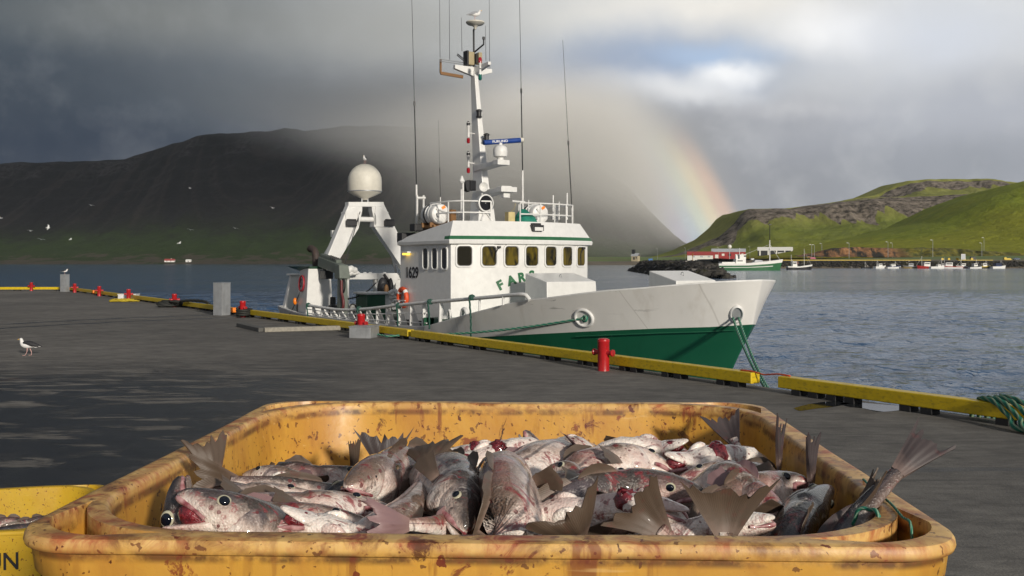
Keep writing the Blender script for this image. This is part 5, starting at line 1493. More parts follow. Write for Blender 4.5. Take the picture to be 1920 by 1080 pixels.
mb.build('aerial_frame', M['white'], ship, smooth=50)

# ---- foredeck lockers
def wedge(x0, x1, w, z_aft, z_fr, zb, name):
    mb = MB(); mb.hexa([(x0, -w, zb), (x1 + .06, -w * 1.0, zb), (x1 + .06, w * 1.0, zb), (x0, w, zb), (x0, -w * .97, z_aft), (x1, -w * .97, z_fr), (x1, w * .97, z_fr), (x0, w * .97, z_aft)])
    h_ = mb.build(name, M['white_clean'], ship, bevel=.018)
    mb = MB(); c = Vector(((x0 + x1) / 2, 0, (z_aft + z_fr) / 2 + .03)); mb.torus(c, .045, .010, (0, 1, 0), 14, 6); mb.build('lifting_ring', M['grey_metal'], h_)
wedge(1.95, 2.97, .83, 3.41, 3.19, 2.15, 'deck_hatch')
wedge(6.80, 7.72, .62, 3.51, 3.29, 2.15, 'bow_hatch')

# ---- side rail, brackets and hanging lines
rail = [SL(577, 572, -2.97), SL(600, 576, -2.97), SL(640, 581, -2.97), SL(690, 579, -2.97), SL(740, 573, -2.97), SL(800, 567, -2.95), SL(850, 563, -2.95), SL(920, 557, -2.92), SL(968, 552.5, -2.90)]
mb = MB()
endc = [SL(984, 553, -2.86), SL(990, 558, -2.83), SL(993, 563, -2.82)]
mb.tube(spline(rail + endc, 6), .048, 10)
mb.build('side_rail', M['white'], ship, smooth=60)
mb = MB()
for k, f0 in ((0, .62), (1, .25)):
    pts = [Vector((p.x, p.y, 1.86 + (p.z - 1.86) * f0)) for p in rail[:7]]
    mb.tube(spline(pts[: 6 if k == 0 else 6], 4), .018, 6)
mb.build('lower_rail', M['white'], ship, smooth=60)
fx = [-7.9, -7.1, -6.3, -5.6, -4.9, -4.2, -3.5, -2.8, -2.1, -1.35, -.6, .15, 1.1]
for x in fx:
    zb = sheer_z(x); zr = float(np.interp(x, [p.x for p in rail], [p.z for p in rail]))
    mb = MB(); mb.hexa([(x - .03, -2.99, zb), (x + .03, -2.99, zb), (x + .03, -2.66, zb - .05), (x - .03, -2.66, zb - .05), (x - .03, -2.98, zr), (x + .03, -2.98, zr), (x + .03, -2.90, zr), (x - .03, -2.90, zr)])
    mb.build('bracket', M['white_clean'], ship)
for x in (3.1, 4.2):
    zr = float(np.interp(x, [p.x for p in rail], [p.z for p in rail])); mb = MB(); mb.tube([(x, -2.93, sheer_z(x)), (x, -2.93, zr)], .03, 8); mb.build('rail_post', M['white'], ship)
mb = MB(); mb.hexa([(.45, -2.98, 1.90), (1.0, -2.98, 2.02), (1.0, -2.6, 2.0), (.45, -2.6, 1.9), (.45, -2.98, 1.95), (1.0, -2.98, 2.06), (1.0, -2.6, 2.06), (.45, -2.6, 1.96)])
mb.tube(bez((-.1, -2.8, 1.85), (-.15, -2.8, 2.5), (.15, -2.8, 2.5), (.1, -2.8, 1.85), 12), .055, 8); mb.build('deck_fitting', M['white'], ship, smooth=60)
mb = MB(); c = SL(873, 583, -2.6); mb.tube(bez(c + Vector((-.2, 0, -.3)), c + Vector((-.25, 0, .15)), c + Vector((.1, 0, .18)), c + Vector((.1, 0, -.3)), 12), .06, 8); c = SL(842, 583, -2.6); mb.tube(bez(c + Vector((-.08, 0, -.3)), c + Vector((-.1, 0, .12)), c + Vector((.1, 0, .12)), c + Vector((.08, 0, -.3)), 12), .035, 8); mb.build('vent_pipe', M['white'], ship, smooth=60)
for px, pyt, pyb in ((882, 558, 634), (804, 566, 617), (745, 573, 612), (671, 579, 606), (576, 572, 600)):
    a = SL(px, pyt, -3.03); b = SL(px + 1, pyb, -3.07)
    pts = [a + Vector((0, .06, .06)), a + Vector((0, -.01, .055)), a + Vector((0, -.03, -.03)), a.lerp(b, .5), b]
    rope(pts, .024, 'fender_line', M['rope_dk'], ship, step=.03, n=8)
    mb = MB(); mb.lathe(a + Vector((-.06, .04, 0)), [(.05, 0), (.075, .01), (.075, .11), (.05, .12)], 12, (1, 0, 0)); mb.build('lashing', M['rope_dk'], ship, smooth=50)

# ---- lifebuoy on the wheelhouse side
mb = MB(); c = Vector((-2.18, -2.42, 2.66)); mb.torus(c, .255, .072, (0, -1, 0), 32, 10); lbo = mb.build('lifebuoy', M['lifering'], ship, smooth=60)
mb = MB()
for a0 in (40, 140, 220, 320):
    vs = []
    rings = []
    for i in range(5):
        a = R(a0 - 9 + 18 * i / 4); d = Vector((math.cos(a), 0, math.sin(a)))
        rings.append([c + d * .255 + (d * math.cos(b) + Vector((0, -1, 0)) * math.sin(b)) * .0745 for b in [j * 2 * math.pi / 10 for j in range(10)]])
    mb.loft(rings)
mb.build('band', M['white_clean'], lbo, smooth=60)
mb = MB(); mb.tube([(-2.6, -2.5, 2.58), (-1.85, -2.5, 2.58)], .015, 6); mb.build('lifebuoy_bracket', M['white'], ship)

# ---- aft: exhaust casing, stern panel, gantry, dome, crane, deck gear
mb = MB(); mb.hexa([(-10.35, -2.72, 1.0), (-9.0, -2.84, 1.0), (-9.0, -1.72, 1.0), (-10.35, -1.8, 1.0), (-10.2, -2.55, 3.48), (-9.0, -2.70, 3.48), (-9.0, -1.86, 3.48), (-10.2, -1.9, 3.48)])
cas = mb.build('exhaust_casing', M['white_clean'], ship, bevel=.03)
mb = MB(); mb.hexa([(-10.1, -2.5, 3.36), (-9.05, -2.62, 3.44), (-9.05, -1.8, 3.44), (-10.1, -1.8, 3.36), (-10.75, -2.85, 3.56), (-8.9, -2.72, 3.56), (-8.9, -1.75, 3.56), (-10.75, -1.7, 3.56)]); mb.build('casing_cap', M['green_dk'], cas)
c = Vector((-9.55, -2.2, 3.55)); mb = MB(); mb.tube(spline([c, c + Vector((0, 0, .25)), c + Vector((-.02, .0, .42)), c + Vector((-.16, 0, .58)), c + Vector((-.42, -.02, .66)), c + Vector((-.52, -.02, .62))], 5), .125, 14); mb.build('exhaust_pipe', M['rust_pipe'], cas, smooth=60)
# round sign on the casing side
c = Vector((-9.62, -2.718, 2.95)); nn = Vector((-.06, -1, .06)).normalized()
mb = MB(); mb.torus(c, .27, .03, nn, 30, 6, 1, 1); sg = mb.build('round_sign', M['letter_red'], cas, smooth=60)
text_mesh('lettering', 'S', .42, M['letter_black'], frame(c + nn * .02, (1, -.1, 0), nn), sg, .004, .015)
mb = MB(); mb.hexa([(-12.0, -2.62, 1.8), (-11.75, -2.62, 1.8), (-11.75, -1.9, 1.8), (-12.0, -1.9, 1.8), (-11.95, -2.3, 3.22), (-11.8, -2.3, 3.22), (-11.8, -1.72, 3.22), (-11.95, -1.72, 3.22)]); mb.box((-11.87, -2.05, 3.24), (.3, .7, .06)); sp = mb.build('stern_panel', M['white_clean'], ship, bevel=.015)
mb = MB(); mb.hexa([(-12.0, 2.62, 1.8), (-11.75, 2.62, 1.8), (-11.75, 1.9, 1.8), (-12.0, 1.9, 1.8), (-11.95, 2.3, 3.22), (-11.8, 2.3, 3.22), (-11.8, 1.72, 3.22), (-11.95, 1.72, 3.22)]); mb.build('stern_panel', M['white_clean'], ship, bevel=.015)
mb = MB(); c = SL(567, 555, -2.5); mb.box(c + Vector((0, 0, .2)), (.12, .12, .7)); mb.tube(sag(SL(571, 525, -2.5), SL(543, 590, -2.9), .06, 8), .02, 6); mb.tube([c + Vector((0, -.2, -.3)), c + Vector((0, -.2, -.9))], .03, 6); mb.build('stern_gear', M['black'], ship)
mb = MB(); mb.sphere(SL(553, 565, -2.75), (.07, .07, .13), 10, 8); mb.build('float', M['orange'], ship, smooth=60)
# gantry
GX = -10.25
q = lambda px, py, x=GX: SX(px, py, x)
mb = MB()
def plate(pts, th, x=GX): mb.prism([Vector((x - th / 2, p.y, p.z)) for p in pts], (th, 0, 0))
L0, L1 = q(597, 505), q(622, 505); 
plate([q(590, 530), q(607, 530), q(669, 428), q(669, 428), q(676, 395), q(676, 382), q(652, 380)], .34)
plate([q(792, 540), q(776, 540), q(700, 428), q(700, 420), q(694, 395), q(694, 382), q(715, 380)], .34)
plate([q(650, 379), q(716, 379), q(716, 388), q(650, 388)], .36)
plate([q(643, 398), q(667, 386), q(667, 426), q(646, 426)], .42)
plate([q(724, 398), q(700, 386), q(697, 426), q(724, 426)], .42)
ga = mb.build('gantry', M['white_clean'], ship, bevel=.02)
mb = MB(); a, b = q(664, 411), q(704, 412); mb.tube([a + Vector((.05, 0, 0)), b + Vector((.05, 0, 0))], .10, 12); mb.build('roller', M['white'], ga, smooth=50)
mb = MB()
for k in (q(668, 411), q(700, 411)): mb.lathe(k + Vector((.05, -.02, 0)), [(.001, -.02), (.28, -.02), (.28, .02), (.001, .02)], 20, (0, 1, 0))
mb.build('roller_flange', M['white'], ga, smooth=30)
for px in (653, 724):
    c = q(px, 419) + Vector((.28, 0, 0)); mb = MB(); mb.box(c, (.16, .40, .22)); mb.box(c + Vector((.02, 0, .13)), (.14, .34, .05)); mb.build('floodlight', M['black'], ga, bevel=.02)
mb = MB()
for (p0, p1) in (((655, 400), (585, 520)), ((722, 410), (748, 535))):
    a = q(*p0); b = SX(*p1, -11.6); mb.tube([a, b], .07, 8)
c = SX(626, 438, -10.7); mb.box(c, (.15, .2, .25)); mb.build('brace', M['white'], ga, smooth=50)
mb = MB(); a = q(675, 390) + Vector((.1, 0, 0)); mb.tube([a, SX(633, 540, -9.0)], .018, 5); mb.build('wire', M['black'], ga)
c = q(684, 345); mb = MB()
mb.lathe(Vector((c.x, c.y, q(684, 375).z)), [(.10, 0), (.14, .06), (.60, .26), (.62, .30), (.635, .33), (.635, .72), (.62, .86), (.56, 1.02), (.46, 1.16), (.33, 1.27), (.17, 1.34), (.001, 1.36)], 36)
dome = mb.build('radome', M['cream'], ga, smooth=50)
DOME_TOP = Vector((c.x, c.y, q(684, 375).z + 1.36))
mb = MB(); zz = q(684, 375).z
for dy in (-.12, .12): mb.tube([(c.x, c.y + dy, q(684, 381).z - .02), (c.x, c.y + dy, zz + .08)], .035, 8)
mb.lathe(Vector((c.x, c.y, zz)), [(.637, .30), (.65, .305), (.65, .335), (.637, .34)], 36); mb.build('dome_mount', M['grey_metal'], dome, smooth=40)
# crane
cx_ = -7.05; c0 = Vector((cx_, -2.25, 1.0))
mb = MB(); mb.hexa([(cx_ - .16, -2.42, 1.0), (cx_ + .16, -2.42, 1.0), (cx_ + .16, -2.08, 1.0), (cx_ - .16, -2.08, 1.0), (cx_ - .13, -2.38, 3.2), (cx_ + .13, -2.38, 3.2), (cx_ + .13, -2.12, 3.2), (cx_ - .13, -2.12, 3.2)])
mb.hexa([(cx_ - .22, -2.45, 3.15), (cx_ + .24, -2.45, 3.15), (cx_ + .24, -2.05, 3.15), (cx_ - .22, -2.05, 3.15), (cx_ - .30, -2.42, 3.62), (cx_ + .12, -2.42, 3.62), (cx_ + .12, -2.08, 3.62), (cx_ - .30, -2.08, 3.62)])
cr = mb.build('crane', M['grey_green'], ship, bevel=.03)
mb = MB(); tip = SL(598, 489, -2.35); mb.bar((cx_ - .05, -2.25, 3.46), tip + Vector((0, .1, -.02)), .30, .34); mb.bar((cx_ - .4, -2.2, 3.72), tip + Vector((.1, .1, .2)), .20, .12); mb.build('boom', M['grey_green'], cr, bevel=.02)
mb = MB()
for i in range(6): mb.box((cx_ - .55 - i * .16, -2.2, 3.80 + i * .022), (.06, .24, .08))
mb.build('boom_rack', M['black'], cr); mb = MB()
mb.tube(bez((cx_ + .14, -2.3, 3.2), (cx_ + .55, -2.3, 3.0), (cx_ + .3, -2.35, 2.6), (cx_ + .14, -2.3, 2.7), 12), .03, 6); mb.build('hose', M['black'], cr)
mb = MB(); mb.tube(spline([(cx_ + .16, -2.35, 3.1), (cx_ + .2, -2.36, 2.7), (cx_ + .34, -2.36, 2.4), (cx_ + .3, -2.36, 2.15), (cx_ + .12, -2.35, 1.95)], 6), .05, 8); mb.build('hose', M['red_pipe'], cr, smooth=60)
mb = MB(); c = SL(612, 515, -2.2); mb.box(c, (.5, .3, .3)); mb.tube([c, c + Vector((-.3, 0, .3))], .06, 8); mb.build('ram', M['black'], cr, bevel=.02)
# deck gear
mb = MB(); c = SL(624, 572, -2.2); mb.lathe(Vector((c.x, c.y, 1.0)), [(.24, 0), (.24, .9), (.16, 1.0), (.16, 1.2), (.10, 1.25), (.1, 1.5), (.001, 1.52)], 14); mb.box((c.x + .9, -1.9, 1.5), (.6, .5, 1.0)); mb.torus((c.x + 1.0, -1.9, 2.15), .14, .025, (1, .3, 0), 16, 6); mb.build('winch', M['dark_metal'], ship, bevel=.01)
gz = SX(700, 572, -8.2).z
mb = MB(); a = SX(684, 570, -8.2); b = SX(718, 570, -8.2); mb.box((-8.5, (a.y + b.y) / 2, (2.55 + 1.0) / 2), (1.0, b.y - a.y, 1.55)); mb.build('green_locker', M['green_dk'], ship, bevel=.02)
mb = MB(); mb.box((-8.5, (a.y + b.y) / 2 + .1, 2.60), (1.1, b.y - a.y + .35, .08)); mb.box((-8.4, b.y + .16, 2.2), (.5, .26, .8)); mb.build('locker_lid', M['white'], ship, bevel=.015)
BX = -10.9
mb = MB(); a, b = SX(645, 518, BX), SX(748, 518, BX); mb.bar(a, b, .30, .24); mb.bar(SX(705, 520, BX), SX(705, 570, BX), .20, .20, (1, 0, 0)); mb.bar(SX(744, 520, BX), SX(744, 570, BX), .20, .22, (1, 0, 0)); mb.bar(SX(648, 520, BX), SX(648, 585, BX), .2, .2, (1, 0, 0))
mb.hexa([SX(705, 512, BX) + Vector((-.2, 0, 0)), SX(705, 512, BX) + Vector((.2, 0, 0)), SX(748, 512, BX) + Vector((.2, 0, 0)), SX(748, 512, BX) + Vector((-.2, 0, 0)), SX(705, 528, BX) + Vector((-.2, 0, 0)), SX(705, 528, BX) + Vector((.2, 0, 0)), SX(735, 535, BX) + Vector((.2, 0, 0)), SX(735, 535, BX) + Vector((-.2, 0, 0))])
for px in (660, 672, 684, 694, 721): mb.lathe(SX(px, 513, BX), [(.07, -.06), (.07, .03), (.05, .06), (.001, .06)], 10)
mb.build('stern_beam', M['white_clean'], ship, bevel=.012)
mb = MB()
for px, py, r_ in ((651, 508, .13), (657, 505, .14), (663, 507, .12), (655, 513, .1), (666, 512, .08)): mb.lathe(SX(px, py, -10.4), [(.001, -.12), (r_, -.1), (r_, .08), (r_ * .6, .14), (.001, .14)], 12, (.3, 1, .2))
mb.build('valve_block', M['white'], ship, smooth=50)
mb = MB(); c = SX(720, 540, -9.4)
mb.lathe(c, [(.001, -.16), (.20, -.15), (.25, -.08), (.25, .08), (.20, .15), (.001, .16)], 20, (1, .4, 0)); mb.sphere(c + Vector((0, -.05, -.02)), (.18, .22, .42), 14, 10); mb.sphere(c + Vector((.1, .22, .02)), (.12, .10, .36), 12, 8); mb.tube([c + Vector((0, 0, .5)), c + Vector((0, .3, .1))], .06, 8); mb.build('hanging_net', M['black'], ship, smooth=50)
mb = MB(); mb.sphere(c + Vector((.2, .0, -.1)), (.07, .10, .24), 10, 8); mb.build('net_block', M['brown'], ship, smooth=50)
mb = MB(); mb.tube(spline([SX(705, 530, -9.4), SX(690, 545, -9.0), SX(670, 556, -8.6), SX(650, 561, -8.2)], 6), .025, 6); mb.build('cable', M['black'], ship)
mb = MB(); a = SL(738, 600, -1.9); mb.tube(spline([(-3.0, -2.0, 1.0), (-3.0, -2.0, 2.75), (-2.8, -2.0, 3.2), (-2.55, -2.0, 3.25)], 6), .04, 8); mb.build('vent_pipe', M['white'], ship, smooth=50); mb = MB()
for i in range(9):
    p = SL(733 + 2.5 * i % 13, 548 + 5 * (i % 4), -2.0 + .05 * i); mb.lathe(p, [(.001, -.1), (.07, -.08), (.07, .08), (.001, .1)], 10, (math.sin(i), math.cos(i * 2), .6))
mb.build('pipe_cluster', M['white'], ship, smooth=50)
mb = MB(); mb.box((-4.6, -1.6, 1.35), (1.4, .9, .7)); mb.box((-6.0, -1.3, 1.3), (.9, 1.1, .6)); mb.build('fish_crate', M['red_pipe'], ship, bevel=.03)
mb = MB()
for i in range(7): mb.sphere((-5.2 + .32 * i, -2.35 + .1 * (i % 2), 1.55 + .08 * (i % 3)), (.16, .08, .07), 8, 6)
mb.build('trawl_floats', paint('tan_floats', (.5, .33, .16), .6), ship, smooth=60)
mb = MB(); mb.box((-2.51, -1.2, 2.0), (.02, .8, 1.9)); mb.build('aft_door', M['green_dk'], ship, bevel=.01)
mb = MB(); mb.loft([[(x, y, z) for x, y in out(.012)] for z in (1.0, 2.02)], cap=False, closed=False); mb.build('plinth', M['black'], ship, smooth=18)

# ---- mooring lines
hole = Vector((H1.x, H1.y - .03, H1.z - .03)); hw = S2W(hole)
bl = Vector((-4.13, 27.35, .30)); b_rim = EDGE(760, .12)
pts = sag(hw + Vector((0, 0, .02)), Vector((b_rim.x, b_rim.y, .10)), .10, 20) + [Vector((b_rim.x - .5, b_rim.y + .15, .055)), Vector((-3.86, 27.1, .09)), Vector((-3.98, 27.24, .16)), Vector((-4.05, 27.22, .2))]
ml = tag(rope(pts, .027, 'mooring_line', M['rope'], step=.03, n=12), 'green mooring line running from the ship side to the block bollard', 'rope')
pts = [Vector((hole.x + .04, hole.y + .02, hole.z + .06 * math.sin(i * .9))) + Vector((.07 * math.cos(i * .9), 0, .02 * i / 6)) for i in range(9)]
rope(pts, .032, 'rope_end', M['rope'], ship, step=.03)
hole = Vector((H2.x, H2.y - .02, H2.z - .08)); hw = S2W(hole)
for dx, lab in ((-5, 'green bow line hanging from the fairlead to the quay, strand nearer the stern'), (5, 'green bow line hanging from the fairlead to the quay, strand nearer the stem')):
    e = EDGE(1438 + dx * .5, .43); pts = sag(hw + Vector((.012 * dx, 0, 0)), e + Vector((0, 0, -.02)), .12, 20) + [e + Vector((.03, -.03, -.6))]
    tag(rope(pts, .024, 'bow_line', M['rope'], step=.028, n=12), lab, 'rope', 'bow lines of the trawler')

# ---------------------------------------------------------------- fish tubs
def tub_mat(name, base, faded, blood):
    m, t = new_mat(name)
    co = t.n('ShaderNodeTexCoord').outputs['Object']
    q = t.n('ShaderNodeSeparateXYZ'); t.link(co, q.inputs[0])
    n1 = t.noise(co, 3.2, 5, .6); n2 = t.noise(co, 14, 6, .65)
    c = t.mix(t.rng(n1, .3, .7), base, tuple(v * .86 for v in base))
    topf = t.math('MULTIPLY', t.rng(q.outputs[2], .80, .824), t.rng(n2, .3, .6, .35, .9))
    c = t.mix(topf, c, faded)
    # grime line below the lip and smears of dried blood
    lip_ = t.rng(t.math('ABSOLUTE', t.math('SUBTRACT', q.outputs[2], .806)), .002, .011, 1, 0, True)
    c = t.mix(t.math('MULTIPLY', t.math('MULTIPLY', lip_, t.rng(n2, .40, .54)), .85), c, (.055, .022, .008))
    sm = t.noise(t.mapping(co, scale=(6, 6, 2.4)), 1.0, 6, .68, .5)
    c = t.mix(t.rng(sm, .45, .62, 0, .42 * blood), c, (.34, .12, .025))
    bl = t.noise(t.mapping(co, rot=(0, 0, .5), scale=(17, 21, 13)), 1.0, 6, .72, .7)
    patch = t.noise(co, 2.3, 3, .5)
    thr = t.rng(patch, .3, .68, .70, .575)
    c = t.mix(t.math('MULTIPLY', t.rng(t.math('SUBTRACT', bl, thr), -.015, .03), .8 * blood), c, t.mix(t.rng(n2, .4, .6), (.045, .012, .008), (.19, .02, .012)))
    wr = t.n('ShaderNodeTexNoise'); t.link(co, wr.inputs['Vector']); wr.inputs['Scale'].default_value = 55; wr.inputs['Detail'].default_value = 4
    wa = t.n('ShaderNodeVectorMath', operation='MULTIPLY_ADD'); t.link(wr.outputs['Color'], wa.inputs[0]); wa.inputs[1].default_value = (.036, .036, .036); t.link(co, wa.inputs[2])
    sp = t.n('ShaderNodeTexVoronoi'); t.link(t.mapping(wa.outputs[0], scale=(1, 1, .55)), sp.inputs['Vector']); sp.inputs['Scale'].default_value = 36
    rndc = t.n('ShaderNodeSeparateColor'); t.link(sp.outputs['Color'], rndc.inputs[0])
    size = t.rng(rndc.outputs[0], .28, 1.0, .0, .22)
    c = t.mix(t.math('MULTIPLY', t.math('LESS_THAN', sp.outputs['Distance'], size), .9), c, t.mix(rndc.outputs[1], (.020, .007, .005), (.15, .016, .008)))
    sp2 = t.n('ShaderNodeTexVoronoi'); t.link(wa.outputs[0], sp2.inputs['Vector']); sp2.inputs['Scale'].default_value = 75
    rc2 = t.n('ShaderNodeSeparateColor'); t.link(sp2.outputs['Color'], rc2.inputs[0])
    c = t.mix(t.math('MULTIPLY', t.math('LESS_THAN', sp2.outputs['Distance'], t.rng(rc2.outputs[0], .35, 1.0, 0, .34)), .75), c, (.10, .028, .012))
    dr = t.noise(t.mapping(co, scale=(34, 34, 4.5)), 1.0, 4, .6)
    dz = t.math('MULTIPLY', t.rng(q.outputs[2], .69, .808, 0, 1, True), t.rng(patch, .42, .6))
    c = t.mix(t.math('MULTIPLY', t.math('MULTIPLY', t.rng(dr, .55, .64), dz), .75 * blood), c, (.16, .022, .010))
    rt = t.math('MULTIPLY', t.rng(q.outputs[2], .80, .826), t.rng(bl, .44, .60))
    c = t.mix(t.math('MULTIPLY', rt, .75 * blood), c, t.mix(t.rng(n2, .42, .58), (.10, .014, .008), (.36, .05, .02)))
    scr = t.noise(t.mapping(co, rot=(.2, .1, .4), scale=(6, 60, 60)), 1.0, 3, .6)
    c = t.mix(t.rng(scr, .66, .74, 0, .4), c, faded)
    t.set(t.b, 'Base Color', c)
    t.set(t.b, 'Roughness', t.rng(n2, .3, .7, .36, .55))
    t.set(t.b, 'Subsurface Weight', .08); t.b.inputs['Subsurface Radius'].default_value = (.02, .008, .002)
    b = t.n('ShaderNodeBump'); b.inputs['Strength'].default_value = .35; b.inputs['Distance'].default_value = .004
    t.link(t.math('ADD', n2, t.math('MULTIPLY', n1, 2)), b.inputs['Height']); t.link(b.outputs[0], t.b.inputs['Normal'])
    return m
M['tub'] = tub_mat('tub_yellow', (.64, .335, .05), (.74, .49, .19), 1.0)
M['tub_left'] = tub_mat('tub_lemon', (.54, .34, .018), (.60, .42, .08), .35)


def tub(name, loc, rz, mat, label, hx=.606, hy=.632, H=.8275, seed=1):
    root = empty(name, loc, rz, label, 'fish tub')
    NC, NL = 12, 12
    rs = random.Random(seed)
    def loop(ins, r, z):
        a, b = hx - ins, hy - ins; pts = []; ang_ = []
        for k, (sx, sy) in enumerate(((1, 1), (-1, 1), (-1, -1), (1, -1))):
            c = (sx * (a - r), sy * (b - r))
            for i in range(NC + 1):
                t = R(90 * k + 90 * i / NC); pts.append(Vector((c[0] + r * math.cos(t), c[1] + r * math.sin(t), z)))
            nx_ = ((-1, 1), (-1, -1), (1, -1), (1, 1))[k]
            c2 = (nx_[0] * (a - r), nx_[1] * (b - r)); t = R(90 * k + 90)
            e = Vector((c2[0] + r * math.cos(t), c2[1] + r * math.sin(t), z)); s_ = pts[-1]
            for i in range(1, NL): pts.append(s_.lerp(e, i / NL))
        return pts
    T0, T1 = loop(.011, .086, H), loop(.040, .228, H)
    mid = lambda f: [p.lerp(q, f) for p, q in zip(T0, T1)]
    loops = [loop(.075, .12, .10), loop(.045, .17, .30), loop(.010, .21, H - .16), loop(.006, .17, H - .08), loop(.004, .115, H - .055), loop(.0042, .10, H - .021), loop(.0006, .093, H - .0185), loop(0, .09, H - .013), loop(.0012, .089, H - .006), loop(.004, .087, H - .0018), T0, mid(.2), mid(.48), mid(.74), T1,
             loop(.044, .225, H - .0025), loop(.048, .223, H - .009), loop(.052, .222, H - .05), loop(.083, .21, H - .3), loop(.095, .21, .19), loop(.125, .19, .13)]
    n = len(loops[0]); iT = 10
    per = NC + NL
    hole = set()
    for k in range(4):
        for i in range(k * per + 1, k * per + NC - 1): hole.add(i)
    mb = MB(); vs = [p for l in loops for p in l]; fs = []
    for j in range(len(loops) - 1):
        for i in range(n):
            if j in (iT + 1, iT + 2) and i in hole: continue
            k = (i + 1) % n; fs.append((j * n + i, j * n + k, (j + 1) * n + k, (j + 1) * n + i))
    fs.append(tuple(range(n - 1, -1, -1))); fs.append(tuple((len(loops) - 1) * n + i for i in range(n)))
    # pockets that open through the corners of the rim
    for k in range(4):
        i0, i1 = k * per + 1, k * per + NC - 1
        rim = [(iT + 1, i) for i in range(i0, i1 + 1)] + [(iT + 2, i1)] + [(iT + 3, i) for i in range(i1, i0 - 1, -1)] + [(iT + 2, i0)]
        prev = [j * n + i for j, i in rim]
        for dz, sh in ((.004, .02), (.02, .07), (.066, .10)):
            cen = sum((vs[j * n + i] for j, i in rim), Vector()) / len(rim)
            b = len(vs); vs += [vs[j * n + i].lerp(Vector((cen.x, cen.y, vs[j * n + i].z)), sh) - Vector((0, 0, dz)) for j, i in rim]
            cur = list(range(b, b + len(rim)))
            for a_ in range(len(rim)): fs.append((prev[a_], prev[(a_ + 1) % len(rim)], cur[(a_ + 1) % len(rim)], cur[a_]))
            prev = cur
        fs.append(tuple(prev))
    # uneven, knocked-about walls
    out_ = []
    for p in vs:
        k = .004
        out_.append((p.x + (vnoise(np.array(p.y * 5 + 3), np.array(p.z * 4 + seed)) - .5) * k * 2, p.y + (vnoise(np.array(p.x * 5 + 9), np.array(p.z * 4 + seed * 2)) - .5) * k * 2, p.z + (vnoise(np.array(p.x * 4 + 1), np.array(p.y * 4 + seed)) - .5) * k * (1.4 if p.z > .5 else 0)))
    mb.add(out_, fs)
    o = mb.build('shell', mat, root, smooth=42)
    wn = o.modifiers.new('weighted', 'WEIGHTED_NORMAL'); wn.keep_sharp = True; wn.weight = 80
    mb = MB()
    for sx in (-1, 0, 1): mb.box((sx * (hx - .16), 0, .05), (.16, hy * 1.7, .10))
    mb.build('runner', mat, root, bevel=.015)
    return root


TC = Vector((-.016, 1.857, .8275)); TRZ = R(-1.8)
main_tub = tub('fish_tub', TC, TRZ, M['tub'], 'large blood stained orange yellow tub heaped with fish', seed=3)
low_tub = copy_tree(main_tub); low_tub.location = (TC.x, TC.y, 0); low_tub['label'] = 'lower yellow tub standing on the quay and carrying the heaped tub'
# the lemon tub beside it
lt_rz = R(11)
lw, ld, lh = .60, .50, .745
rc_ = Vector((-2.29, 5.68, 0))
lc = rc_ - Matrix.Rotation(lt_rz, 3, 'Z') @ Vector((lw, ld, 0))
left_tub = tub('fish_tub', lc, lt_rz, M['tub_left'], 'lemon yellow tub lettered UN standing on the quay with a few fish', lw, ld, lh, seed=6)
n_ = Matrix.Rotation(lt_rz, 3, 'Z') @ Vector((0, -1, 0)); ux_ = Matrix.Rotation(lt_rz, 3, 'Z') @ Vector((1, 0, 0))
text_mesh('lettering', 'UN', .115, M['letter_black'], frame((.325, -ld + .0035, lh - .142), (1, 0, 0), (0, -1, -.03)), left_tub, .002, .001, .86)

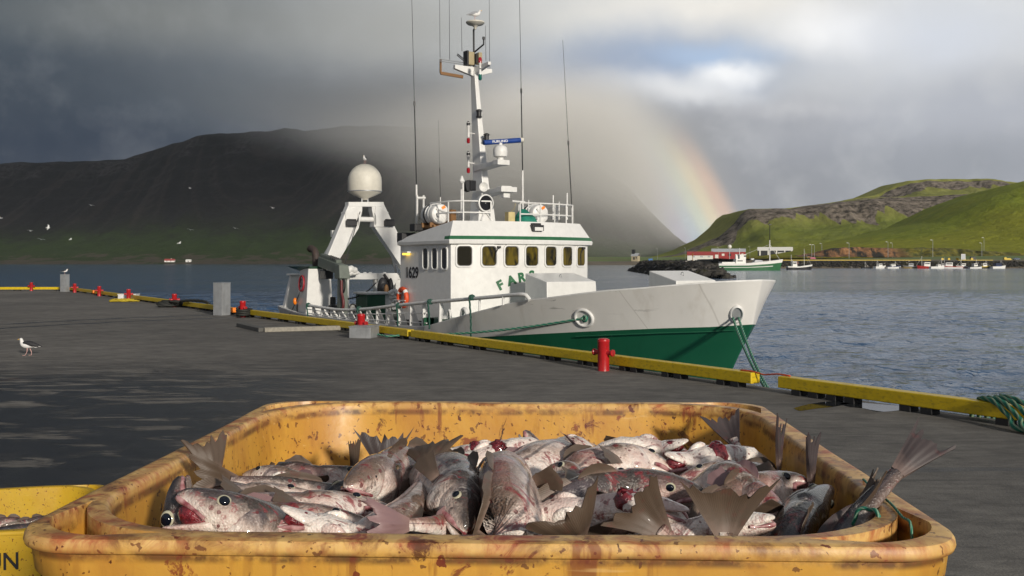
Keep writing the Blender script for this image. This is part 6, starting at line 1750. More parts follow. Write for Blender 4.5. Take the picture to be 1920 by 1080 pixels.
# ---------------------------------------------------------------- fish
def fish_mat(name, back, flank, belly, blood=1.0, head=None):
    m, t = new_mat(name)
    co = t.n('ShaderNodeTexCoord').outputs['Object']
    rn = t.n('ShaderNodeObjectInfo').outputs['Random']
    dv = t.n('ShaderNodeAttribute', attribute_name='dv').outputs['Fac']
    s_ = t.n('ShaderNodeAttribute', attribute_name='along').outputs['Fac']
    sh = t.n('ShaderNodeVectorMath', operation='ADD'); t.link(co, sh.inputs[0])
    cb = t.n('ShaderNodeCombineXYZ'); t.link(t.math('MULTIPLY', rn, 37), cb.inputs[0]); t.link(cb.outputs[0], sh.inputs[1]); co = sh.outputs[0]
    n1 = t.noise(co, 26, 5, .6); n2 = t.noise(co, 95, 5, .65); n3 = t.noise(co, 9, 4, .55)
    d2 = t.math('ADD', dv, t.math('MULTIPLY', t.math('SUBTRACT', n1, .5), 1.5))
    d2 = t.math('ADD', d2, t.math('MULTIPLY', t.math('SUBTRACT', n2, .5), .6))
    c = t.mix(t.rng(d2, -.55, .15), belly, flank)
    c = t.mix(t.rng(d2, .1, .65), c, back)
    c = t.mix(t.rng(n2, .32, .68, 0, .5), c, t.mix(1.0, c, (.55, .45, .40), 'MULTIPLY'))
    mo = t.noise(t.mapping(co, rot=(.5, .3, .9), scale=(14, 30, 14)), 1.0, 6, .7, 1.0)
    c = t.mix(t.rng(mo, .57, .65, 0, .75), c, (.07, .048, .042))
    c = t.mix(t.rng(mo, .42, .34, 0, .5), c, (.86, .78, .70))
    # lateral line
    ll = t.math('MULTIPLY', t.rng(t.math('ABSOLUTE', t.math('SUBTRACT', dv, t.rng(s_, .25, .55, .45, .18))), .03, .09, 1, 0), t.rng(s_, .26, .3))
    c = t.mix(t.math('MULTIPLY', ll, .7), c, (.06, .05, .055))
    # purple bruising and pink flush
    c = t.mix(t.rng(n3, .5, .66, 0, .5 * min(1, blood * blood)), c, (.46, .20, .18))
    c = t.mix(t.math('MULTIPLY', t.rng(n3, .48, .32), .3), c, (.20, .16, .20))
    # streaks and drops of blood
    st = t.noise(t.mapping(co, rot=(.3, .8, .2), scale=(20, 34, 20)), 1.0, 6, .7, .8)
    c = t.mix(t.rng(st, .55, .62, 0, .85 * blood), c, (.24, .018, .024))
    vo = t.n('ShaderNodeTexVoronoi'); t.link(co, vo.inputs['Vector']); vo.inputs['Scale'].default_value = 85
    rc = t.n('ShaderNodeSeparateColor'); t.link(vo.outputs['Color'], rc.inputs[0])
    c = t.mix(t.math('MULTIPLY', t.math('LESS_THAN', vo.outputs['Distance'], t.rng(rc.outputs[0], .68, 1, 0, .36)), .8), c, (.13, .014, .014))
    t.set(t.b, 'Base Color', c)
    t.set(t.b, 'Roughness', t.rng(n2, .3, .7, .26, .48))
    t.set(t.b, 'Coat Weight', .8); t.set(t.b, 'Coat Roughness', .05)
    t.set(t.b, 'Subsurface Weight', .06); t.b.inputs['Subsurface Radius'].default_value = (.01, .004, .003)
    scl = t.n('ShaderNodeTexVoronoi'); t.link(co, scl.inputs['Vector']); scl.inputs['Scale'].default_value = 260
    b = t.n('ShaderNodeBump'); b.inputs['Strength'].default_value = .75; b.inputs['Distance'].default_value = .0032
    t.link(t.math('ADD', t.math('ADD', n2, t.math('MULTIPLY', n1, 1.6)), t.math('MULTIPLY', scl.outputs['Distance'], .5)), b.inputs['Height']); t.link(b.outputs[0], t.b.inputs['Normal'])
    return m


M['fish_pale'] = fish_mat('fish_skin_pale', (.20, .135, .10), (.80, .65, .57), (.94, .87, .80))
M['fish_grey'] = fish_mat('fish_skin_grey', (.060, .046, .038), (.54, .43, .37), (.90, .82, .74), .9)
M['fish_dark'] = fish_mat('fish_skin_dark', (.016, .014, .016), (.050, .038, .034), (.17, .125, .105), .3)


def fin_mat(name, a, b):
    m, t = new_mat(name)
    u = t.n('ShaderNodeAttribute', attribute_name='ray').outputs['Fac']
    v = t.n('ShaderNodeAttribute', attribute_name='out').outputs['Fac']
    co = t.n('ShaderNodeTexCoord').outputs['Object']
    n1 = t.noise(co, 45, 4, .6)
    ray = t.math('SINE', t.math('ADD', t.math('MULTIPLY', u, 210), t.math('MULTIPLY', n1, 9)))
    c = t.mix(t.rng(ray, -1, 1, .10, .26), b, a)
    c = t.mix(t.rng(t.math('ADD', v, t.math('MULTIPLY', t.math('SUBTRACT', n1, .5), .6)), .0, .4), t.mix(.4, b, (.30, .20, .165)), c)
    c = t.mix(t.rng(n1, .58, .7, 0, .3), c, (.14, .02, .02))
    t.set(t.b, 'Base Color', c); t.set(t.b, 'Roughness', .5); t.set(t.b, 'Coat Weight', .06)
    bp = t.n('ShaderNodeBump'); bp.inputs['Strength'].default_value = .15; bp.inputs['Distance'].default_value = .001
    t.link(ray, bp.inputs['Height']); t.link(bp.outputs[0], t.b.inputs['Normal'])
    return m
M['fin'] = fin_mat('fin_brown', (.030, .020, .015), (.105, .072, .050))
M['fin_dark'] = fin_mat('fin_dark', (.020, .016, .018), (.06, .045, .045))
M['fin_purple'] = fin_mat('fin_purple', (.10, .05, .065), (.26, .16, .16))
m, t = new_mat('fish_eye_ring'); nz = t.noise(t.n('ShaderNodeTexCoord').outputs['Object'], 200, 3); t.set(t.b, 'Base Color', t.mix(nz, (.34, .31, .17), (.58, .55, .45))); t.set(t.b, 'Roughness', .12); M['eye_ring'] = m
m, t = new_mat('fish_pupil'); t.set(t.b, 'Base Color', (.004, .006, .012)); t.set(t.b, 'Roughness', .06); M['pupil'] = m
m, t = new_mat('raw_gill'); nz = t.noise(t.n('ShaderNodeTexCoord').outputs['Object'], 70, 5, .65); t.set(t.b, 'Base Color', t.mix(t.rng(nz, .35, .65), (.05, .003, .008), (.30, .03, .04))); t.set(t.b, 'Roughness', .2); t.set(t.b, 'Coat Weight', .5)
bp = t.n('ShaderNodeBump'); bp.inputs['Strength'].default_value = .9; bp.inputs['Distance'].default_value = .006; t.link(nz, bp.inputs['Height']); t.link(bp.outputs[0], t.b.inputs['Normal']); M['gill'] = m
m, t = new_mat('fish_lip'); nz = t.noise(t.n('ShaderNodeTexCoord').outputs['Object'], 60, 4); t.set(t.b, 'Base Color', t.mix(t.rng(nz, .35, .65), (.22, .05, .06), (.55, .32, .31))); t.set(t.b, 'Roughness', .22); t.set(t.b, 'Coat Weight', .4); M['lip'] = m

ST_S = [0, .012, .035, .07, .11, .16, .205, .235, .25, .30, .38, .47, .57, .68, .79, .88, .95, 1.0]
ST_U = [.006, .020, .031, .044, .058, .071, .080, .084, .083, .094, .100, .096, .084, .066, .046, .032, .024, .022]
ST_D = [.006, .013, .019, .028, .045, .062, .074, .081, .082, .096, .106, .100, .082, .058, .038, .028, .023, .022]
ST_W = [.007, .020, .030, .042, .053, .063, .069, .071, .064, .068, .070, .064, .054, .040, .026, .016, .010, .007]
frs = random.Random(21)


def mesh_attr(o, name, vals):
    at = o.data.attributes.new(name, 'FLOAT', 'POINT'); at.data.foreach_set('value', [float(v) for v in vals])


def fin_sheet(name, parent, mat, base, ends, nv=5, thick=.0022, cup=0.0, rag=.05, nrm=None, seed=0):
    """fin from a line of base points to a line of outer points, thin but solid"""
    rs = random.Random(seed)
    nu = len(base); V = []; U = []; O = []
    for sgn in (1, -1):
        for j in range(nv + 1):
            v = j / nv
            for i in range(nu):
                k = 1 + (rs.random() - .5) * rag * 2 if j == nv and sgn == 1 else 1
                if j == nv:
                    if sgn == 1: fin_sheet.k = getattr(fin_sheet, 'k', {}); fin_sheet.k[i] = k
                    k = fin_sheet.k[i]
                p = base[i] + (ends[i] - base[i]) * (v * k)
                nn = nrm if nrm is not None else Vector((0, 0, 1))
                p = p + nn * (cup * math.sin(v * 2.2) * (1 - .5 * abs(2 * i / (nu - 1) - 1)) + sgn * thick * (1 - .75 * v) + .0012 * math.sin(i * 2.1) * v)
                V.append(p); U.append(i / (nu - 1)); O.append(v)
    fs = []; half = (nv + 1) * nu
    for j in range(nv):
        for i in range(nu - 1):
            a = j * nu + i; fs.append((a, a + 1, a + nu + 1, a + nu)); fs.append((half + a, half + a + nu, half + a + nu + 1, half + a + 1))
        for i in (0, nu - 1): fs.append((j * nu + i, (j + 1) * nu + i, half + (j + 1) * nu + i, half + j * nu + i))
    for i in range(nu - 1):
        a = nv * nu + i; fs.append((a, a + 1, half + a + 1, half + a)); fs.append((i, half + i, half + i + 1, i + 1))
    mb = MB(); mb.add(V, fs); o = mb.build(name, mat, parent, smooth=60)
    mesh_attr(o, 'ray', U); mesh_attr(o, 'out', O)
    return o


def fish(label, pts, dorsal, L=.50, anchor='h', skin='fish_pale', mouth=0.0, wound=False, tail='fin', spread=1.0, fat=.92, fins=True, group=None, ext=None, tube_in=True, full=True, eye=1.0, pect=.5):
    """pts: points of the spine from nose to tail root. The end that is not the anchor runs on down into the heap."""
    P0 = [p if isinstance(p, Vector) else P(*p) for p in pts]
    ln = sum((b - a).length for a, b in zip(P0, P0[1:]))
    body_len = L * 1.0
    if ln < body_len * .97 and ext is not False:
        seg = (P0[-1] - P0[-2]) if anchor == 'h' else (P0[0] - P0[1])
        d = seg.normalized(); d.z = min(d.z, -.25) - .2; d.normalize()
        if ext is not None: d = Vector(ext).normalized()
        cur = P0[-1] if anchor == 'h' else P0[0]; rem = body_len - ln; k = 4; add = []
        for i in range(k):
            nxt = cur + d * rem / k
            loc = Matrix.Rotation(-TRZ, 3, 'Z') @ (nxt - TC) if tube_in else nxt
            if tube_in:
                for ax, lim in ((0, .44), (1, .41)):
                    if abs(loc[ax]) > lim:
                        loc[ax] = math.copysign(lim, loc[ax]); loc.z -= .03
                loc.z = max(loc.z, .25); nxt = TC + Matrix.Rotation(TRZ, 3, 'Z') @ loc
            if (nxt - cur).length > .01: add.append(nxt)
            cur = nxt
        P0 = P0 + add if anchor == 'h' else list(reversed(add)) + P0
    cv = spline(P0, 10)
    ds = [0.0]
    for a, b in zip(cv, cv[1:]): ds.append(ds[-1] + (b - a).length)
    tot = ds[-1]
    def at(s_):
        x = s_ * tot; i = max(0, min(len(ds) - 2, int(np.searchsorted(ds, x)) - 1))
        f = (x - ds[i]) / max(ds[i + 1] - ds[i], 1e-6); return cv[i].lerp(cv[i + 1], f)
    dors = Vector(dorsal)
    def fr(s_):
        T = (at(min(1, s_ + .04)) - at(max(0, s_ - .04))).normalized()
        D = dors - T * dors.dot(T)
        if D.length < 1e-3: D = T.orthogonal()
        D.normalize(); return at(s_), T, D, T.cross(D)
    o0 = at(.5)
    root = empty('fish', o0, 0, label, 'fish', group)
    N = 22; rings = []; dv = []; al = []
    S2 = sorted(set(ST_S + [.02, .05, .09, .135, .43, .52, .62, .735, .84]))
    for s_ in S2:
        c, T, D, Wv = fr(s_)
        u = np.interp(s_, ST_S, ST_U) * L * fat; d_ = np.interp(s_, ST_S, ST_D) * L * fat; w = np.interp(s_, ST_S, ST_W) * L * fat
        if s_ > .25: u *= 1 + .03 * math.sin(s_ * 31 + L * 90); d_ *= 1 + .05 * math.sin(s_ * 19 + L * 140); w *= 1 + .05 * math.sin(s_ * 23 + L * 70)
        ring = []
        for k in range(N):
            a = 2 * math.pi * k / N; sa, ca = math.sin(a), math.cos(a)
            hh = (u if sa > 0 else d_) * math.copysign(abs(sa) ** .92, sa)
            ring.append(c + D * hh + Wv * w * math.copysign(abs(ca) ** (.86 if s_ < .24 else 1.0), ca) - o0)
            dv.append(sa); al.append(s_)
        rings.append(ring)
    mb = MB(); mb.loft(rings); body = mb.build('body', M[skin], root, smooth=75)
    mesh_attr(body, 'dv', dv); mesh_attr(body, 'along', al)
    # lower jaw hinged behind the eye
    c0, T0, D0, W0 = fr(.105)
    hinge = c0 - D0 * .030 * L * fat
    aa = R(9 + mouth * 30)
    jd = (-T0 * math.cos(aa) - D0 * math.sin(aa) * (1 if mouth else .1)).normalized(); jn = jd.cross(W0).normalized()
    if jn.dot(D0) < 0: jn = -jn
    rj = []; dj = []
    for k, (f, hh, ww) in enumerate(((-.35, .030, .040), (0, .028, .043), (.3, .020, .038), (.6, .015, .030), (.85, .012, .020), (.98, .009, .010), (1.02, .004, .004))):
        c = hinge + jd * f * .105 * L * (1.03 if mouth else .98); ring = []
        for q in range(14):
            a = 2 * math.pi * q / 14
            ring.append(c + jn * math.sin(a) * (hh * (.35 if math.sin(a) > 0 else 1)) * L * fat + W0 * math.cos(a) * ww * L * fat - o0); dj.append(-.55 + .3 * math.sin(a))
        rj.append(ring)
    mb = MB(); mb.loft(rj); jw = mb.build('jaw', M[skin], root, smooth=75); mesh_attr(jw, 'dv', dj); mesh_attr(jw, 'along', [.06] * len(dj))
    # lips
    lp = []
    for k in range(13):
        f = k / 12; a = math.pi * (f - .5) * 1.0
        s_ = .004 + .085 * (1 - math.cos(a)); c, T, D, Wv = fr(s_)
        w = np.interp(s_, ST_S, ST_W) * L * fat * 1.0; d_ = np.interp(s_, ST_S, ST_D) * L * fat
        lp.append(c + Wv * w * math.copysign(min(1, abs(math.sin(a)) ** .7), math.sin(a)) - D * d_ * .72 - o0)
    mb = MB(); mb.tube(lp, [.0035 * L / .5 * (1 + .4 * math.sin(k)) for k in range(13)], 8); mb.build('lip', M['lip'], root, smooth=75)
    if mouth:
        c, T, D, Wv = fr(.075); mb = MB(); Mx = Matrix((T, Wv, D)).transposed()
        mb.sphere(c - D * .030 * L - o0, (.055 * L, .036 * L * fat, .020 * L + .02 * L * mouth), 14, 8, Mx); mb.build('mouth', M['gill'], root, smooth=75)
    for sg in (-1, 1):
        # eyes
        c, T, D, Wv = fr(.108)
        w = np.interp(.108, ST_S, ST_W) * L * fat; u = np.interp(.108, ST_S, ST_U) * L * fat
        ec = c + D * u * .50 + Wv * sg * w * .80 - o0
        nv_ = (Wv * sg + D * .30 - T * .12).normalized(); a1 = (T - nv_ * T.dot(nv_)).normalized(); a2 = nv_.cross(a1)
        Mx = Matrix((a1, a2, nv_)).transposed(); er = .0160 * L * eye
        mb = MB(); mb.sphere(ec, (er * 1.16, er, er * .5), 18, 10, Mx); ey = mb.build('eye', M['eye_ring'], root, smooth=80)
        mb = MB(); mb.sphere(ec + nv_ * er * .34, (er * .84, er * .74, er * .38), 16, 8, Mx); mb.build('pupil', M['pupil'], ey, smooth=80)
        # gill cover
        c, T, D, Wv = fr(.185)
        w = np.interp(.2, ST_S, ST_W) * L * fat
        Mx = Matrix(((T + Wv * sg * .16).normalized(), D, Wv * sg)).transposed()
        mb = MB(); mb.sphere(c - D * .010 * L + Wv * sg * w * .72 - o0, (.058 * L, .062 * L * fat, .025 * L * fat), 18, 10, Mx); gc = mb.build('gill_cover', M[skin], root, smooth=80)
        mesh_attr(gc, 'dv', [(Vector(v.co) - (c - o0)).dot(D) / (.08 * L) for v in gc.data.vertices]); mesh_attr(gc, 'along', [.19] * len(gc.data.vertices))
        if pect:
            c, T, D, Wv = fr(.275); w = np.interp(.275, ST_S, ST_W) * L * fat
            b0 = c + Wv * sg * w * .96 - D * .012 * L - o0
            dirn = (T * 1.0 + Wv * sg * pect + D * .12).normalized(); side = D
            base = [b0 + side * (k / 6 - .5) * .030 * L for k in range(7)]
            ends = [b0 + dirn * .125 * L * (1 - .35 * abs(k / 6 - .35)) + side * (k / 6 - .5) * .085 * L for k in range(7)]
            fin_sheet('pectoral_fin', root, M['fin_purple' if tail == 'fin_purple' else 'fin'], base, ends, 4, .0014, .004, .06, Wv * sg, seed=sg + 5)
    if wound:
        c, T, D, Wv = fr(.235); Mx = Matrix((T, Wv, D)).transposed()
        mb = MB(); mb.sphere(c - D * .046 * L * fat - o0, (.046 * L, .056 * L * fat, .048 * L * fat), 18, 10, Mx)
        mb.v = [tuple(Vector(p) * 1.0 + Vector((frs.uniform(-1, 1), frs.uniform(-1, 1), frs.uniform(-1, 1))) * .0035) for p in mb.v]
        mb.build('open_gill', M['gill'], root, smooth=80)
    # tail fin
    c, T, D, Wv = fr(.985)
    nu = 17; base = []; ends = []
    lob = frs.uniform(-.12, .12)
    for k in range(nu):
        q = 2 * k / (nu - 1) - 1
        base.append(c + D * q * .021 * L - T * .012 * L - o0)
        ends.append(c + D * q * .105 * L * spread * (1 + lob * q) + T * (.165 * L * (.78 + .22 * abs(q) ** 1.5)) - T * .05 * L * abs(q) ** 4 * 0 - o0)
    fin_sheet('tail_fin', root, M[tail], base, ends, 7, .0035, frs.uniform(-.026, .026), .16, Wv, seed=int(L * 1000) + len(label))
    if fins:
        for nm, sgn, (s0, s1), hh in (('dorsal_fin', 1, (.28, .42), .065), ('dorsal_fin', 1, (.44, .62), .055), ('dorsal_fin', 1, (.66, .84), .042), ('anal_fin', -1, (.50, .66), .048), ('anal_fin', -1, (.69, .84), .038)):
            base = []; ends = []
            ln_ = frs.uniform(-.5, .5)
            for k in range(9):
                f = k / 8; s_ = s0 + (s1 - s0) * f; c, T, D, Wv = fr(s_)
                r_ = (np.interp(s_, ST_S, ST_U) if sgn > 0 else np.interp(s_, ST_S, ST_D)) * L * fat
                b = c + D * sgn * r_ * .96 - o0
                h_ = hh * L * (math.sin(math.pi * min(1, f * .85 + .12)) ** .8) * (1 - .45 * f)
                base.append(b); ends.append(b + (D * sgn * .75 + T * .65 + Wv * ln_ * .5).normalized() * h_)
            fin_sheet(nm, root, M[tail], base, ends, 4, .0016, .002, .07, fr((s0 + s1) / 2)[3], seed=int(s0 * 100))
    return root


UPV, BACKV, FRONTV = (0, 0, 1), (0, 1, .35), (0, -1, .5)
F = fish
# ---- layer underneath, seen only in the gaps
for i, (x, y, z, a) in enumerate([(-.33, -.28, .69, 20), (-.08, -.30, .685, 170), (.18, -.30, .69, 10), (.36, -.2, .68, 95), (-.36, -.02, .67, 80), (-.12, -.08, .68, 15), (.12, -.06, .68, 195), (.34, .08, .67, 170), (-.28, .2, .645, 5), (-.02, .16, .65, 185), (.24, .25, .645, 20), (-.10, .34, .63, 178), (.2, .38, .63, 2), (-.36, .36, .63, 30),
                                   (-.24, -.16, .60, 120), (.06, -.2, .60, 60), (.28, -.1, .60, 140), (0, .05, .59, 90), (-.2, .1, .58, 40), (.2, .16, .58, 100), (0, .3, .56, 20)]):
    w_ = lambda dx, dy: TC + Matrix.Rotation(TRZ, 3, 'Z') @ Vector((max(-.44, min(.44, x + dx)), max(-.42, min(.42, y + dy)), z))
    c_, s_ = math.cos(R(a)), math.sin(R(a))
    fish('pale fish lying under the top layer of the heap and mostly covered', [w_(-.22 * c_, -.22 * s_), w_(-.08 * c_ + .01, -.08 * s_ + .015), w_(.08 * c_, .08 * s_), w_(.22 * c_, .22 * s_)], (math.sin(i * 2.3), math.cos(i * 2.3), .3), .46, skin=('fish_pale', 'fish_grey', 'fish_pale')[i % 3], ext=False, fins=i < 8, group='fish buried in the heap', pect=0)

# ---- back row against the far wall of the tub
F('pale belly-up fish resting against the far wall, beside the raised eyed head', [(972, 836, 2.22), (935, 843, 2.22), (905, 853, 2.22), (870, 862, 2.22)], (.2, .3, -1), .40, wound=True)
F('grey fish head sticking straight up at the far wall with a round white eye', [(984, 807, 2.16), (1000, 838, 2.16), (1020, 872, 2.13), (1045, 915, 2.1)], (.75, .2, .5), .46, skin='fish_grey', eye=1.25)
F('pale fish with a slit belly against the far wall, behind the broad pink fish', [(1135, 857, 2.22), (1095, 846, 2.24), (1055, 845, 2.24)], (0, .4, -1), .42, skin='fish_pale', tail='fin_purple')
F('white bellied fish with open jaw at the far wall under the raised dark tail', [(1289, 848, 2.2), (1240, 846, 2.2), (1185, 848, 2.2), (1140, 862, 2.2)], (.1, .5, -1), .46, mouth=.4)
F('large dark spread tail fin standing against the far wall', [(722, 990, 2.1), (722, 915, 2.16), (722, 872, 2.17)], (1, 0, 0), .50, 't', 'fish_grey', tail='fin_dark', spread=1.2)
F('narrow tan tail fin standing beside the large dark spread tail', [(664, 960, 2.05), (664, 905, 2.08), (664, 876, 2.08)], (.25, 1, 0), .42, 't', 'fish_grey', spread=.8)
F('dark fish peering out with one eye between the dark spread tail and the bloody tail', [(762, 868, 2.1), (775, 874, 2.12), (800, 880, 2.14), (850, 890, 2.14)], (-.4, .2, 1), .44, skin='fish_dark', eye=1.1)
F('curved tail rising above the rim near the far corner, pale stalk below dark fan', [(1375, 1000, 2.02), (1398, 905, 2.13), (1393, 868, 2.16), (1374, 822, 2.2)], (-.96, .1, -.25), .50, 't', 'fish_grey', tail='fin_dark', spread=.85)
F('very dark pointed tail standing alone against the side wall', [(1452, 970, 1.83), (1458, 905, 1.86), (1462, 862, 1.87)], (.45, .9, 0), .50, 't', 'fish_dark', tail='fin_dark', spread=.9)
F('slim dark tail with a pale edge standing beside the rim of the side wall', [(1512, 1000, 1.66), (1518, 935, 1.69), (1522, 890, 1.70)], (.55, .8, 0), .48, 't', 'fish_dark', tail='fin_dark', spread=.8)
F('brown tail fin standing at the near side wall behind the open mouthed head', [(425, 1000, 1.72), (408, 920, 1.75), (398, 885, 1.76)], (.7, .7, .1), .46, 't', 'fish_grey', spread=.95)

# ---- middle of the heap
F('arched pink fish lying at the side wall behind the brown tails', [(455, 893, 1.92), (495, 895, 1.9), (535, 908, 1.88), (562, 935, 1.84)], (.1, .6, 1), .40, skin='fish_pale', tail='fin_purple')
F('white fish belly showing under the arched pink fish', [(450, 925, 1.86), (500, 918, 1.86), (560, 922, 1.86)], (0, .5, -1), .40)
F('grey fish stretched along the far side of the blunt bloody head', [(700, 882, 2.02), (640, 900, 2.0), (580, 908, 1.98), (520, 905, 1.98)], (0, .5, 1), .46, skin='fish_grey')
F('fish whose forked brown tail points at the side wall', [(640, 950, 1.72), (570, 925, 1.7), (505, 908, 1.68), (432, 902, 1.66)], (.1, .3, 1), .44, 't', 'fish_grey', spread=1.0)
F('small dark fish with a round white eye looking up beside the bloody blunt head', [(600, 938, 1.66), (640, 928, 1.70), (690, 925, 1.74)], (-.2, -.75, .65), .42, skin='fish_dark', eye=1.25)
F('thick fish with a blunt blood streaked head facing the viewer', [(652, 912, 1.60), (690, 905, 1.68), (760, 890, 1.82), (840, 880, 1.98)], (.2, .3, 1), .52, fat=1.05, wound=True, mouth=.2, eye=.45)
F('pale fish lying along the side with a purple back and dark small head', [(606, 935, 1.68), (545, 938, 1.66), (470, 945, 1.62), (400, 955, 1.58)], (0, .85, .5), .46, skin='fish_pale')
F('belly-up fish with opened red gills beside the raised fin', [(836, 886, 1.92), (872, 872, 1.93), (930, 862, 1.96), (985, 858, 2.0)], (-.1, .55, -1), .46, wound=True, mouth=.3, pect=1.2)
F('broad pink fish lying diagonally below the upright eyed head', [(1118, 850, 2.12), (1070, 858, 2.02), (1010, 876, 1.92), (945, 900, 1.82)], (-.35, .85, .45), .50, fat=1.1, tail='fin_purple', eye=.6)
F('fish with a pointed snout raising its head in the middle of the heap', [(1088, 905, 1.70), (1068, 888, 1.74), (1040, 905, 1.76), (1008, 945, 1.74)], (.3, .1, 1), .44, skin='fish_pale')
F('large pale fish with a brown back lying across the centre', [(1268, 890, 1.95), (1205, 872, 1.96), (1140, 880, 1.92), (1080, 912, 1.86)], (.1, .8, .6), .52, fat=1.08)
F('belly-up fish with a wide open red throat near the raised curved tail', [(1238, 888, 1.95), (1285, 874, 1.97), (1345, 872, 2.0), (1408, 890, 2.04)], (.1, .5, -1), .48, wound=True, mouth=.5, fat=1.05, pect=1.1)
F('pink flanked fish just behind the long dark backed fish', [(1215, 908, 1.76), (1140, 908, 1.74), (1060, 925, 1.7), (985, 950, 1.66)], (0, .8, .6), .48)
F('long grey backed fish lying across the front of the centre', [(1322, 925, 1.64), (1250, 918, 1.66), (1170, 925, 1.66), (1075, 950, 1.62)], (0, -.25, 1), .52, skin='fish_grey', fins=True)
F('mottled pink fish behind the head with the large ringed eye', [(1265, 905, 1.86), (1330, 895, 1.86), (1400, 903, 1.86), (1450, 915, 1.86)], (0, .7, .7), .46)
F('pink fish with a big ringed eye facing the side wall', [(1516, 903, 1.70), (1475, 908, 1.71), (1420, 935, 1.66), (1355, 975, 1.58)], (.25, .45, .85), .48, fat=1.05, eye=1.2)
F('torn purple headed fish lying below the ringed eye fish', [(1482, 990, 1.50), (1440, 958, 1.56), (1395, 930, 1.62), (1350, 905, 1.68)], (.5, .3, .8), .44, wound=True, tail='fin_purple')
F('dark glossy scaled fish in the corner by the long outstretched tail', [(1558, 915, 1.62), (1525, 945, 1.57), (1490, 985, 1.50), (1465, 1030, 1.45)], (.6, -.25, .75), .48, skin='fish_dark')

# ---- front row against the near rim
F('dark fish head with a large eye, snout pointing up behind the gaping head', [(337, 893, 1.46), (336, 945, 1.45), (345, 1010, 1.45), (370, 1100, 1.48)], (-.95, -.12, .1), .52, skin='fish_dark', eye=1.35)
F('large head with a gaping pink mouth leaning over the near rim', [(334, 926, 1.40), (385, 950, 1.40), (445, 982, 1.41), (520, 1030, 1.44)], (.42, .35, .85), .56, skin='fish_grey', mouth=.75, fat=1.05, eye=1.05)
F('long pale fish lying behind the near rim beside the gaping head', [(738, 958, 1.60), (650, 958, 1.58), (560, 968, 1.54), (465, 980, 1.50)], (0, .8, .6), .50)
F('pale fish with purple fins lying lower beside the near rim', [(700, 985, 1.47), (620, 982, 1.47), (545, 985, 1.46), (480, 990, 1.46)], (0, .6, .8), .44, tail='fin_purple')
F('small white snout poking up at the near rim beside the gaping head', [(517, 990, 1.405), (560, 988, 1.42), (620, 1000, 1.43)], (-.2, .3, -1), .42, mouth=.4)
F('white fish with a bloody upright forked tail running down to the near rim', [(672, 1030, 1.42), (728, 985, 1.47), (770, 940, 1.56), (795, 898, 1.66), (806, 868, 1.72)], (.75, .3, .3), .48, 't', 'fish_pale', spread=1.15)
F('purple tail fin folded over the near rim', [(850, 990, 1.5), (800, 985, 1.43), (752, 984, 1.40)], (.1, .35, .9), .44, 't', 'fish_pale', tail='fin_purple', spread=.75)
F('grey head with an oval eye nosing down to the near rim in the middle', [(872, 995, 1.44), (862, 955, 1.50), (845, 912, 1.60), (800, 888, 1.75)], (.55, -.45, .4), .50, skin='fish_grey', fat=1.08)
F('thick mottled fish with its broad white belly towards the viewer', [(925, 882, 1.76), (945, 905, 1.64), (958, 950, 1.52), (962, 1010, 1.42)], (-.25, .8, .5), .54, fat=1.2, eye=1.0, pect=.9)
F('white snouted fish pointing to the side behind the ragged brown tail', [(1156, 962, 1.54), (1115, 957, 1.55), (1060, 965, 1.56)], (0, .5, -1), .42, mouth=.3)
F('ragged brown tail fin spread like a fan at the near rim', [(1130, 1070, 1.46), (1100, 1025, 1.43), (1082, 994, 1.41)], (.90, .1, .38), .48, 't', 'fish_grey', spread=1.22)
F('dark fish with a torn brown tail leaning on the near rim', [(1290, 1040, 1.46), (1258, 1010, 1.43), (1240, 992, 1.42)], (.75, .2, .6), .46, 't', 'fish_grey', spread=1.1)
F('fish with its gill flap open on a red hollow near the rim', [(1292, 985, 1.47), (1255, 965, 1.49), (1205, 958, 1.52), (1150, 965, 1.54)], (-.3, .5, -.9), .44, wound=True)
F('widest brown tail fin of the near rim, standing upright on a pink stalk', [(1350, 1100, 1.44), (1356, 1040, 1.42), (1362, 1000, 1.41)], (1, 0, .12), .49, 't', 'fish_pale', spread=1.3)
F('white fish side showing low at the near rim below the torn purple head', [(1455, 985, 1.44), (1410, 985, 1.45), (1360, 990, 1.46)], (0, .4, -1), .40)
F('dark fish with its long tail stretched out over the corner of the rim', [(1560, 1060, 1.38), (1610, 975, 1.41), (1655, 915, 1.43), (1694, 874, 1.45)], (-.45, .55, .6), .50, 't', 'fish_dark', tail='fin_dark', spread=.6)
F('pale edged narrow fin standing against the outstretched tail', [(1548, 1080, 1.42), (1578, 1000, 1.43), (1602, 955, 1.43)], (.25, .9, .1), .44, 't', 'fish_pale', spread=.8)

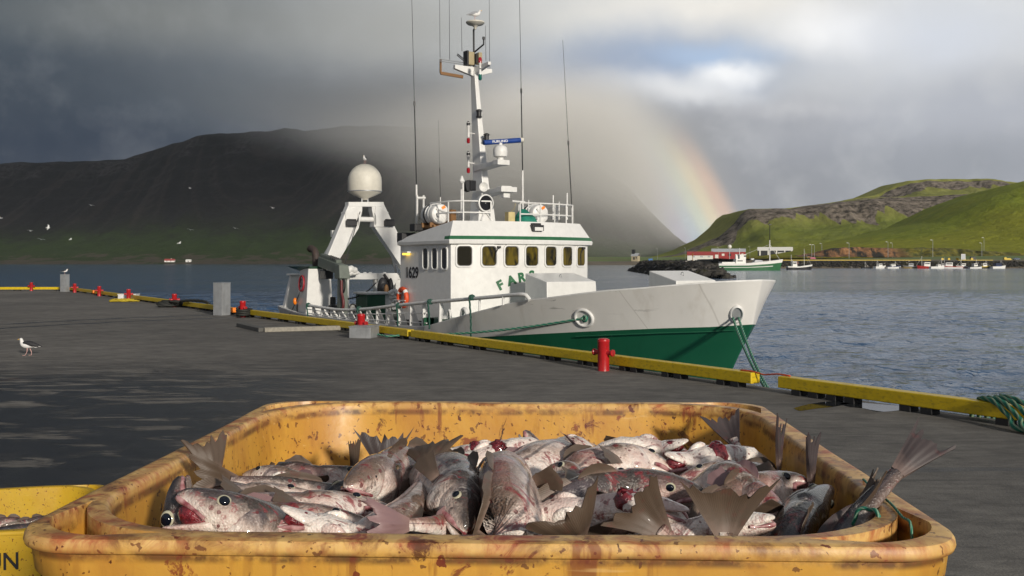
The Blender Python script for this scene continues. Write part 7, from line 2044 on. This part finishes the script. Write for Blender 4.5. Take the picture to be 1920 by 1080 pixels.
# ---- fish in the lemon tub
def LT(x, y, z): return lc + Matrix.Rotation(lt_rz, 3, 'Z') @ Vector((x, y, z))
for i, (lab, pts, dd, sk) in enumerate([('grey fish with its head raised in the lemon tub', [(.47, .05, .70), (.40, .03, .66), (.28, .0, .64), (.1, -.02, .62)], (-.3, .3, 1), 'fish_grey'),
        ('dark backed fish lying along the near side of the lemon tub', [(.0, -.16, .60), (.18, -.12, .63), (.36, -.06, .65), (.50, -.02, .64)], (0, .2, 1), 'fish_dark'),
        ('pinkish fish with an open mouth in the lemon tub', [(.16, -.2, .65), (.08, -.18, .65), (-.06, -.14, .64), (-.22, -.12, .63)], (0, .5, .9), 'fish_pale'),
        ('pale fish lying crosswise in the lemon tub', [(.30, -.28, .62), (.18, -.26, .63), (.04, -.24, .63), (-.1, -.26, .62)], (0, .6, -.8), 'fish_pale'),
        ('brown fish with an upturned tail in the lemon tub', [(.34, .16, .60), (.2, .14, .62), (.06, .12, .64), (-.06, .08, .70)], (0, .2, 1), 'fish_grey'),
        ('grey fish half buried under the others in the lemon tub', [(.42, -.2, .59), (.3, -.1, .59), (.15, .05, .59), (.0, .2, .58)], (0, .3, 1), 'fish_grey'),
        ('pale fish filling the far end of the lemon tub', [(.1, .3, .58), (-.05, .28, .59), (-.2, .25, .6), (-.36, .2, .6)], (0, .5, 1), 'fish_pale')]):
    fish(lab, [LT(*p) for p in pts], dd, .46, skin=sk, ext=False, tube_in=False, mouth=.5 if 'open mouth' in lab else 0)
mb = MB()
mb.box((0, 0, .3), (1.0, .8, .5))
ice = mb.build('ice_slush', paint('ice_slush', (.32, .30, .28), .4, bump=.5, bscale=20), None, bevel=.05, loc=(lc.x, lc.y, 0)); ice.rotation_euler = (0, 0, lt_rz)
tag(ice, 'grey slush filling the bottom of the lemon tub', 'ice', kind='stuff')
mb = MB(); mb.box((0, 0, .30), (1.0, .92, .40)); ice2 = mb.build('ice_slush', M['tub'], None, bevel=.05, loc=(TC.x, TC.y, TC.z)); ice2.rotation_euler = (0, 0, TRZ)
ice2.data.materials[0] = bpy.data.materials['ice_slush']
tag(ice2, 'bloody slush under the fish in the stained tub', 'ice', kind='stuff')
# cord tied through the corner pocket of the rim
def TW(x, y, z): return TC + Matrix.Rotation(TRZ, 3, 'Z') @ Vector((x, y, z))
H_ = .8275
pts = spline([TW(.552, -.545, H_ - .03), TW(.55, -.545, H_ + .006), TW(.555, -.50, H_ + .004), TW(.565, -.43, H_ + .004), TW(.57, -.34, H_ + .004), TW(.58, -.26, H_ + .002), TW(.612, -.22, H_ - .03)], 8)
tag(rope(pts, .0018, 'cord', M['rope'], step=.004, n=8), 'thin green cord tied through the rim corner of the stained tub', 'cord')
pts = spline([TW(.53, -.50, H_ - .05), TW(.527, -.49, H_ + .003), TW(.52, -.47, H_ + .006), TW(.51, -.46, H_ + .003), TW(.505, -.452, H_ - .02)], 8)
tag(rope(pts, .0028, 'cord', M['rope'], step=.004, n=8), 'short loop of green cord beside the longer cord on the rim', 'cord')

# ---------------------------------------------------------------- gulls
M['gull_white'] = paint('gull_white', (.72, .71, .69), .7, var=.06, scale=30)
M['gull_black'] = paint('gull_black', (.018, .018, .021), .7, scale=30)
M['gull_grey'] = paint('gull_grey', (.30, .31, .33), .7, scale=30)
M['beak'] = paint('gull_beak', (.62, .36, .09), .5, scale=30)
M['gull_leg'] = paint('gull_leg', (.60, .36, .33), .6, scale=30)


def gull(loc, rz, label, back, size=1.0, stride=.0, group=None):
    """standing gull facing +x; one body surface from tail to crown"""
    root = empty('gull', loc, rz, label, 'gull', group); root.scale = (size,) * 3
    #  spine stations: x, z, half width, half height
    st = [(-.20, .205, .012, .012), (-.15, .212, .035, .030), (-.08, .215, .060, .052), (0, .215, .074, .068), (.06, .225, .074, .072), (.11, .245, .060, .062), (.135, .28, .042, .048), (.142, .315, .034, .034), (.150, .342, .035, .034), (.162, .352, .031, .028), (.178, .350, .018, .016), (.186, .349, .008, .008)]
    mb = MB(); rings = []
    for i, (x, z, w, h) in enumerate(st):
        a = st[max(0, i - 1)]; b = st[min(len(st) - 1, i + 1)]
        tv = Vector((b[0] - a[0], 0, b[1] - a[1])).normalized(); up = Vector((-tv.z, 0, tv.x))
        rings.append([Vector((x, 0, z)) + up * h * math.sin(q) + Vector((0, 1, 0)) * w * math.cos(q) for q in [k * 2 * math.pi / 16 for k in range(16)]])
    mb.loft(rings); body = mb.build('body', M['gull_white'], root, smooth=80)
    for s_ in (-1, 1):
        mb = MB(); prof = [(.09, .265, .012, .02), (.05, .262, .022, .042), (-.02, .248, .026, .055), (-.10, .230, .022, .046), (-.18, .212, .014, .028), (-.25, .196, .007, .014), (-.295, .186, .002, .004)]
        rings = []
        for x, z, w, h in prof:
            yb = .052 if x > -.1 else .052 * max(0, (x + .33) / .23)
            rings.append([Vector((x, s_ * (yb + w * math.cos(q) * .8), z + h * math.sin(q) + .01)) for q in [k * 2 * math.pi / 12 for k in range(12)]])
        mb.loft(rings); wg = mb.build('wing', back, root, smooth=80)
        mb = MB(); mb.sphere((-.17, s_ * .034, .178), (.035, .008, .006), 8, 6); mb.build('wing_tip_edge', M['gull_white'], wg, smooth=80)
        mb = MB(); hip = Vector((-.005 + s_ * stride * .3, s_ * .03, .16)); kn = Vector((-.02 + s_ * stride, s_ * .03, .075)); ft = Vector((.0 + s_ * stride * 1.5, s_ * .03, .006))
        mb.tube([hip, kn, ft], [.011, .006, .005], 8)
        for k in (-.35, 0, .35): mb.tube([ft, ft + Vector((.055 * math.cos(k), .055 * math.sin(k), -.002))], [.005, .003], 6)
        mb.prism([ft + Vector((0, 0, -.001)), ft + Vector((.05, -.018, -.003)), ft + Vector((.05, .018, -.003))], (0, 0, .002))
        mb.build('leg', M['gull_leg'], root, smooth=80)
        mb = MB(); mb.sphere((.164, s_ * .0285, .357), .0055, 8, 6); mb.build('eye', M['black'], root, smooth=80)
    mb = MB(); mb.loft([[Vector((x, w * math.cos(q), z + h * math.sin(q))) for q in [k * 2 * math.pi / 10 for k in range(10)]] for x, z, w, h in ((.178, .349, .010, .011), (.20, .348, .008, .010), (.222, .344, .006, .009), (.232, .337, .003, .005))]); mb.build('beak', M['beak'], root, smooth=80)
    mb = MB(); mb.prism([(-.18, -.02, .20), (-.18, .02, .20), (-.27, .032, .188), (-.27, -.032, .188)], (0, 0, .008)); mb.build('tail', M['gull_white'], root)
    return root


gull(G(53, 666.5), R(180), 'black backed gull walking across the bare quay', M['gull_black'], 1.0, .035)
c = G(121.5, 547); gull((c.x, c.y, 1.19), R(20), 'dark backed gull perched on the slim grey cabinet', M['gull_black'], .98)
p = S2W(DOME_TOP); gull(p, R(-100), 'black backed gull perched on top of the cream radome', M['gull_black'], .85)
p = S2W(RADOME2 + Vector((0, 0, .062))); gull(p, R(8), 'pale grey gull perched on the mast head dome', M['gull_grey'], .92)
# gulls on the wing before the dark mountain
fl0 = None
for i, (px, py, d, rz, roll, lab) in enumerate([(90, 427, 120, .4, .5, 'flying gull with raised wings, lowest but nearest to the quay'), (57, 433, 190, 1.2, .1, 'flying gull just left of the nearest flying gull'), (77, 449, 190, 2.2, .2, 'flying gull under the nearest flying gull'),
        (132, 449, 170, .2, .3, 'flying gull low over the water beyond the quay corner pillar'), (171, 385, 210, 2.6, .2, 'flying gull alone high on the dark slope'), (336, 456, 150, .0, .3, 'flying gull above the farmhouse'),
        (356, 353, 200, .7, .2, 'highest of the flying gulls on the middle slope'), (357, 431, 210, 2.0, .2, 'flying gull between the farmhouse gull and the top gull'), (511, 390, 180, .9, .2, 'flying gull nearest the ship gantry'),
        (441, 428, 220, 2.4, .2, 'flying gull over the gully in the mountain'), (1, 409, 150, 1.0, .2, 'flying gull at the far end of the dark slope')]):
    if fl0 is None:
        fl0 = empty('flying_gull', (0, 0, 0))
        mb = MB(); mb.loft([[Vector((x, w * math.cos(q), h * math.sin(q))) for q in [k * 2 * math.pi / 8 for k in range(8)]] for x, w, h in ((-.26, .05, .01), (-.16, .05, .04), (0, .075, .07), (.12, .06, .06), (.19, .04, .04), (.24, .015, .015))]); mb.build('body', M['gull_white'], fl0, smooth=80)
        for s_ in (-1, 1):
            mb = MB(); rings = [[Vector((x0 + c_ * math.cos(q), s_ * y, z + .012 * math.sin(q))) for q in [k * 2 * math.pi / 8 for k in range(8)]] for y, x0, c_, z in ((.03, .02, .10, .02), (.25, .06, .085, .12), (.42, .05, .07, .14), (.60, -.02, .045, .11), (.74, -.10, .012, .07))]
            mb.loft(rings); mb.build('wing', M['gull_white'] if i == 0 else M['gull_grey'], fl0, smooth=80)
        r = fl0
    else:
        r = copy_tree(fl0)
    r.location = P(px, py, d); r.rotation_euler = (roll, .1 * (i % 3), rz); tag(r, lab, 'gull', 'gulls in flight before the mountain')
